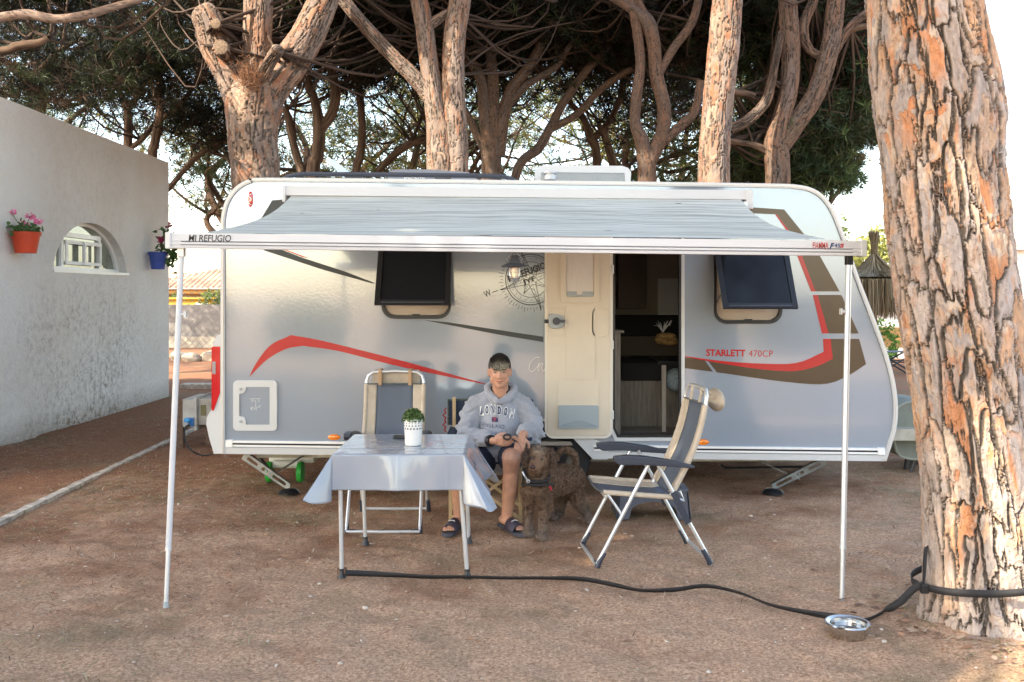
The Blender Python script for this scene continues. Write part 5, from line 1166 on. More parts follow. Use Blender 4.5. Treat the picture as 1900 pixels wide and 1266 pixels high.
# pines further back in the grove, in the sun
far_spots = [(-11.5,20,5.0,3.6),(-6.1,22,4.6,2.9),(-4.9,19,4.6,2.4),(-3.2,23,5.2,2.8),(-.6,20,5.0,2.6),(1.3,23,5.2,2.8),(3.4,20,4.9,2.5),(4.9,17,4.4,1.9),(-8.8,18,4.8,2.4),(-14,25,5.6,3.0),(-1.8,17.6,4.6,1.9),(2.4,17.6,4.7,1.9)]
names = ['tall pine at the far left of the sunlit back row','sunlit pine behind the gap above the building corner','pine filling the gap right of the split-stem pine','back-row pine seen left of the stout forked pine','back-row pine between the clustered stems and double stem',
 'yellow-green back-row pine behind the leaning pine','back-row pine behind the sunlit trunk','low pine nearest the caravan nose in the back row','back-row pine over the white building','most distant pine at far left','short pine behind the slim pine','short pine behind the roof vent']
for k, (x, y, z, rx) in enumerate(far_spots):
    g = np.random.default_rng(100+k); px = lambda X, Z: (HX+X/y*F, HY-(Z-EYE)/y*F)
    b = px(x, .0); lm = [(*px(x, .0), 10), (*px(x+.1, 1.5), 9), (*px(x-.1+g.normal()*.2, 2.8), 8), (*px(x+g.normal()*.4, 4.2), 6), (*px(x+g.normal()*.5, 5.2), 4)]
    l2 = [(*px(x-.05, 2.5), 6), (*px(x+g.choice([-1,1])*.8, 3.4), 5), (*px(x+g.choice([-1,1])*1.4, 4.5), 4)]; l3 = [(*px(x, 2.1), 5), (*px(x+.7, 3.2), 4), (*px(x+1.3, 4.0), 3)]
    pine(names[k], [lm, l2, l3], y, [((x, y, z+.35),(rx, rx*.7, 1.05),24,24,.36), ((x+g.normal()*.5, y, z-1.1),(rx*.8, rx*.5, .6),9,24,.30)], 120+k, plate=None, bark=False, res=(40, 14), nn=10, ln=(.12,.22), wd=(.014,.022), r0=.045, tw=3, dens=1.25, group='pines of the back row')
# pines around the pitch, out of the picture: they cast its shade
for k, (x, y, z, rx, ry, nb) in enumerate(((-11.5,-4.5,8.2,4.0,3.4,130),(-6.2,-3.4,8.6,3.8,3.0,110),(-10.5,1.2,7.6,3.2,2.8,100),(-2.5,-8.5,9.5,3.2,2.6,60),(-15,-9,9.0,4.0,3.6,80),(-3.2,1.9,8.9,3.0,2.4,110),(-7.6,1.6,9.3,2.8,2.6,90))):
    px = lambda X, Z: (HX+X/y*F, HY-(Z-EYE)/y*F)
    base = (x-.6, y-.8) if k < 5 else ((-5.6,-1.6) if k == 5 else (-8.4, .2))
    g = np.random.default_rng(50+k); o = thing('pine_tree', ['tall pine left behind the viewer','wide pine close behind the viewer','pine beside the white building, out of the picture','pine straight behind the viewer, out of the picture','farthest pine left behind the viewer','pine whose crown spreads above the viewer','tall pine between the viewer and the white building'][k], 'tree', (base[0], base[1], 0), group='pines shading the pitch')
    parts = [limb_arrays([(base[0], base[1], -.2, .3), (base[0]+.1, base[1], 2, .24), (base[0]+.3, base[1]+.4, 4.5, .2), (x, y, z-1, .12)], 120, 30, .07, .01, 60+k, PALE)]
    K, T, off = crown_points(g, (x, y, z), (rx, ry, 1.1), int(nb*1.9), 26, .45); branches(g, [(x, y, z-1.2), (base[0]+.3, base[1]+.4, 4.5)], K[:26], .09, parts)
    V, Fc, Cc = cat_arrays(parts); np_mesh('trunk', V, Fc, M['bark'], o, cols=Cc)
    T, off = T[clear_gaps(T)], off[clear_gaps(T)]; D = off/(np.linalg.norm(off, axis=1)[:, None]+1e-6); D[:, 2] += .5
    V, Fc, Cc = tufts(T, D, 9, (.18,.34), (.05,.08), g, PAL_SHADE, g.integers(0, 3, len(T))); np_mesh('crown', V, Fc, M['needles'], o, cols=Cc, smooth=False)
# ------------------------------------------------------------ camping table, cloth, plant, phone
tx0, tx1, ty0, ty1, tz = -1.005, -.27, 5.40, 6.17, .70
o = thing('camping_table', 'small camping table with aluminium legs under the silver cloth', 'table', ((tx0+tx1)/2, (ty0+ty1)/2, 0))
m = MB(); m.box(tx0+.005, tx1-.005, ty0+.005, ty1-.005, tz-.022, tz-.006, .004); m.build('tabletop', M['grp'], o)
m = MB()
for a, b_ in (((tx0+.03, ty0+.03), (tx1-.03, ty0+.03)), ((tx0+.03, ty1-.03), (tx1-.03, ty1-.03)), ((tx0+.03, ty0+.03), (tx0+.03, ty1-.03)), ((tx1-.03, ty0+.03), (tx1-.03, ty1-.03))):
    m.bar((*a, tz-.035), (*b_, tz-.035), .02, .024)
m.build('frame', M['alu_matt'], o)
for (px, py, x, y) in ((634,1072,tx0+.04,ty0+.03), (867,1073,tx1-.03,ty0+.03), (678,1011,tx0+.05,ty1-.03), (870,1008,tx1-.03,ty1-.04)):
    Y = EYE*F/(py-HY); f = P(px, py, Y); f.z = .012; m = MB(); m.tube([(x, y, tz-.03), f], .0125, 12); lo = m.build('leg', M['alu_matt'], o, True)
    m = MB(); m.lathe([(0,-.012),(.026,-.012),(.024,.0),(.016,.012),(.015,.04),(0,.042)], f, 14); m.build('foot', M['black_pl'], lo, True)
M['vinyl'] = mat('vinyl_cloth', (.27,.30,.35), .18, spec=.7, coat=.4, bump=.12, bscale=5)
def cloth():
    ov = .20; n = 150; us = np.linspace(-ov, (tx1-tx0)+ov*1.3, n); vs = np.linspace(-ov, (ty1-ty0)+ov, n); w, d = tx1-tx0, ty1-ty0
    V = []; zt = tz+.003
    for v in vs:
        for u in us:
            a = -u if u < 0 else (u-w if u > w else 0); b = -v if v < 0 else (v-d if v > d else 0)
            sx = -1 if u < 0 else 1; sy = -1 if v < 0 else 1
            bx, by = min(max(u, 0), w), min(max(v, 0), d)
            fx = .20 if sx < 0 else .50; fy = .09
            # rounded sheet corner
            if a > 0 and b > 0:
                r = math.hypot(a, b); th = math.atan2(b, a); R = min(r, ov*(1.14 if sx < 0 else 1.28))*(1.28 if sx < 0 else 1.34); k = math.sin(2*th)**1.2
                L = R*(1+.0*k); out = math.radians(8+ (30 if sx < 0 else 24)*k); dirx = math.cos(th)**1.0; diry = math.sin(th)
                fl = (1-k)*(fx*math.cos(th)**2+fy*math.sin(th)**2)+k*math.sin(out)
                X = bx+sx*dirx*L*fl*1.1; Yy = by+sy*diry*L*fl*.8; Z = zt-L*math.sqrt(max(.05, 1-fl*fl))
                X += sx*.012*math.sin(th*8)*R/ov*(.3+k)
            elif a > 0: X = bx+sx*a*fx; Yy = by; Z = zt-a*math.sqrt(1-fx*fx); X += .016*math.sin(v*11+1)*a/ov
            elif b > 0: X = bx; Yy = by+sy*b*fy; Z = zt-b*math.sqrt(1-fy*fy); Yy += .011*math.sin(u*11+.5)*b/ov+.004*math.sin(u*31)*b/ov
            else: X, Yy, Z = bx, by, zt
            q = mnoise.noise(Vector((X*5, Yy*5, Z*4)))*.004+mnoise.noise(Vector((X*14, Yy*11, 4)))*.0018
            cr = math.exp(-((Yy-.19)/.006)**2)*.0018+math.exp(-((X-.37)/.006)**2)*.002+math.exp(-((X-w+.09+.12*Yy)/.007)**2)*.003
            if a == 0 and b == 0: Z += abs(q)*.6+cr
            else: X += q*1.1*(a > 0); Yy += (q*1.3+cr)*(b > 0)*-1
            V.append((X+tx0, Yy+ty0, Z))
    return V, n
V, n = cloth(); i, j = np.meshgrid(np.arange(n-1), np.arange(n-1), indexing='ij'); fc = np.stack([i*n+j, i*n+j+1, (i+1)*n+j+1, (i+1)*n+j], -1).reshape(-1, 4)
o = np_mesh('tablecloth', np.array(V), fc, M['vinyl']); tag(o, 'shiny silver-grey vinyl cloth with drooping corners on the camping table', 'tablecloth')
sf = o.modifiers.new('thick', 'SOLIDIFY'); sf.thickness = .0012
# plant in a lace-edged pot
c = P(767, 828, 5.72); c.z = tz+.006
o = thing('potted_plant', 'small leafy green plant in a white lace-edged pot on the table', 'potted plant', c)
h = .155
m = MB(); m.lathe([(0,0),(.046,0),(.049,.004),(.0525,.085),(.054,.088),(.055,h-.012),(.057,h-.010),(.057,h),(.052,h),(.050,h-.03),(0,h-.03)], c, 40); po = m.build('pot', M['white'], o, True)
m = MB()
for k in range(18):       # lace: rows of flat grey discs, the shade of its holes painted on
    a = 2*PI*k/18
    for zz, rr_ in ((.100,.0065),(.117,.0052),(.131,.0038)):
        an = a+(zz > .11)*PI/18; q = Vector((c.x+.0552*math.cos(an), c.y+.0552*math.sin(an), c.z+zz)); nx = Vector((math.cos(an), math.sin(an), 0)); s_ = Vector((-nx.y, nx.x, 0))
        m.add([q+nx*.0006+(s_*math.cos(t)*rr_+Vector((0,0,1))*math.sin(t)*rr_) for t in np.linspace(0, 2*PI, 9)[:-1]], [tuple(range(8))])
m.build('lace_hole_shade', mat('lace_shadow', (.20,.20,.20), .8), po)
V = []; C_ = []; g = np.random.default_rng(9)
for k in range(900):
    d = g.normal(size=3); d[2] = abs(d[2])*1.0; d /= np.linalg.norm(d); r = g.uniform(.35, 1)**.5
    p = np.array(c)+np.array([0,0,h-.015])+d*r*np.array([.068,.068,.078]); nrm = d+g.normal(size=3)*.6; nrm /= np.linalg.norm(nrm); a = np.cross(nrm, g.normal(size=3)); a /= np.linalg.norm(a); b2 = np.cross(nrm, a)
    s_ = g.uniform(.006, .0115); V += [p-a*s_, p+b2*s_*.55+nrm*.001, p+a*s_, p-b2*s_*.55+nrm*.001]; C_ += [np.array([(.06,.12,.03),(.10,.19,.05),(.035,.07,.02),(.20,.27,.10)][g.integers(4)])*g.uniform(.7,1.3)]*4
np_mesh('leaves', np.array(V), np.arange(len(V)).reshape(-1, 4), M['foliage'], o, smooth=False, cols=np.array(C_))
m = MB(); q = P(741, 814, 6.0); q.z = tz+.008; m.box(q.x-.037, q.x+.045, q.y-.04, q.y+.04, q.z, q.z+.009, .003); tag(m.build('phone', M['black_pl']), 'black phone lying face down beside the potted plant', 'phone')

# ------------------------------------------------------------ high-backed folding chairs (local frame: +y is behind the sitter)
M['beige'] = mat('beige_webbing', (.50,.42,.33), .9, spec=.15, bump=.25, bscale=300, var=.08, scale=20); M['sling'] = mat('dark_mesh_sling', (.10,.12,.155), .7, bump=.2, bscale=400)
M['tube'] = mat('silver_tube', (.66,.67,.68), .3, metal=.55); M['arm'] = mat('arm_plastic', (.035,.042,.06), .35)
def make_chair(label, flipped):
    t = thing('folding_chair', label, 'chair', (0,0,0), group='beige high-backed folding chairs'); I = Matrix.Identity(4); W_ = .245
    def q(s, z, w): return Vector((w, -s, z))
    for sd in (-1, 1):
        w = sd*W_
        m = MB(); m.tube([q(.33,.02,w), q(.02,.60,w)], .0115, 10); m.build('leg', M['tube'], t, True, I)
        m = MB(); m.tube([q(-.35,.02,w*.97), q(-.03,.60,w*.97)], .0115, 10); m.build('leg', M['tube'], t, True, I)
        m = MB(); pr = [(.235,.650),(.235,.622),(.20,.600),(.05,.598),(-.12,.583),(-.245,.572),(-.245,.588),(-.10,.625),(.05,.648),(.16,.656)]
        m.prism([q(a, z, w-.026+sd*.012) for a, z in pr], [], (.052, 0, 0)); a_ = m.build('armrest', M['arm'], t, False, I); bv = a_.modifiers.new('b', 'BEVEL'); bv.width = .008; bv.segments = 3
        m = MB(); m.tube([q(.29,.435,w*.93), q(-.14,.395,w*.93)], .0155, 10); m.build('seat_rail', M['beige'], t, True, I)
        m = MB(); m.tube([q(.27,.43,w*.95), q(.18,.30,w*.98)], .008, 8); m.build('strut', M['tube'], t, True, I)
        m = MB(); m.bar(q(-.125,.43,w*1.02), q(-.215,.245,w*1.02), .012, .036, up=(0,1,0)); m.tube([q(-.13,.42,w-.012), q(-.13,.42,w+.012)], .008, 8); m.build('side_plate', M['arm'], t, True, I)
        m = MB(); m.tube([q(-.08,.40,w*.9), q(-.20,.375,w*.9), q(-.17,.43,w*.92)], .009, 8); m.build('back_link', M['tube'], t, True, I)
        for s_ in (.33, -.35):
            m = MB(); k = 1 if s_ > 0 else -1; m.tube([q(s_+.0*k,.0,w), q(s_-.012*k,.03,w), q(s_-.045*k,.085,w)], [.018,.017,.0145], 10); m.build('foot', M['arm'], t, True, I)
        m = MB(); 
        for s_ in (.33,): m.tube([q(s_,.02,sd*W_), q(s_,.012,sd*W_*.55)], .011, 8)
        m.build('foot_sleeve', M['arm'], t, True, I)
    for s_ in (.335, -.355): m = MB(); m.tube([q(s_,.014,-W_), q(s_+.0,.012,0), q(s_,.014,W_)], .011, 8); m.build('floor_bar', M['tube'], t, True, I)
    # back frame: one bent tube; the sling hangs between its sides
    def bk(z): return -.12-(z-.40)*.37-.04*math.sin(max(0, min(1, (z-.40)/.6))*PI)
    zs = np.linspace(.40, .955, 12); B = W_*.86
    pts = [q(bk(z), z, -B) for z in zs]+[q(bk(.995), .995, -B+.012), q(bk(1.02), 1.022, -B+.05), q(bk(1.03), 1.028, 0), q(bk(1.02), 1.022, B-.05), q(bk(.995), .995, B-.012)]+[q(bk(z), z, B) for z in zs[::-1]]
    m = MB(); m.tube(pts, .012, 10); m.build('back_frame', M['tube'], t, True, I)
    def sheet(name, u0, u1, path, mt, th=.004, sag=.0):
        m = MB(); n = len(path); k = 9; vs = []
        for s_, z in path:
            for i in range(k): u = u0+(u1-u0)*i/(k-1); vs.append(q(s_-sag*math.cos(u/B*PI/2)*(1 if abs(z-.41) > .06 else 0), z-(sag*math.cos(u/B*PI/2) if abs(z-.41) <= .06 else 0), u))
        fs = [(r*k+i, r*k+i+1, (r+1)*k+i+1, (r+1)*k+i) for r in range(n-1) for i in range(k-1)]; m.add(vs, fs); o = m.build(name, mt, t, 'all', I); sf = o.modifiers.new('t', 'SOLIDIFY'); sf.thickness = th; return o
    bp = [(bk(z)+.004, z) for z in np.linspace(.42, .935, 14)]; sp_ = [(.29,.437),(.20,.425),(.10,.412),(0,.403),(-.10,.398),(-.145,.405)]
    sheet('backrest', -B*.66, B*.66, bp, M['sling'], .003, .022); sheet('seat', -B*.66, B*.66, sp_, M['sling'], .003, .03)
    for sd in (-1, 1):
        sheet('webbing_band', min(sd*B*.64, sd*B*1.04), max(sd*B*.64, sd*B*1.04), [(a-.002, z) for a, z in bp], M['beige'], .007, .018)
        sheet('seat_band', min(sd*B*.64, sd*B*1.06), max(sd*B*.64, sd*B*1.06), [(a, z+.002) for a, z in sp_], M['beige'], .007, .026)
        m = MB(); m.tube([q(bk(z)+.001, z, sd*B) for z in np.linspace(.42, .935, 14)], .0165, 10); m.build('sleeve', M['beige'], t, True, I)
    m = MB(); m.tube([q(bk(.935)+.008-.016*math.cos(u/B*PI/2), .937, u) for u in np.linspace(-B*1.05, B*1.05, 15)], .006, 6); m.build('top_binding', mat('braid', (.12,.13,.13), .9, var=.6, scale=120), t, True, I); m = MB(); m.tube([q(.295,.437-.02*math.cos(u/B*PI/2),u) for u in np.linspace(-B*1.05, B*1.05, 15)], .007, 6); m.build('front_binding', mat('braid', (.12,.13,.13), .9, var=.6, scale=120), t, True, I)
    # head cushion on two straps
    if flipped:
        m = MB(); m.ball((0, .462, .945), (.150, .034, .072), 24, 14); c_ = m.build('head_cushion', M['beige'], t, True, I)
        m = MB()
        for u in (-.09, .09): m.tube([q(-.36,1.036,u), q(-.385,1.0,u), q(-.42,.98,u), q(-.385,.96,u*.9)], .005, 5, flat=2.2); m.tube([q(-.345,1.03,u), q(-.335,.99,u+.02), q(-.33,.94,u)], .004, 5, flat=2)
        m.build('strap', M['beige'], c_, True, I)
    else:
        m = MB(); m.box(-.175, .175, .385, .425, .925, 1.035, .016); c_ = m.build('head_cushion', M['beige'], t, True, I)
        m = MB()
        for u in (-.11, .11): m.box(u-.012, u+.012, .325, .43, .925, 1.044, .004)
        m.build('strap', mat('tan_strap', (.42,.27,.16), .8), c_, False, I)
    return t
c1 = make_chair('open beige and black high-backed folding chair standing alone, right of the dog', True)
c1.location = (.80, 5.93, .0); c1.rotation_euler = (0, 0, math.radians(-90+6))
c2 = make_chair('beige high-backed folding chair behind the table, its back against the caravan', False)
c2.location = (-.86, 6.78, 0); c2.rotation_euler = (0, 0, 0)

# grey plastic entrance step
o = thing('caravan_step', 'dark grey plastic step on the ground behind the open chair', 'step', P(1214, 930, 6.9))
X0, X1, Y0, Y1 = P(1143,0,6.85).x, P(1283,0,6.85).x, 6.85, 7.2; z1 = .215
m = MB(); sil = [(X0,0),(X0+.025,z1),(X1-.025,z1),(X1,0),(X1-.09,0)]+[(X1-.10-(X1-X0-.2)*(.5-.5*math.cos(a))*1.0, .01+.115*math.sin(a)**.6) for a in np.linspace(.05, PI-.05, 16)]+[(X0+.09,0)]
m.prism([(x, Y0, z) for x, z in sil], [], (0, .012, 0)); m.prism([(x, Y1, z) for x, z in sil], [], (0, -.012, 0))
m.box(X0+.02, X1-.02, Y0-.006, Y1+.006, z1-.02, z1+.002, .006)
for s_ in (0, 1): xx = (X0+.006, X1-.014)[s_]; m.prism([(xx, Y0, 0), (xx, Y1, 0), (xx+(.02 if s_ == 0 else -.02), Y1, z1-.01), (xx+(.02 if s_ == 0 else -.02), Y0, z1-.01)], [], (.008, 0, 0))
bo = m.build('body', mat('step_grey', (.085,.095,.125), .5, bump=.1, bscale=200), o)
m = MB()
for k in range(9): m.box(X0+.06, X1-.06, Y0+.03+k*.034, Y0+.045+k*.034, z1+.002, z1+.006)
m.build('tread_ribs', M['dark_grey'], o)

# steel dog bowl
c = P(1572, 1196, 0.0001); Yb_ = EYE*F/(1192-HY); c = P(1573, 1192, Yb_+.05); c.z = .0
o = thing('dog_bowl', 'round stainless steel dog bowl of water on the sand near the big pine', 'bowl', c)
m = MB(); m.lathe([(0,.006),(.070,.006),(.074,.0),(.078,.004),(.083,.05),(.084,.068),(.101,.072),(.104,.068),(.105,.073),(.101,.078),(.090,.077),(.080,.070),(.076,.012),(0,.010)], c, 48); m.build('bowl', mat('steel', (.58,.57,.55), .18, metal=1., bump=.03, bscale=30), o, True)
m = MB(); m.lathe([(0,.052),(.0785,.052)], c, 32); m.build('water', mat('water', (.08,.09,.09), .02, spec=1., coat=1.), o)

# black strap from the table leg over the ground to the pine
M['strap'] = mat('black_webbing', (.022,.022,.025), .6, bump=.4, bscale=500)
def ribbon3(m, pts, w):
    """pts: (x,y,z,twist) - twist 0 lies flat, 1 stands on edge"""
    q = smooth_path(pts, len(pts)*14); vs = []
    for i in range(len(q)):
        p = Vector(q[i][:3]); t = (Vector(q[min(i+1, len(q)-1)][:3])-Vector(q[max(i-1, 0)][:3])).normalized(); sd = t.cross(Vector((0,0,1))).normalized(); up = sd.cross(t)
        d = sd*math.cos(q[i][3]*PI/2)+up*math.sin(q[i][3]*PI/2); vs += [p-d*w/2, p+d*w/2]
    m.add(vs, [(2*i, 2*i+1, 2*i+3, 2*i+2) for i in range(len(q)-1)])
def gp(px, py, z, tw): Y = (EYE-z)*F/(py-HY); p = P(px, py, Y); return (p.x, p.y, p.z, tw)
st = [gp(640,1066,.025,.5),gp(680,1067,.012,.45),gp(740,1070,.012,.3),gp(800,1073,.010,.25),gp(866,1073,.016,.2),gp(940,1075,.010,.2),gp(1010,1075,.010,.2),gp(1080,1077,.012,.3),gp(1140,1088,.012,.3),gp(1190,1098,.010,.2),gp(1250,1097,.012,.3),gp(1310,1090,.012,.25),gp(1370,1102,.010,.2),gp(1430,1125,.010,.2),
      gp(1490,1138,.012,.3),gp(1550,1148,.012,.45),gp(1600,1157,.02,.3)]
tp = Vector((1.955, 4.59, .21))
st += [(*P(1640,1148,4.72), .3), (*P(1670,1120,4.66), .5), (*P(1695,1096,4.62), .75), (*tp, .9)]
st = [(a, b_, max(c_, float(ground_h(np.array([a]), np.array([b_]))[0])+.012), d) for a, b_, c_, d in st]
o = thing('ground_strap', 'long black webbing strap lying on the ground from table leg to pine', 'strap', st[0][:3])
m = MB(); ribbon3(m, [(a, b_, c_+.008, min(1, d*1.7+.15)) for a, b_, c_, d in st], .034); s1 = m.build('webbing', M['strap'], o, 'all'); s1.modifiers.new('t', 'SOLIDIFY').thickness = .002
# loop round the trunk
cx, cy = P(1836, 0, Yt).x, Yt; R = .345; m = MB(); lp = []
for k in range(40):
    a = math.radians(190+k*9.0); rr_ = R*(1+.02*math.sin(a*3)); zz = .245+.055*math.cos(a-math.radians(330))
    lp.append((cx+rr_*math.cos(a), cy+rr_*math.sin(a), zz, .97))
ribbon3(m, lp, .034)
s2 = m.build('trunk_loop', M['strap'], o, 'all'); s2.modifiers.new('t', 'SOLIDIFY').thickness = .003
m = MB(); m.box(tp.x-.018, tp.x+.018, tp.y-.018, tp.y+.006, tp.z-.03, tp.z+.012, .004); m.build('buckle', M['black_pl'], o)
m = MB(); ribbon3(m, [(*tp, .8), (*(tp+Vector((.012,.02,.07))), .6), (*(tp+Vector((.03,.05,.15))), .6), (*(tp+Vector((.06,.1,.18))), .6)], .032); m.build('webbing_tail', M['strap'], o, 'all').modifiers.new('t', 'SOLIDIFY').thickness = .002
f = P(636, 1062, 5.46); m = MB(); m.box(f.x-.03, f.x+.022, f.y-.022, f.y+.02, .02, .05, .006); m.build('ratchet', mat('rust', (.16,.08,.05), .7, var=.4, scale=80), o)

# fallen bark scales and roots at the foot of the big pine
g = np.random.default_rng(12); V = []; Fc_ = []; C_ = []
for k in range(420):
    a = g.uniform(0, 2*PI); r = .34+abs(g.normal(0, .16)); x, y = 2.26+r*math.cos(a), Yt+r*math.sin(a)-.04
    if k > 330: x, y = g.uniform(-3.5, 3), g.uniform(4.2, 6.5)
    z = float(ground_h(np.array([x]), np.array([y]))[0])+.008; s_ = g.uniform(.005, .020)*(.7 if k > 200 else 1); n_ = 6; base = len(V); tl = g.normal(0, .3, 2)
    for i in range(n_): an = 2*PI*i/n_+g.uniform(-.3, .3); dx, dy = math.cos(an)*s_*g.uniform(.6,1.2)*1.5, math.sin(an)*s_*g.uniform(.5,1); V.append((x+dx, y+dy, z+dx*tl[0]+dy*tl[1]+.004)); C_.append(None)
    c_ = np.array([(.42,.22,.13),(.34,.24,.18),(.48,.34,.24),(.22,.13,.09)][g.integers(4)])*g.uniform(.7,1.2)
    for i in range(n_): C_[base+i] = c_
    for i in range(1, n_-1): Fc_.append((base, base+i, base+i+1))
struct(np_mesh('bark_scales', np.array(V), np.array(Fc_), M['litter'], cols=np.array(C_), smooth=False), 'stuff')
# ------------------------------------------------------------ director's chair
M['oak'] = mat('beech_frame', (.50,.36,.20), .5, var=.12, scale=20, stretch=(8,8,1)); M['navy'] = mat('navy_canvas', (.025,.04,.075), .85, bump=.3, bscale=300)
o = thing('director_chair', 'navy canvas folding chair with a pale wooden frame, under the person', 'chair', (-.15, 6.95, 0))
xa, xb, ya, yb = -.43, .06, 6.76, 7.16
m = MB(); m.box(xa-.0, xb+.05, ya+.01, yb, .405, .418, .004); m.build('seat', M['navy'], o)
m = MB(); m.box(-.475, .16, 7.20, 7.225, .62, .81, .008); m.build('backrest', M['navy'], o)
m = MB(); m.tube([(-.475,7.195,.62),(-.475,7.195,.81),(-.1,7.195,.815)], .007, 6); m.build('binding', mat('camo_braid', (.10,.12,.09), .9, var=.7, scale=90), o)
for x, s_ in ((xa, -1), (xb, 1)):
    for y in (ya, yb):
        m = MB(); m.bar((x, y, 0), (x, y, .57), .024, .024, up=(0,1,0)); m.build('leg', M['oak'], o)
    m = MB(); m.box(x-.03+(s_ > 0)*.05, x+.03+(s_ > 0)*.05, ya-.1, yb+.05, .585, .61, .006); a_ = m.build('armrest', M['navy'], o)
    m = MB(); m.bar((x, yb+.03, .4), (x+(.0 if s_ < 0 else .06), yb+.03, .83), .024, .024, up=(0,1,0)); m.build('back_post', M['oak'], o)
for y in (ya-.015, yb+.015):
    m = MB(); m.bar((xa, y, .03), (xb, y, .39), .022, .016, up=(0,1,0)); m.build('cross_bar', M['oak'], o); m = MB(); m.bar((xa, y-.02, .39), (xb, y-.02, .03), .022, .016, up=(0,1,0)); m.build('cross_bar', M['oak'], o)
m = MB()
for k in range(5): q = Vector((-.49, 7.19, .75-k*.035)); m.tube([q, q+Vector((-.012*(1+k%2), 0, -.02)), q+Vector((0, 0, -.04))], .006, 6)
m.build('red_cord', mat('red_cord', (.35,.03,.03), .8), o)

# ------------------------------------------------------------ the seated person
def skin_mat():
    m = mat('skin', (.52,.275,.185), .5, var=.12, scale=14, spec=.4, bump=.05, bscale=120); b = m.node_tree.nodes['Principled BSDF']
    b.inputs['Subsurface Weight'].default_value = .12; b.inputs['Subsurface Radius'].default_value = (.02,.008,.004); b.inputs['Subsurface Scale'].default_value = .3; return m
M['skin'] = skin_mat()
M['skin'].node_tree.nodes['Principled BSDF'].inputs['Roughness'].default_value = .48
hd = P(927, 691, 6.83)
person = thing('person', 'seated person in a grey lettered hoodie, navy shorts and black sandals, holding a leash', 'person', (hd.x, 6.9, 0))
def pt(px, py, Y, r): q = P(px, py, Y); return (q.x, q.y, q.z, r)
m = MB(); c = hd
E = lambda dx, dy, dz, r, seg=20, ring=14: m.ball((c.x+dx, c.y+dy, c.z+dz), r, seg, ring)
E(0, .020, .030, (.075,.092,.090)); E(0, -.012, -.015, (.066,.070,.080)); E(.0, -.020, -.060, (.050,.052,.050)); E(0, -.045, -.088, (.026,.026,.022)); E(0,-.01,-.07,(.058,.05,.035))
for s_ in (-1, 1): E(s_*.032, -.052, -.022, (.026,.024,.024)); E(s_*.030, -.062, .022, (.026,.014,.010)); E(s_*.050, -.018, -.052, (.018,.035,.028)); E(s_*.076, .010, -.006, (.010,.020,.030), 12, 8); E(s_*.082, .016, .004, (.006,.018,.022), 12, 8)
capsule(m, [(c.x, c.y-.070, c.z+.008, .0105), (c.x, c.y-.090, c.z-.026, .0135)], 10); E(0,-.088,-.031,(.019,.014,.011)); E(0,-.070,-.058,(.024,.012,.006)); E(0,-.070,-.066,(.020,.011,.006))
nk = P(929, 730, 6.92)
capsule(m, [(c.x, c.y+.03, c.z-.045, .055), (nk.x, nk.y, nk.z, .058)], 16)
# torso, arms, legs
hipL, hipR = pt(948,850,6.95,.085), pt(908,850,6.95,.085); kL, kR = pt(949,850,6.47,.062), pt(854,866,6.45,.060)
capsule(m, [pt(928,845,6.98,.12), pt(929,800,7.0,.11), pt(929,775,6.99,.09), (nk.x, nk.y+.01, nk.z, .06)], 16)
shL, shR = pt(968,762,6.95,.05), pt(888,762,6.95,.05)
capsule(m, [(nk.x, nk.y+.02, nk.z-.07, .045), shL, pt(989,803,6.87,.042), pt(970,806,6.60,.028)], 12)
capsule(m, [(nk.x, nk.y+.02, nk.z-.07, .045), shR, pt(866,806,6.86,.042), pt(914,818,6.62,.028)], 12)
for hp, kn, mid, an, heel, toe in ((hipL, kL, pt(947,905,6.53,.055), pt(939,965,6.60,.034), pt(933,975,6.62,.030), pt(964,983,6.43,.030)), (hipR, kR, pt(852,905,6.52,.054), pt(851,964,6.58,.034), pt(853,975,6.62,.030), pt(835,984,6.42,.030))):
    capsule(m, [hp, (hp[0]*.5+kn[0]*.5, hp[1]*.5+kn[1]*.5, hp[2]*.5+kn[2]*.5+.01, .074), kn, (kn[0]*.6+mid[0]*.4, kn[1]*.6+mid[1]*.4+.02, kn[2]*.6+mid[2]*.4, .056), mid, an], 14)
    capsule(m, [an, (heel[0], heel[1], .055, .030)], 12); capsule(m, [(heel[0], heel[1], .055, .030), (heel[0]*.45+toe[0]*.55, heel[1]*.45+toe[1]*.55, .055, .034), (toe[0], toe[1], .046, .024)], 12)
    d = Vector((toe[0]-heel[0], toe[1]-heel[1], 0)).normalized(); sd = d.cross(Vector((0,0,1)))
    for k in range(5):
        inner = 1 if hp is hipR else -1
        b_ = Vector((toe[0], toe[1], .042))+sd*inner*(.026-.0145*k); L = (.040,.036,.032,.027,.020)[k]; r = (.0125,.0095,.009,.0085,.008)[k]
        capsule(m, [(*b_, r), (*(b_+d*L*.6+Vector((0,0,.003))), r), (*(b_+d*L+Vector((0,0,-.004))), r*.9)], 8)
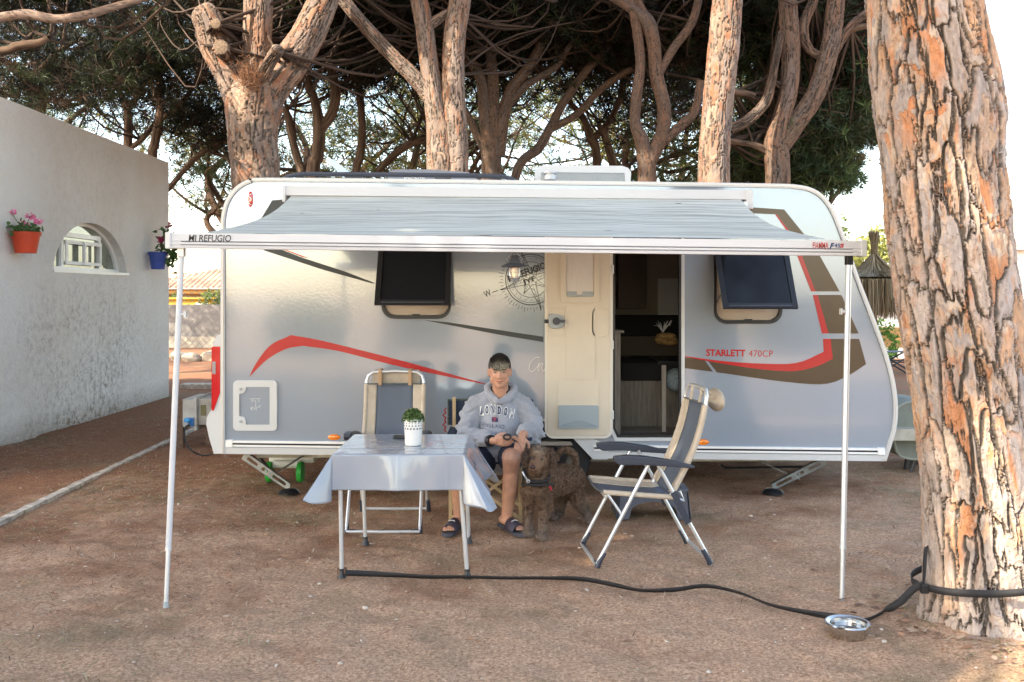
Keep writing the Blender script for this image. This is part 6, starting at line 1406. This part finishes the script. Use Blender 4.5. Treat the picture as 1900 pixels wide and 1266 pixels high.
# hands: palm + four fingers + thumb, each a chain of its own
def hand(m, wr, palm_c, fdir, side, up, curl, splay=.006, L0=.038):
    """wr wrist, palm centre, finger direction, direction across the knuckles (towards the little finger), back of hand"""
    wr, pc = Vector(wr), Vector(palm_c); fdir = Vector(fdir).normalized(); side = Vector(side); side = (side-fdir*side.dot(fdir)).normalized(); up = Vector(up); up = (up-fdir*up.dot(fdir)-side*up.dot(side)).normalized()
    capsule(m, [(*wr, .026), (*(wr.lerp(pc, .6)), .023)], 10)
    for k in range(4):
        a = wr.lerp(pc, .55)+side*(-.018+.012*k); b_ = pc+fdir*.028+side*(-.030+.020*k)*.95; capsule(m, [(*a, .015), (*b_, .0115)], 8)
        p = b_; d = (fdir+side*(-.12+.09*k)).normalized(); L = L0*(1,1.12,1.05,.82)[k]; cu = curl[k] if isinstance(curl, (list, tuple)) else curl
        for j, (ll, rr_) in enumerate(((1,.0098),(.68,.0088),(.52,.0078))):
            d = (d*math.cos(cu)-up*math.sin(cu)).normalized(); q = p+d*L*ll; capsule(m, [(*p, rr_+.0006), (*q, rr_)], 8); p = q
    t0 = wr.lerp(pc, .5)-side*.024; t1 = t0+(fdir*.55-side*.75-up*.25).normalized()*.034; t2 = t1+(fdir*.95-side*.2-up*.35).normalized()*.030; t3 = t2+(fdir*1-up*.4+side*.15).normalized()*.024
    capsule(m, [(*t0, .0155), (*t1, .012), (*t2, .0105), (*t3, .0095)], 8)
w1_, w2_ = P(914,818,6.60), P(969,808,6.58)
hand(m, w1_, P(927,817,6.54), (1,-.35,-.25), (.2,.3,-1), (-.1,-1,.25), [.35,.5,.6,.7])
hand(m, w2_, P(965,823,6.52), (-.12,-.25,-1), (-1,.1,.1), (.1,-1,.2), [.10,.14,.18,.26])
body = link_mesh(remeshed(m, .0042, 3), 'body', M['skin'], person)
# face details
white = mat('eye_white', (.62,.58,.55), .2); iris = mat('iris', (.05,.035,.02), .15); lipm = mat('lips', (.36,.11,.09), .45)
for s_ in (-1, 1):
    m = MB(); m.ball((c.x+s_*.031, c.y-.0765, c.z+.004), (.0115,.006,.0042), 14, 8); eo = m.build('eye', white, person, True)
    m = MB(); m.ball((c.x+s_*.031, c.y-.0805, c.z+.004), (.0048,.004,.0045), 12, 8); m.build('iris', iris, eo, True)
    m = MB(); m.tube([(c.x+s_*(.031+t), c.y-.082+abs(t)*.25, c.z+.0095-(t*t)*28) for t in np.linspace(-.0135,.0135,7)], .0016, 5); m.build('eyelid', iris, eo)
    m = MB(); m.tube([(c.x+s_*x, c.y-.083+.004*abs(x-.02)*20*.2+(x > .035)*.006, c.z+z) for x, z in ((.014,.021),(.024,.0245),(.036,.0255),(.046,.021))], [.002,.0036,.0032,.0014], 6); m.build('eyebrow', mat('brow', (.03,.02,.016), .9), person)
m = MB(); m.tube([(c.x+t, c.y-.0835+abs(t)*.42, c.z-.0595+(abs(t)**2)*9) for t in np.linspace(-.027,.027,9)], [.001,.0026,.0034,.0038,.0034,.0038,.0034,.0026,.001], 6); m.build('lips', lipm, person, True)
m = MB(); m.tube([(c.x+t, c.y-.0872+abs(t)*.42, c.z-.0590+(abs(t)**2)*9) for t in np.linspace(-.027,.027,9)], .0008, 4); m.build('mouth_line', mat('mouth', (.10,.03,.025), .6), person)
# hair: dark cap with a bleached, straight-cut fringe
g = np.random.default_rng(31); V = []; C_ = []; FS = []; H0 = np.array([c.x, c.y+.018, c.z+.032]); R0 = np.array([.080,.098,.094])
m = MB(); m.ball(tuple(H0+np.array([0,.014,.010])), (.081,.094,.094), 24, 16); cap = MB()
ov = [v for v in m.v]; 
cap.v = m.v; cap.f = [f_ for f_ in m.f if np.mean([m.v[i][2] for i in f_]) > c.z+.018-.9*max(0, np.mean([m.v[i][1] for i in f_])-c.y-.01) and np.mean([m.v[i][1] for i in f_]) > c.y-.078]
hc = cap.build('hair', mat('hair_dark', (.012,.010,.010), .55), person, 'all')
for k in range(5200):
    u = g.random(); front = k < 2600
    if front:       # combed forward from the crown on to the brow
        x = g.uniform(-1, 1); an0 = g.uniform(.1, .9); n_ = 7; pts = []
        end = g.uniform(1.38, 1.86)-.25*abs(x)**2
        for t in np.linspace(an0, end, n_):
            y = -math.sin(t); z = math.cos(t); w = math.sqrt(max(.02, 1-(.78*x)**2)); k_ = 1.02+.06*g.random()*(t > 1)
            pts.append(H0+np.array([x*.80*R0[0]*(1+.06*math.sin(t))+.004*math.sin(t*5+x*9), y*R0[1]*w*k_, z*R0[2]*w*k_+.006]))
        tip = 1.0
    else:
        th = g.uniform(-PI, PI); ph = g.uniform(.2, 1.75 if abs(th) > 1.9 or abs(abs(th)-PI/2) < .5 else 1.4); n_ = 4; pts = []
        if math.cos(th) > .6 and False: continue
        for t in np.linspace(ph, ph+.28, n_):
            pts.append(H0+np.array([math.sin(th)*math.sin(t)*R0[0], -math.cos(th)*math.sin(t)*R0[1]*(1 if math.cos(th) < 0 else .9)+.005, math.cos(t)*R0[2]+.004])*1.0)
        if pts[-1][2] < c.z+.0 and abs(math.sin(th)) > .5: continue
        if math.cos(th) > 0 and pts[-1][2] < c.z+.045: continue
        tip = 0
    w = .0011; sx = np.array([1,0,0]) if front else np.cross(pts[1]-pts[0], pts[0]-H0); sx = sx/(np.linalg.norm(sx)+1e-9)
    bl = g.random() < (.60 if front and x > -.5 else .35)
    b0 = len(V); FS += [(b0+2*i, b0+2*i+1, b0+2*i+3, b0+2*i+2) for i in range(n_-1)]
    for i, p in enumerate(pts):
        f_ = i/(n_-1); ww = w*(1-.6*f_); V += [p-sx*ww, p+sx*ww]
        base = np.array([.012,.010,.009]); blond = np.array([.34,.29,.19]); q_ = np.clip((f_-.45)*2.0, 0, 1)*tip*bl; C_ += [base*(1-q_)+blond*q_]*2
np_mesh('fringe', np.array(V), np.array(FS), tint_mat('hair_strands', .45, spec=.5), person, cols=np.array(C_), smooth=True)
# hoodie
M['hoodie'] = mat('grey_marl', (.30,.315,.36), .95, var=.12, scale=260, bump=.25, bscale=350, sheen=.3)
m = MB()
capsule(m, [pt(928,848,6.93,.125), pt(928,825,6.90,.150), pt(929,795,6.93,.150), pt(929,770,6.95,.140), pt(929,746,6.97,.095)], 20)
for sx, sh, el, wr in ((1, pt(968,755,6.97,.078), pt(991,806,6.88,.068), pt(972,800,6.66,.050)), (-1, pt(886,755,6.97,.078), pt(865,808,6.86,.068), pt(905,815,6.67,.052))):
    n0 = pt(929+sx*18,745,6.97,.085); capsule(m, [n0, sh, ((sh[0]+el[0])/2+sx*.012, (sh[1]+el[1])/2, (sh[2]+el[2])/2, .074), el, ((el[0]+wr[0])/2, (el[1]+wr[1])/2, (el[2]+wr[2])/2-.005, .062), wr], 16)
m.ball(P(930,832,6.86), (.16,.12,.07), 20, 12)
me = remeshed(m, .007, 5); co = np.empty(len(me.vertices)*3, dtype=np.float32); me.vertices.foreach_get('co', co); co = co.reshape(-1, 3); no = np.empty(len(me.vertices)*3, dtype=np.float32); me.vertices.foreach_get('normal', no); no = no.reshape(-1, 3)
x, y, z = co.T; sx = np.abs(x-P(929,0,6.93).x)
fold = (1-np.abs(2*fbm(x*6+z*5, y*6, z*16+sx*10, 3, 4)-1))**3*.024-.008; fold2 = np.sin(z*95+x*30+4*fbm(x*7, y*7, z*7, 2, 5))*.006*np.clip(1-np.abs(z-.60)/.12, 0, 1)
arm = np.clip((sx-.15)/.05, 0, 1); d = fold*(.45+.9*arm)+fold2+np.sin((z+y*.8)*110+3*fbm(x*9,y*9,z*9,2,6))*.0035*arm
co = co+no*d[:, None]; me.vertices.foreach_set('co', co.astype(np.float32).ravel()); me.update()
wl = Matrix.Identity(4); hood_tree = None
hv = [tuple(v.co) for v in me.vertices]; hf = [tuple(p.vertices) for p in me.polygons]; hood_tree = BVHTree.FromPolygons(hv, hf)
ho = link_mesh(me, 'hoodie', M['hoodie'], person)
# hood lying round the neck, black neckline inside it
m = MB(); ctr = Vector(P(929, 727, 6.92)); pts = []
for a in np.linspace(math.radians(-62), math.radians(242), 28):
    q = ctr+Vector((math.cos(a)*.092, math.sin(a)*.085+.02, .004+.030*math.sin(a)+.012*abs(math.cos(a))-.045*max(0, -math.sin(a))**2)); pts.append((q.x, q.y, q.z, .030+.012*max(0, math.sin(a))))
e0 = P(926, 745, 6.80); pts = [(e0.x-.004, e0.y, e0.z-.005, .014)]+pts+[(e0.x-.012, e0.y-.004, e0.z-.003, .014)]
capsule(m, pts, 12); capsule(m, [(ctr.x-.07, ctr.y+.10, ctr.z-.01, .04), (ctr.x+.07, ctr.y+.10, ctr.z-.01, .04)], 12)
capsule(m, [(ctr.x+.05, ctr.y-.02, ctr.z-.03, .03), (ctr.x+.115, ctr.y+.02, ctr.z-.03, .032)], 12)
me = remeshed(m, .005, 4); co = np.array([tuple(v.co) for v in me.vertices]); no = np.array([tuple(v.normal) for v in me.vertices]); co = co+no*((fbm(co[:,0]*22, co[:,1]*22, co[:,2]*30, 3, 8)-.5)*.014)[:, None]; me.vertices.foreach_set('co', co.astype(np.float32).ravel()); me.update()
link_mesh(me, 'hood', M['hoodie'], ho)
m = MB(); m.tube([ctr+Vector((math.cos(a)*.072, math.sin(a)*.060+.012, .020+.02*math.sin(a))) for a in np.linspace(math.radians(-70), math.radians(250), 26)], .012, 8); m.build('neckline', M['black_pl'], ho, 'all')
def on_hoodie(p, lift=.002):
    r = hood_tree.ray_cast(Vector((p.x, p.y-1.2, p.z+.06*0)), Vector((0, 1, 0)));
    return (r[0]+Vector((0, -lift, 0))) if r[0] is not None else Vector((p.x, p.y-.15, p.z))
def print_text(mb, body, line, hpx, bold, lift, wide=1.):
    """letters set one by one along the pixel line (x, baseline y, tilt)"""
    for ch, (x, y, tl, w) in zip(body, line):
        a, fs = text_mesh(ch, bold); s_ = 6.8/F; vs = []
        for u, v, _ in a:
            dx, dy = (u-.5)*w*wide, v*hpx; X, Yp = x+dx*math.cos(tl)+dy*math.sin(tl), y+dx*math.sin(tl)-dy*math.cos(tl); vs.append(on_hoodie(P(X, Yp, 6.80), lift))
        mb.add(vs, fs)
ln_ = [(893.5,774,.02,7.5),(903,771,.0,8),(914.5,769.5,.0,8),(926.5,770.5,.03,8),(937.5,773,.10,8),(948.5,777,.20,8)]
m = MB(); print_text(m, 'LONDON', ln_, 17, .04, .0022, 1.06); m.build('lettering_outline', M['white'], ho)
ink = mat('navy_print', (.02,.03,.09), .8)
m = MB(); print_text(m, 'LONDON', [(a, b_-1, c_, d_-1.6) for a, b_, c_, d_ in ln_], 14.6, .025, .0036)
for k in (0, 2, 5):      # slab feet of the letters
    a, b_, c_, d_ = ln_[k]
    for yy in ((-1,) if k == 0 else ()): q = [on_hoodie(P(a+u*d_*.72, b_+yy+w-.2, 6.8), .0038) for u, w in ((-.6,.0),(.6,.0),(.6,-2),(-.6,-2))]; m.add(q, [(0,1,2,3)])
m.build('lettering', ink, ho)
m = MB(); en = 'ENGLAND'; print_text(m, en, [(897+6.1*k, 792.5+.35*k, .07, 4.6) for k in range(7)], 6.6, .0, .002); m.build('small_lettering', ink, ho)
m = MB(); m.add([on_hoodie(P(x, y, 6.8), .002) for x, y in ((912.5,774.5),(924,774.5),(924,783),(912.5,783))], [(0,1,2,3)]); fo_ = m.build('flag_patch', ink, ho)
m = MB()
for q in (((917.6,774.8),(919,774.8),(919,782.7),(917.6,782.7)), ((912.8,778.2),(923.7,778.2),(923.7,779.4),(912.8,779.4)), ((913,775),(914.2,775),(923.5,782.5),(922.3,782.5)), ((923.5,775),(922.3,775),(913,782.5),(914.2,782.5))): m.add([on_hoodie(P(x, y, 6.8), .0028) for x, y in q], [(0,1,2,3)])
m.build('flag_cross', mat('red_print', (.55,.06,.06), .8), fo_)
m = MB()
for xs, y1 in (((920,921,922,923), 776), ((932,933,933,932), 755)):
    q = [on_hoodie(P(x, 735+(y1-735)*i/3, 6.8), .006) for i, x in enumerate(xs)]; m.tube(q, .0028, 6)
m.build('drawstring', mat('cord_grey', (.30,.32,.36), .9), ho, 'all')
# watch and cuff, shorts, sandals
m = MB(); q = P(910,818,6.62); d = (P(927,817,6.54)-P(905,815,6.67)).normalized(); m.tube([q-d*.020, q-d*.012, q+d*.012, q+d*.020], [.034,.040,.040,.034], 18); m.build('wrist_strap', M['black_pl'], person, True)
m = MB()
for hp, kn, k_ in ((hipL, kL, .70), (hipR, kR, .78)):
    e = [hp[i]*(1-k_)+kn[i]*k_ for i in range(3)]; capsule(m, [(*hp[:3], .105), (*[hp[i]*.5+kn[i]*.5+(.008 if i == 2 else 0) for i in range(3)], .092), (*e, .086)], 16)
capsule(m, [pt(905,842,6.97,.11), pt(952,842,6.97,.11)], 16)
me = remeshed(m, .007, 4); co = np.array([tuple(v.co) for v in me.vertices]); no = np.array([tuple(v.normal) for v in me.vertices]); co = co+no*((fbm(co[:,0]*9, co[:,1]*14, co[:,2]*9, 3, 18)-.5)*.02)[:, None]; me.vertices.foreach_set('co', co.astype(np.float32).ravel()); me.update()
link_mesh(me, 'shorts', mat('navy_cotton', (.018,.022,.045), .9, bump=.2, bscale=300), person)
for heel, toe, lab in ((P(931,975,6.64), P(968,987,6.36), 0), (P(854,975,6.64), P(830,990,6.36), 1)):
    h2, t2 = Vector((heel.x, heel.y, 0)), Vector((toe.x, toe.y, 0)); d = (t2-h2).normalized(); sd = d.cross(Vector((0,0,1))); L = (t2-h2).length
    ol = [(0,-.030),(.03,-.036),(.5,-.036),(.78,-.046),(.95,-.038),(1.02,0),(.95,.038),(.78,.044),(.5,.036),(.03,.034),(0,.028)]
    m = MB(); m.prism([h2-d*.02+d*(a*(L+.05))+sd*b_+Vector((0,0,.002)) for a, b_ in ol], [], (0,0,.024)); s_ = m.build('sandal', M['dark_grey'], person); s_.modifiers.new('b', 'BEVEL').width = .006
    m = MB(); n_ = 13; vs = []
    for w in (.42, .62, .80):
        for k in range(n_):
            a = PI*k/(n_-1); vs.append(h2+d*(w*(L+.03))+sd*(-math.cos(a)*.050)+Vector((0,0,.020+math.sin(a)*(.082-.05*w+.012))))
    m.add(vs, [(r*n_+k, r*n_+k+1, (r+1)*n_+k+1, (r+1)*n_+k) for r in range(2) for k in range(n_-1)]); b_ = m.build('strap', mat('plum_strap', (.045,.035,.055), .6), s_, 'all'); b_.modifiers.new('t', 'SOLIDIFY').thickness = .006
    m = MB(); q0 = h2+d*(.60*(L+.03)); 
    for k in range(11): q = q0+sd*(-.022+.0044*k)+Vector((0,0,.085))+d*.006*(k % 2)*.3; q.z = .020+math.sin(math.acos(max(-1, min(1, (.022-.0044*k)/.05))))*(.064)+.004; m.box(q.x-.0014, q.x+.0014, q.y-.002, q.y+.0, q.z-.003, q.z+.003)
    m.build('strap_lettering', M['white'], b_)
# leash reel in the hand, and the leash
o = thing('leash', 'black dog leash with a round grip, running from hand to collar', 'leash', P(942, 812, 6.5))
m = MB(); q = P(941, 811, 6.50); m.tube([q+Vector((math.cos(a)*.024, 0, math.sin(a)*.017)) for a in np.linspace(0, 2*PI, 19)], .0065, 8); m.build('grip', M['black_pl'], o, 'all')
m = MB(); ribbon3(m, [(*P(950,815,6.50), .4), (*P(962,822,6.47), .5), (*P(969,840,6.42), .8), (*P(969,860,6.38), .8), (*P(971,876,6.33), .8)], .020); m.build('webbing', M['strap'], o, 'all').modifiers.new('t', 'SOLIDIFY').thickness = .002
m = MB(); m.tube([P(970,876,6.325), P(974,884,6.30), P(980,893,6.30)], .006, 6); m.tube([P(980,893,6.30)+Vector((math.cos(a)*.010, 0, math.sin(a)*.010)) for a in np.linspace(0, 2*PI, 13)], .003, 6); m.build('clip', M['tube'], o, True)

# ------------------------------------------------------------ the dog
dog = thing('dog', 'curly brown-grey dog standing beside the person, tail curled over its back', 'dog', (P(1030, 0, 6.6).x, 6.6, 0))
m = MB()
capsule(m, [pt(996,908,6.43,.090), pt(1006,898,6.50,.098), pt(1028,892,6.64,.098), pt(1050,889,6.78,.096), pt(1062,889,6.86,.088)], 20)
capsule(m, [pt(998,896,6.44,.078), pt(998,879,6.41,.058), pt(1000,862,6.39,.052)], 16)
hc_ = P(1000, 850, 6.36); m.ball(hc_, (.068,.072,.066), 20, 14); m.ball(hc_+Vector((0,-.01,.028)), (.056,.055,.044), 18, 12)
capsule(m, [(hc_.x-.012, hc_.y-.045, hc_.z-.022, .048), (hc_.x-.034, hc_.y-.095, hc_.z-.042, .037), (hc_.x-.042, hc_.y-.112, hc_.z-.044, .030)], 14); m.ball((hc_.x-.030, hc_.y-.075, hc_.z-.068), (.032,.045,.022), 14, 10)
def legs(pts): capsule(m, pts, 12)
legs([pt(984,915,6.42,.060), pt(980,942,6.41,.030), pt(980,965,6.40,.021), pt(981,985,6.39,.020)]); legs([pt(1008,918,6.40,.060), pt(1009,947,6.35,.030), pt(1007,972,6.32,.022), pt(1006,989,6.30,.020)])
for px, py, Y in ((980,990,6.375), (1005,997,6.285)):
    q = P(px, py, Y); q.z = .022; m.ball(q, (.034,.040,.022), 12, 8)
    for k in range(4): m.ball(q+Vector((-.022+.0145*k, -.032, -.004)), (.0085,.014,.012), 8, 6)
legs([pt(1064,893,6.85,.080), pt(1068,918,6.80,.058), pt(1074,934,6.78,.040), pt(1087,950,6.90,.025), pt(1090,962,6.84,.023), (P(1092,0,6.78).x, 6.78, .03, .023)]); q = P(1093,0,6.73); m.ball((q.x, 6.73, .02), (.030,.042,.020), 12, 8)
legs([pt(1046,893,6.90,.070), pt(1042,920,6.88,.048), pt(1038,938,6.90,.034), pt(1040,950,6.98,.024), (P(1030,0,6.9).x, 6.88, .03, .023)]); q = P(1028,0,6.84); m.ball((q.x, 6.84, .02), (.028,.04,.02), 12, 8)
capsule(m, [pt(1062,872,6.90,.030), pt(1069,862,6.90,.018), pt(1067,846,6.88,.016), pt(1056,835,6.86,.016), pt(1042,836,6.84,.015), pt(1034,845,6.83,.013), pt(1035,853,6.83,.010)], 10)
# ears: thick drooping flaps
for cx_, cy_, sx in ((1024,851,1), (977,850,-1)):
    q = P(cx_, cy_, 6.38 if sx > 0 else 6.35); m.ball(q, (.020,.034,.060), 14, 10); m.ball(q+Vector((sx*.004,0,-.018)), (.020,.034,.046), 14, 10); capsule(m, [(hc_.x+sx*.040, hc_.y, hc_.z+.045, .018), (q.x, q.y, q.z+.03, .018)], 8)
me = remeshed(m, .006, 4)
co = np.array([tuple(v.co) for v in me.vertices]); no = np.array([tuple(v.normal) for v in me.vertices])
face = np.linalg.norm((co-np.array(hc_+Vector((-.02,-.08,-.02))))/np.array([.07,.07,.07]), axis=1) < 1
curl = (1-np.abs(2*fbm(co[:,0]*48, co[:,1]*48, co[:,2]*48, 2, 3)-1))**2*.013-.004; curl[face] *= .35
co2 = co+no*curl[:, None]; me.vertices.foreach_set('co', co2.astype(np.float32).ravel()); me.update()
def furcol(co):
    n = fbm(co[:,0]*9, co[:,1]*9, co[:,2]*9, 3, 5)[:, None]; n2 = fbm(co[:,0]*55, co[:,1]*55, co[:,2]*55, 2, 6)[:, None]
    b_ = np.array([.075,.044,.028])*(1-n)+np.array([.165,.105,.070])*n; n3 = (1-np.abs(2*fbm(co[:,0]*48, co[:,1]*48, co[:,2]*48, 2, 3)-1))[:, None]**2; b_ = b_*(.25+.6*n2+1.1*n3)
    hd_ = np.array(hc_); top = np.clip(1-np.linalg.norm((co-(hd_+np.array([0,-.01,.05])))/np.array([.06,.08,.045]), axis=1), 0, 1)[:, None]; b_ = b_*(1-top*.8)+np.array([.34,.285,.235])*top*.8
    mz = np.clip(1.3-np.linalg.norm((co-(hd_+np.array([-.030,-.09,-.045])))/np.array([.055,.06,.045]), axis=1), 0, 1)[:, None]; b_ = b_*(1-mz*.7)+np.array([.27,.145,.08])*mz*.7
    lo = np.clip((.17-co[:,2:3])/.12, 0, 1); b_ = b_*(1-lo*.5)+np.array([.20,.165,.14])*lo*.5
    er = np.minimum(np.linalg.norm((co-np.array(P(1025,848,6.38)))/np.array([.03,.05,.07]), axis=1), np.linalg.norm((co-np.array(P(977,847,6.35)))/np.array([.028,.05,.07]), axis=1)); er = np.clip(1.2-er, 0, 1)[:, None]; return b_*(1-er*.85)+np.array([.045,.034,.032])*er*.85
at = me.color_attributes.new('tint', 'FLOAT_COLOR', 'POINT'); cc = np.ones((len(co), 4), dtype=np.float32); cc[:, :3] = furcol(co); at.data.foreach_set('color', cc.ravel())
furm = tint_mat('fur', .85, spec=.2); body_o = link_mesh(me, 'body', furm, dog)
g = np.random.default_rng(17); N = 42000; k = g.integers(0, len(co), N); k = k[~(face[k] & (g.random(N) < .93))]; N = len(k)
p = co2[k]+g.normal(0, .002, (N, 3)); d = no[k]+g.normal(0, .55, (N, 3)); d /= np.linalg.norm(d, axis=1)[:, None]; s_ = np.cross(d, g.normal(size=(N, 3))); s_ /= np.linalg.norm(s_, axis=1)[:, None]; L = g.uniform(.007, .017, (N, 1)); L[face[k]] *= .5
V = np.stack([p-s_*.0016, p+s_*.0016, p+d*L*.6+s_*.003, p+d*L+s_*.0055], 1).reshape(-1, 3); b0 = np.arange(N)[:, None]*4
cfur = np.repeat(furcol(p)*g.uniform(.55, 1.7, (N, 1)), 4, 0); np_mesh('coat', V, (b0+np.array([0,1,3,2])), furm, dog, cols=cfur, smooth=False)
m = MB(); nz = Vector((hc_.x-.044, hc_.y-.142, hc_.z-.034)); m.ball(nz, (.019,.014,.014), 14, 10); m.build('nose', mat('dog_nose', (.05,.022,.020), .3, spec=.6), dog, True)
m = MB(); m.tube([nz+Vector((-.022,.014,-.030)), nz+Vector((0,.0,-.026)), nz+Vector((.030,.020,-.030))], .003, 6); m.build('mouth', mat('dog_mouth', (.05,.02,.018), .5), dog, 'all')
for sx in (-1, 1): m = MB(); m.ball((hc_.x-.014+sx*.030, hc_.y-.074, hc_.z+.006), (.011,.011,.009), 12, 8); m.build('eye', mat('dog_eye', (.03,.018,.01), .1, coat=1.), dog, True)
nb = P(997, 882, 6.395)
m = MB(); m.tube([nb+Vector((math.cos(a)*.083, math.sin(a)*.083, -.010+.022*math.sin(a))) for a in np.linspace(0, 2*PI, 33)], .012, 8, flat=.4); m.tube([nb+Vector((math.cos(a)*.104, math.sin(a)*.102+.01, -.060-.012*math.sin(a))) for a in np.linspace(PI*.85, 2*PI*1.08, 25)], .008, 8, flat=.5); co_ = m.build('collar', M['strap'], dog, 'all')
m = MB(); q = P(1019, 898, 6.37); m.tube([q, q+Vector((.006,0,-.022)), q+Vector((.016,.0,-.045))], [.007,.008,.005], 8, flat=.6); m.build('red_tab', mat('red_fabric', (.60,.04,.07), .7), co_, 'all')
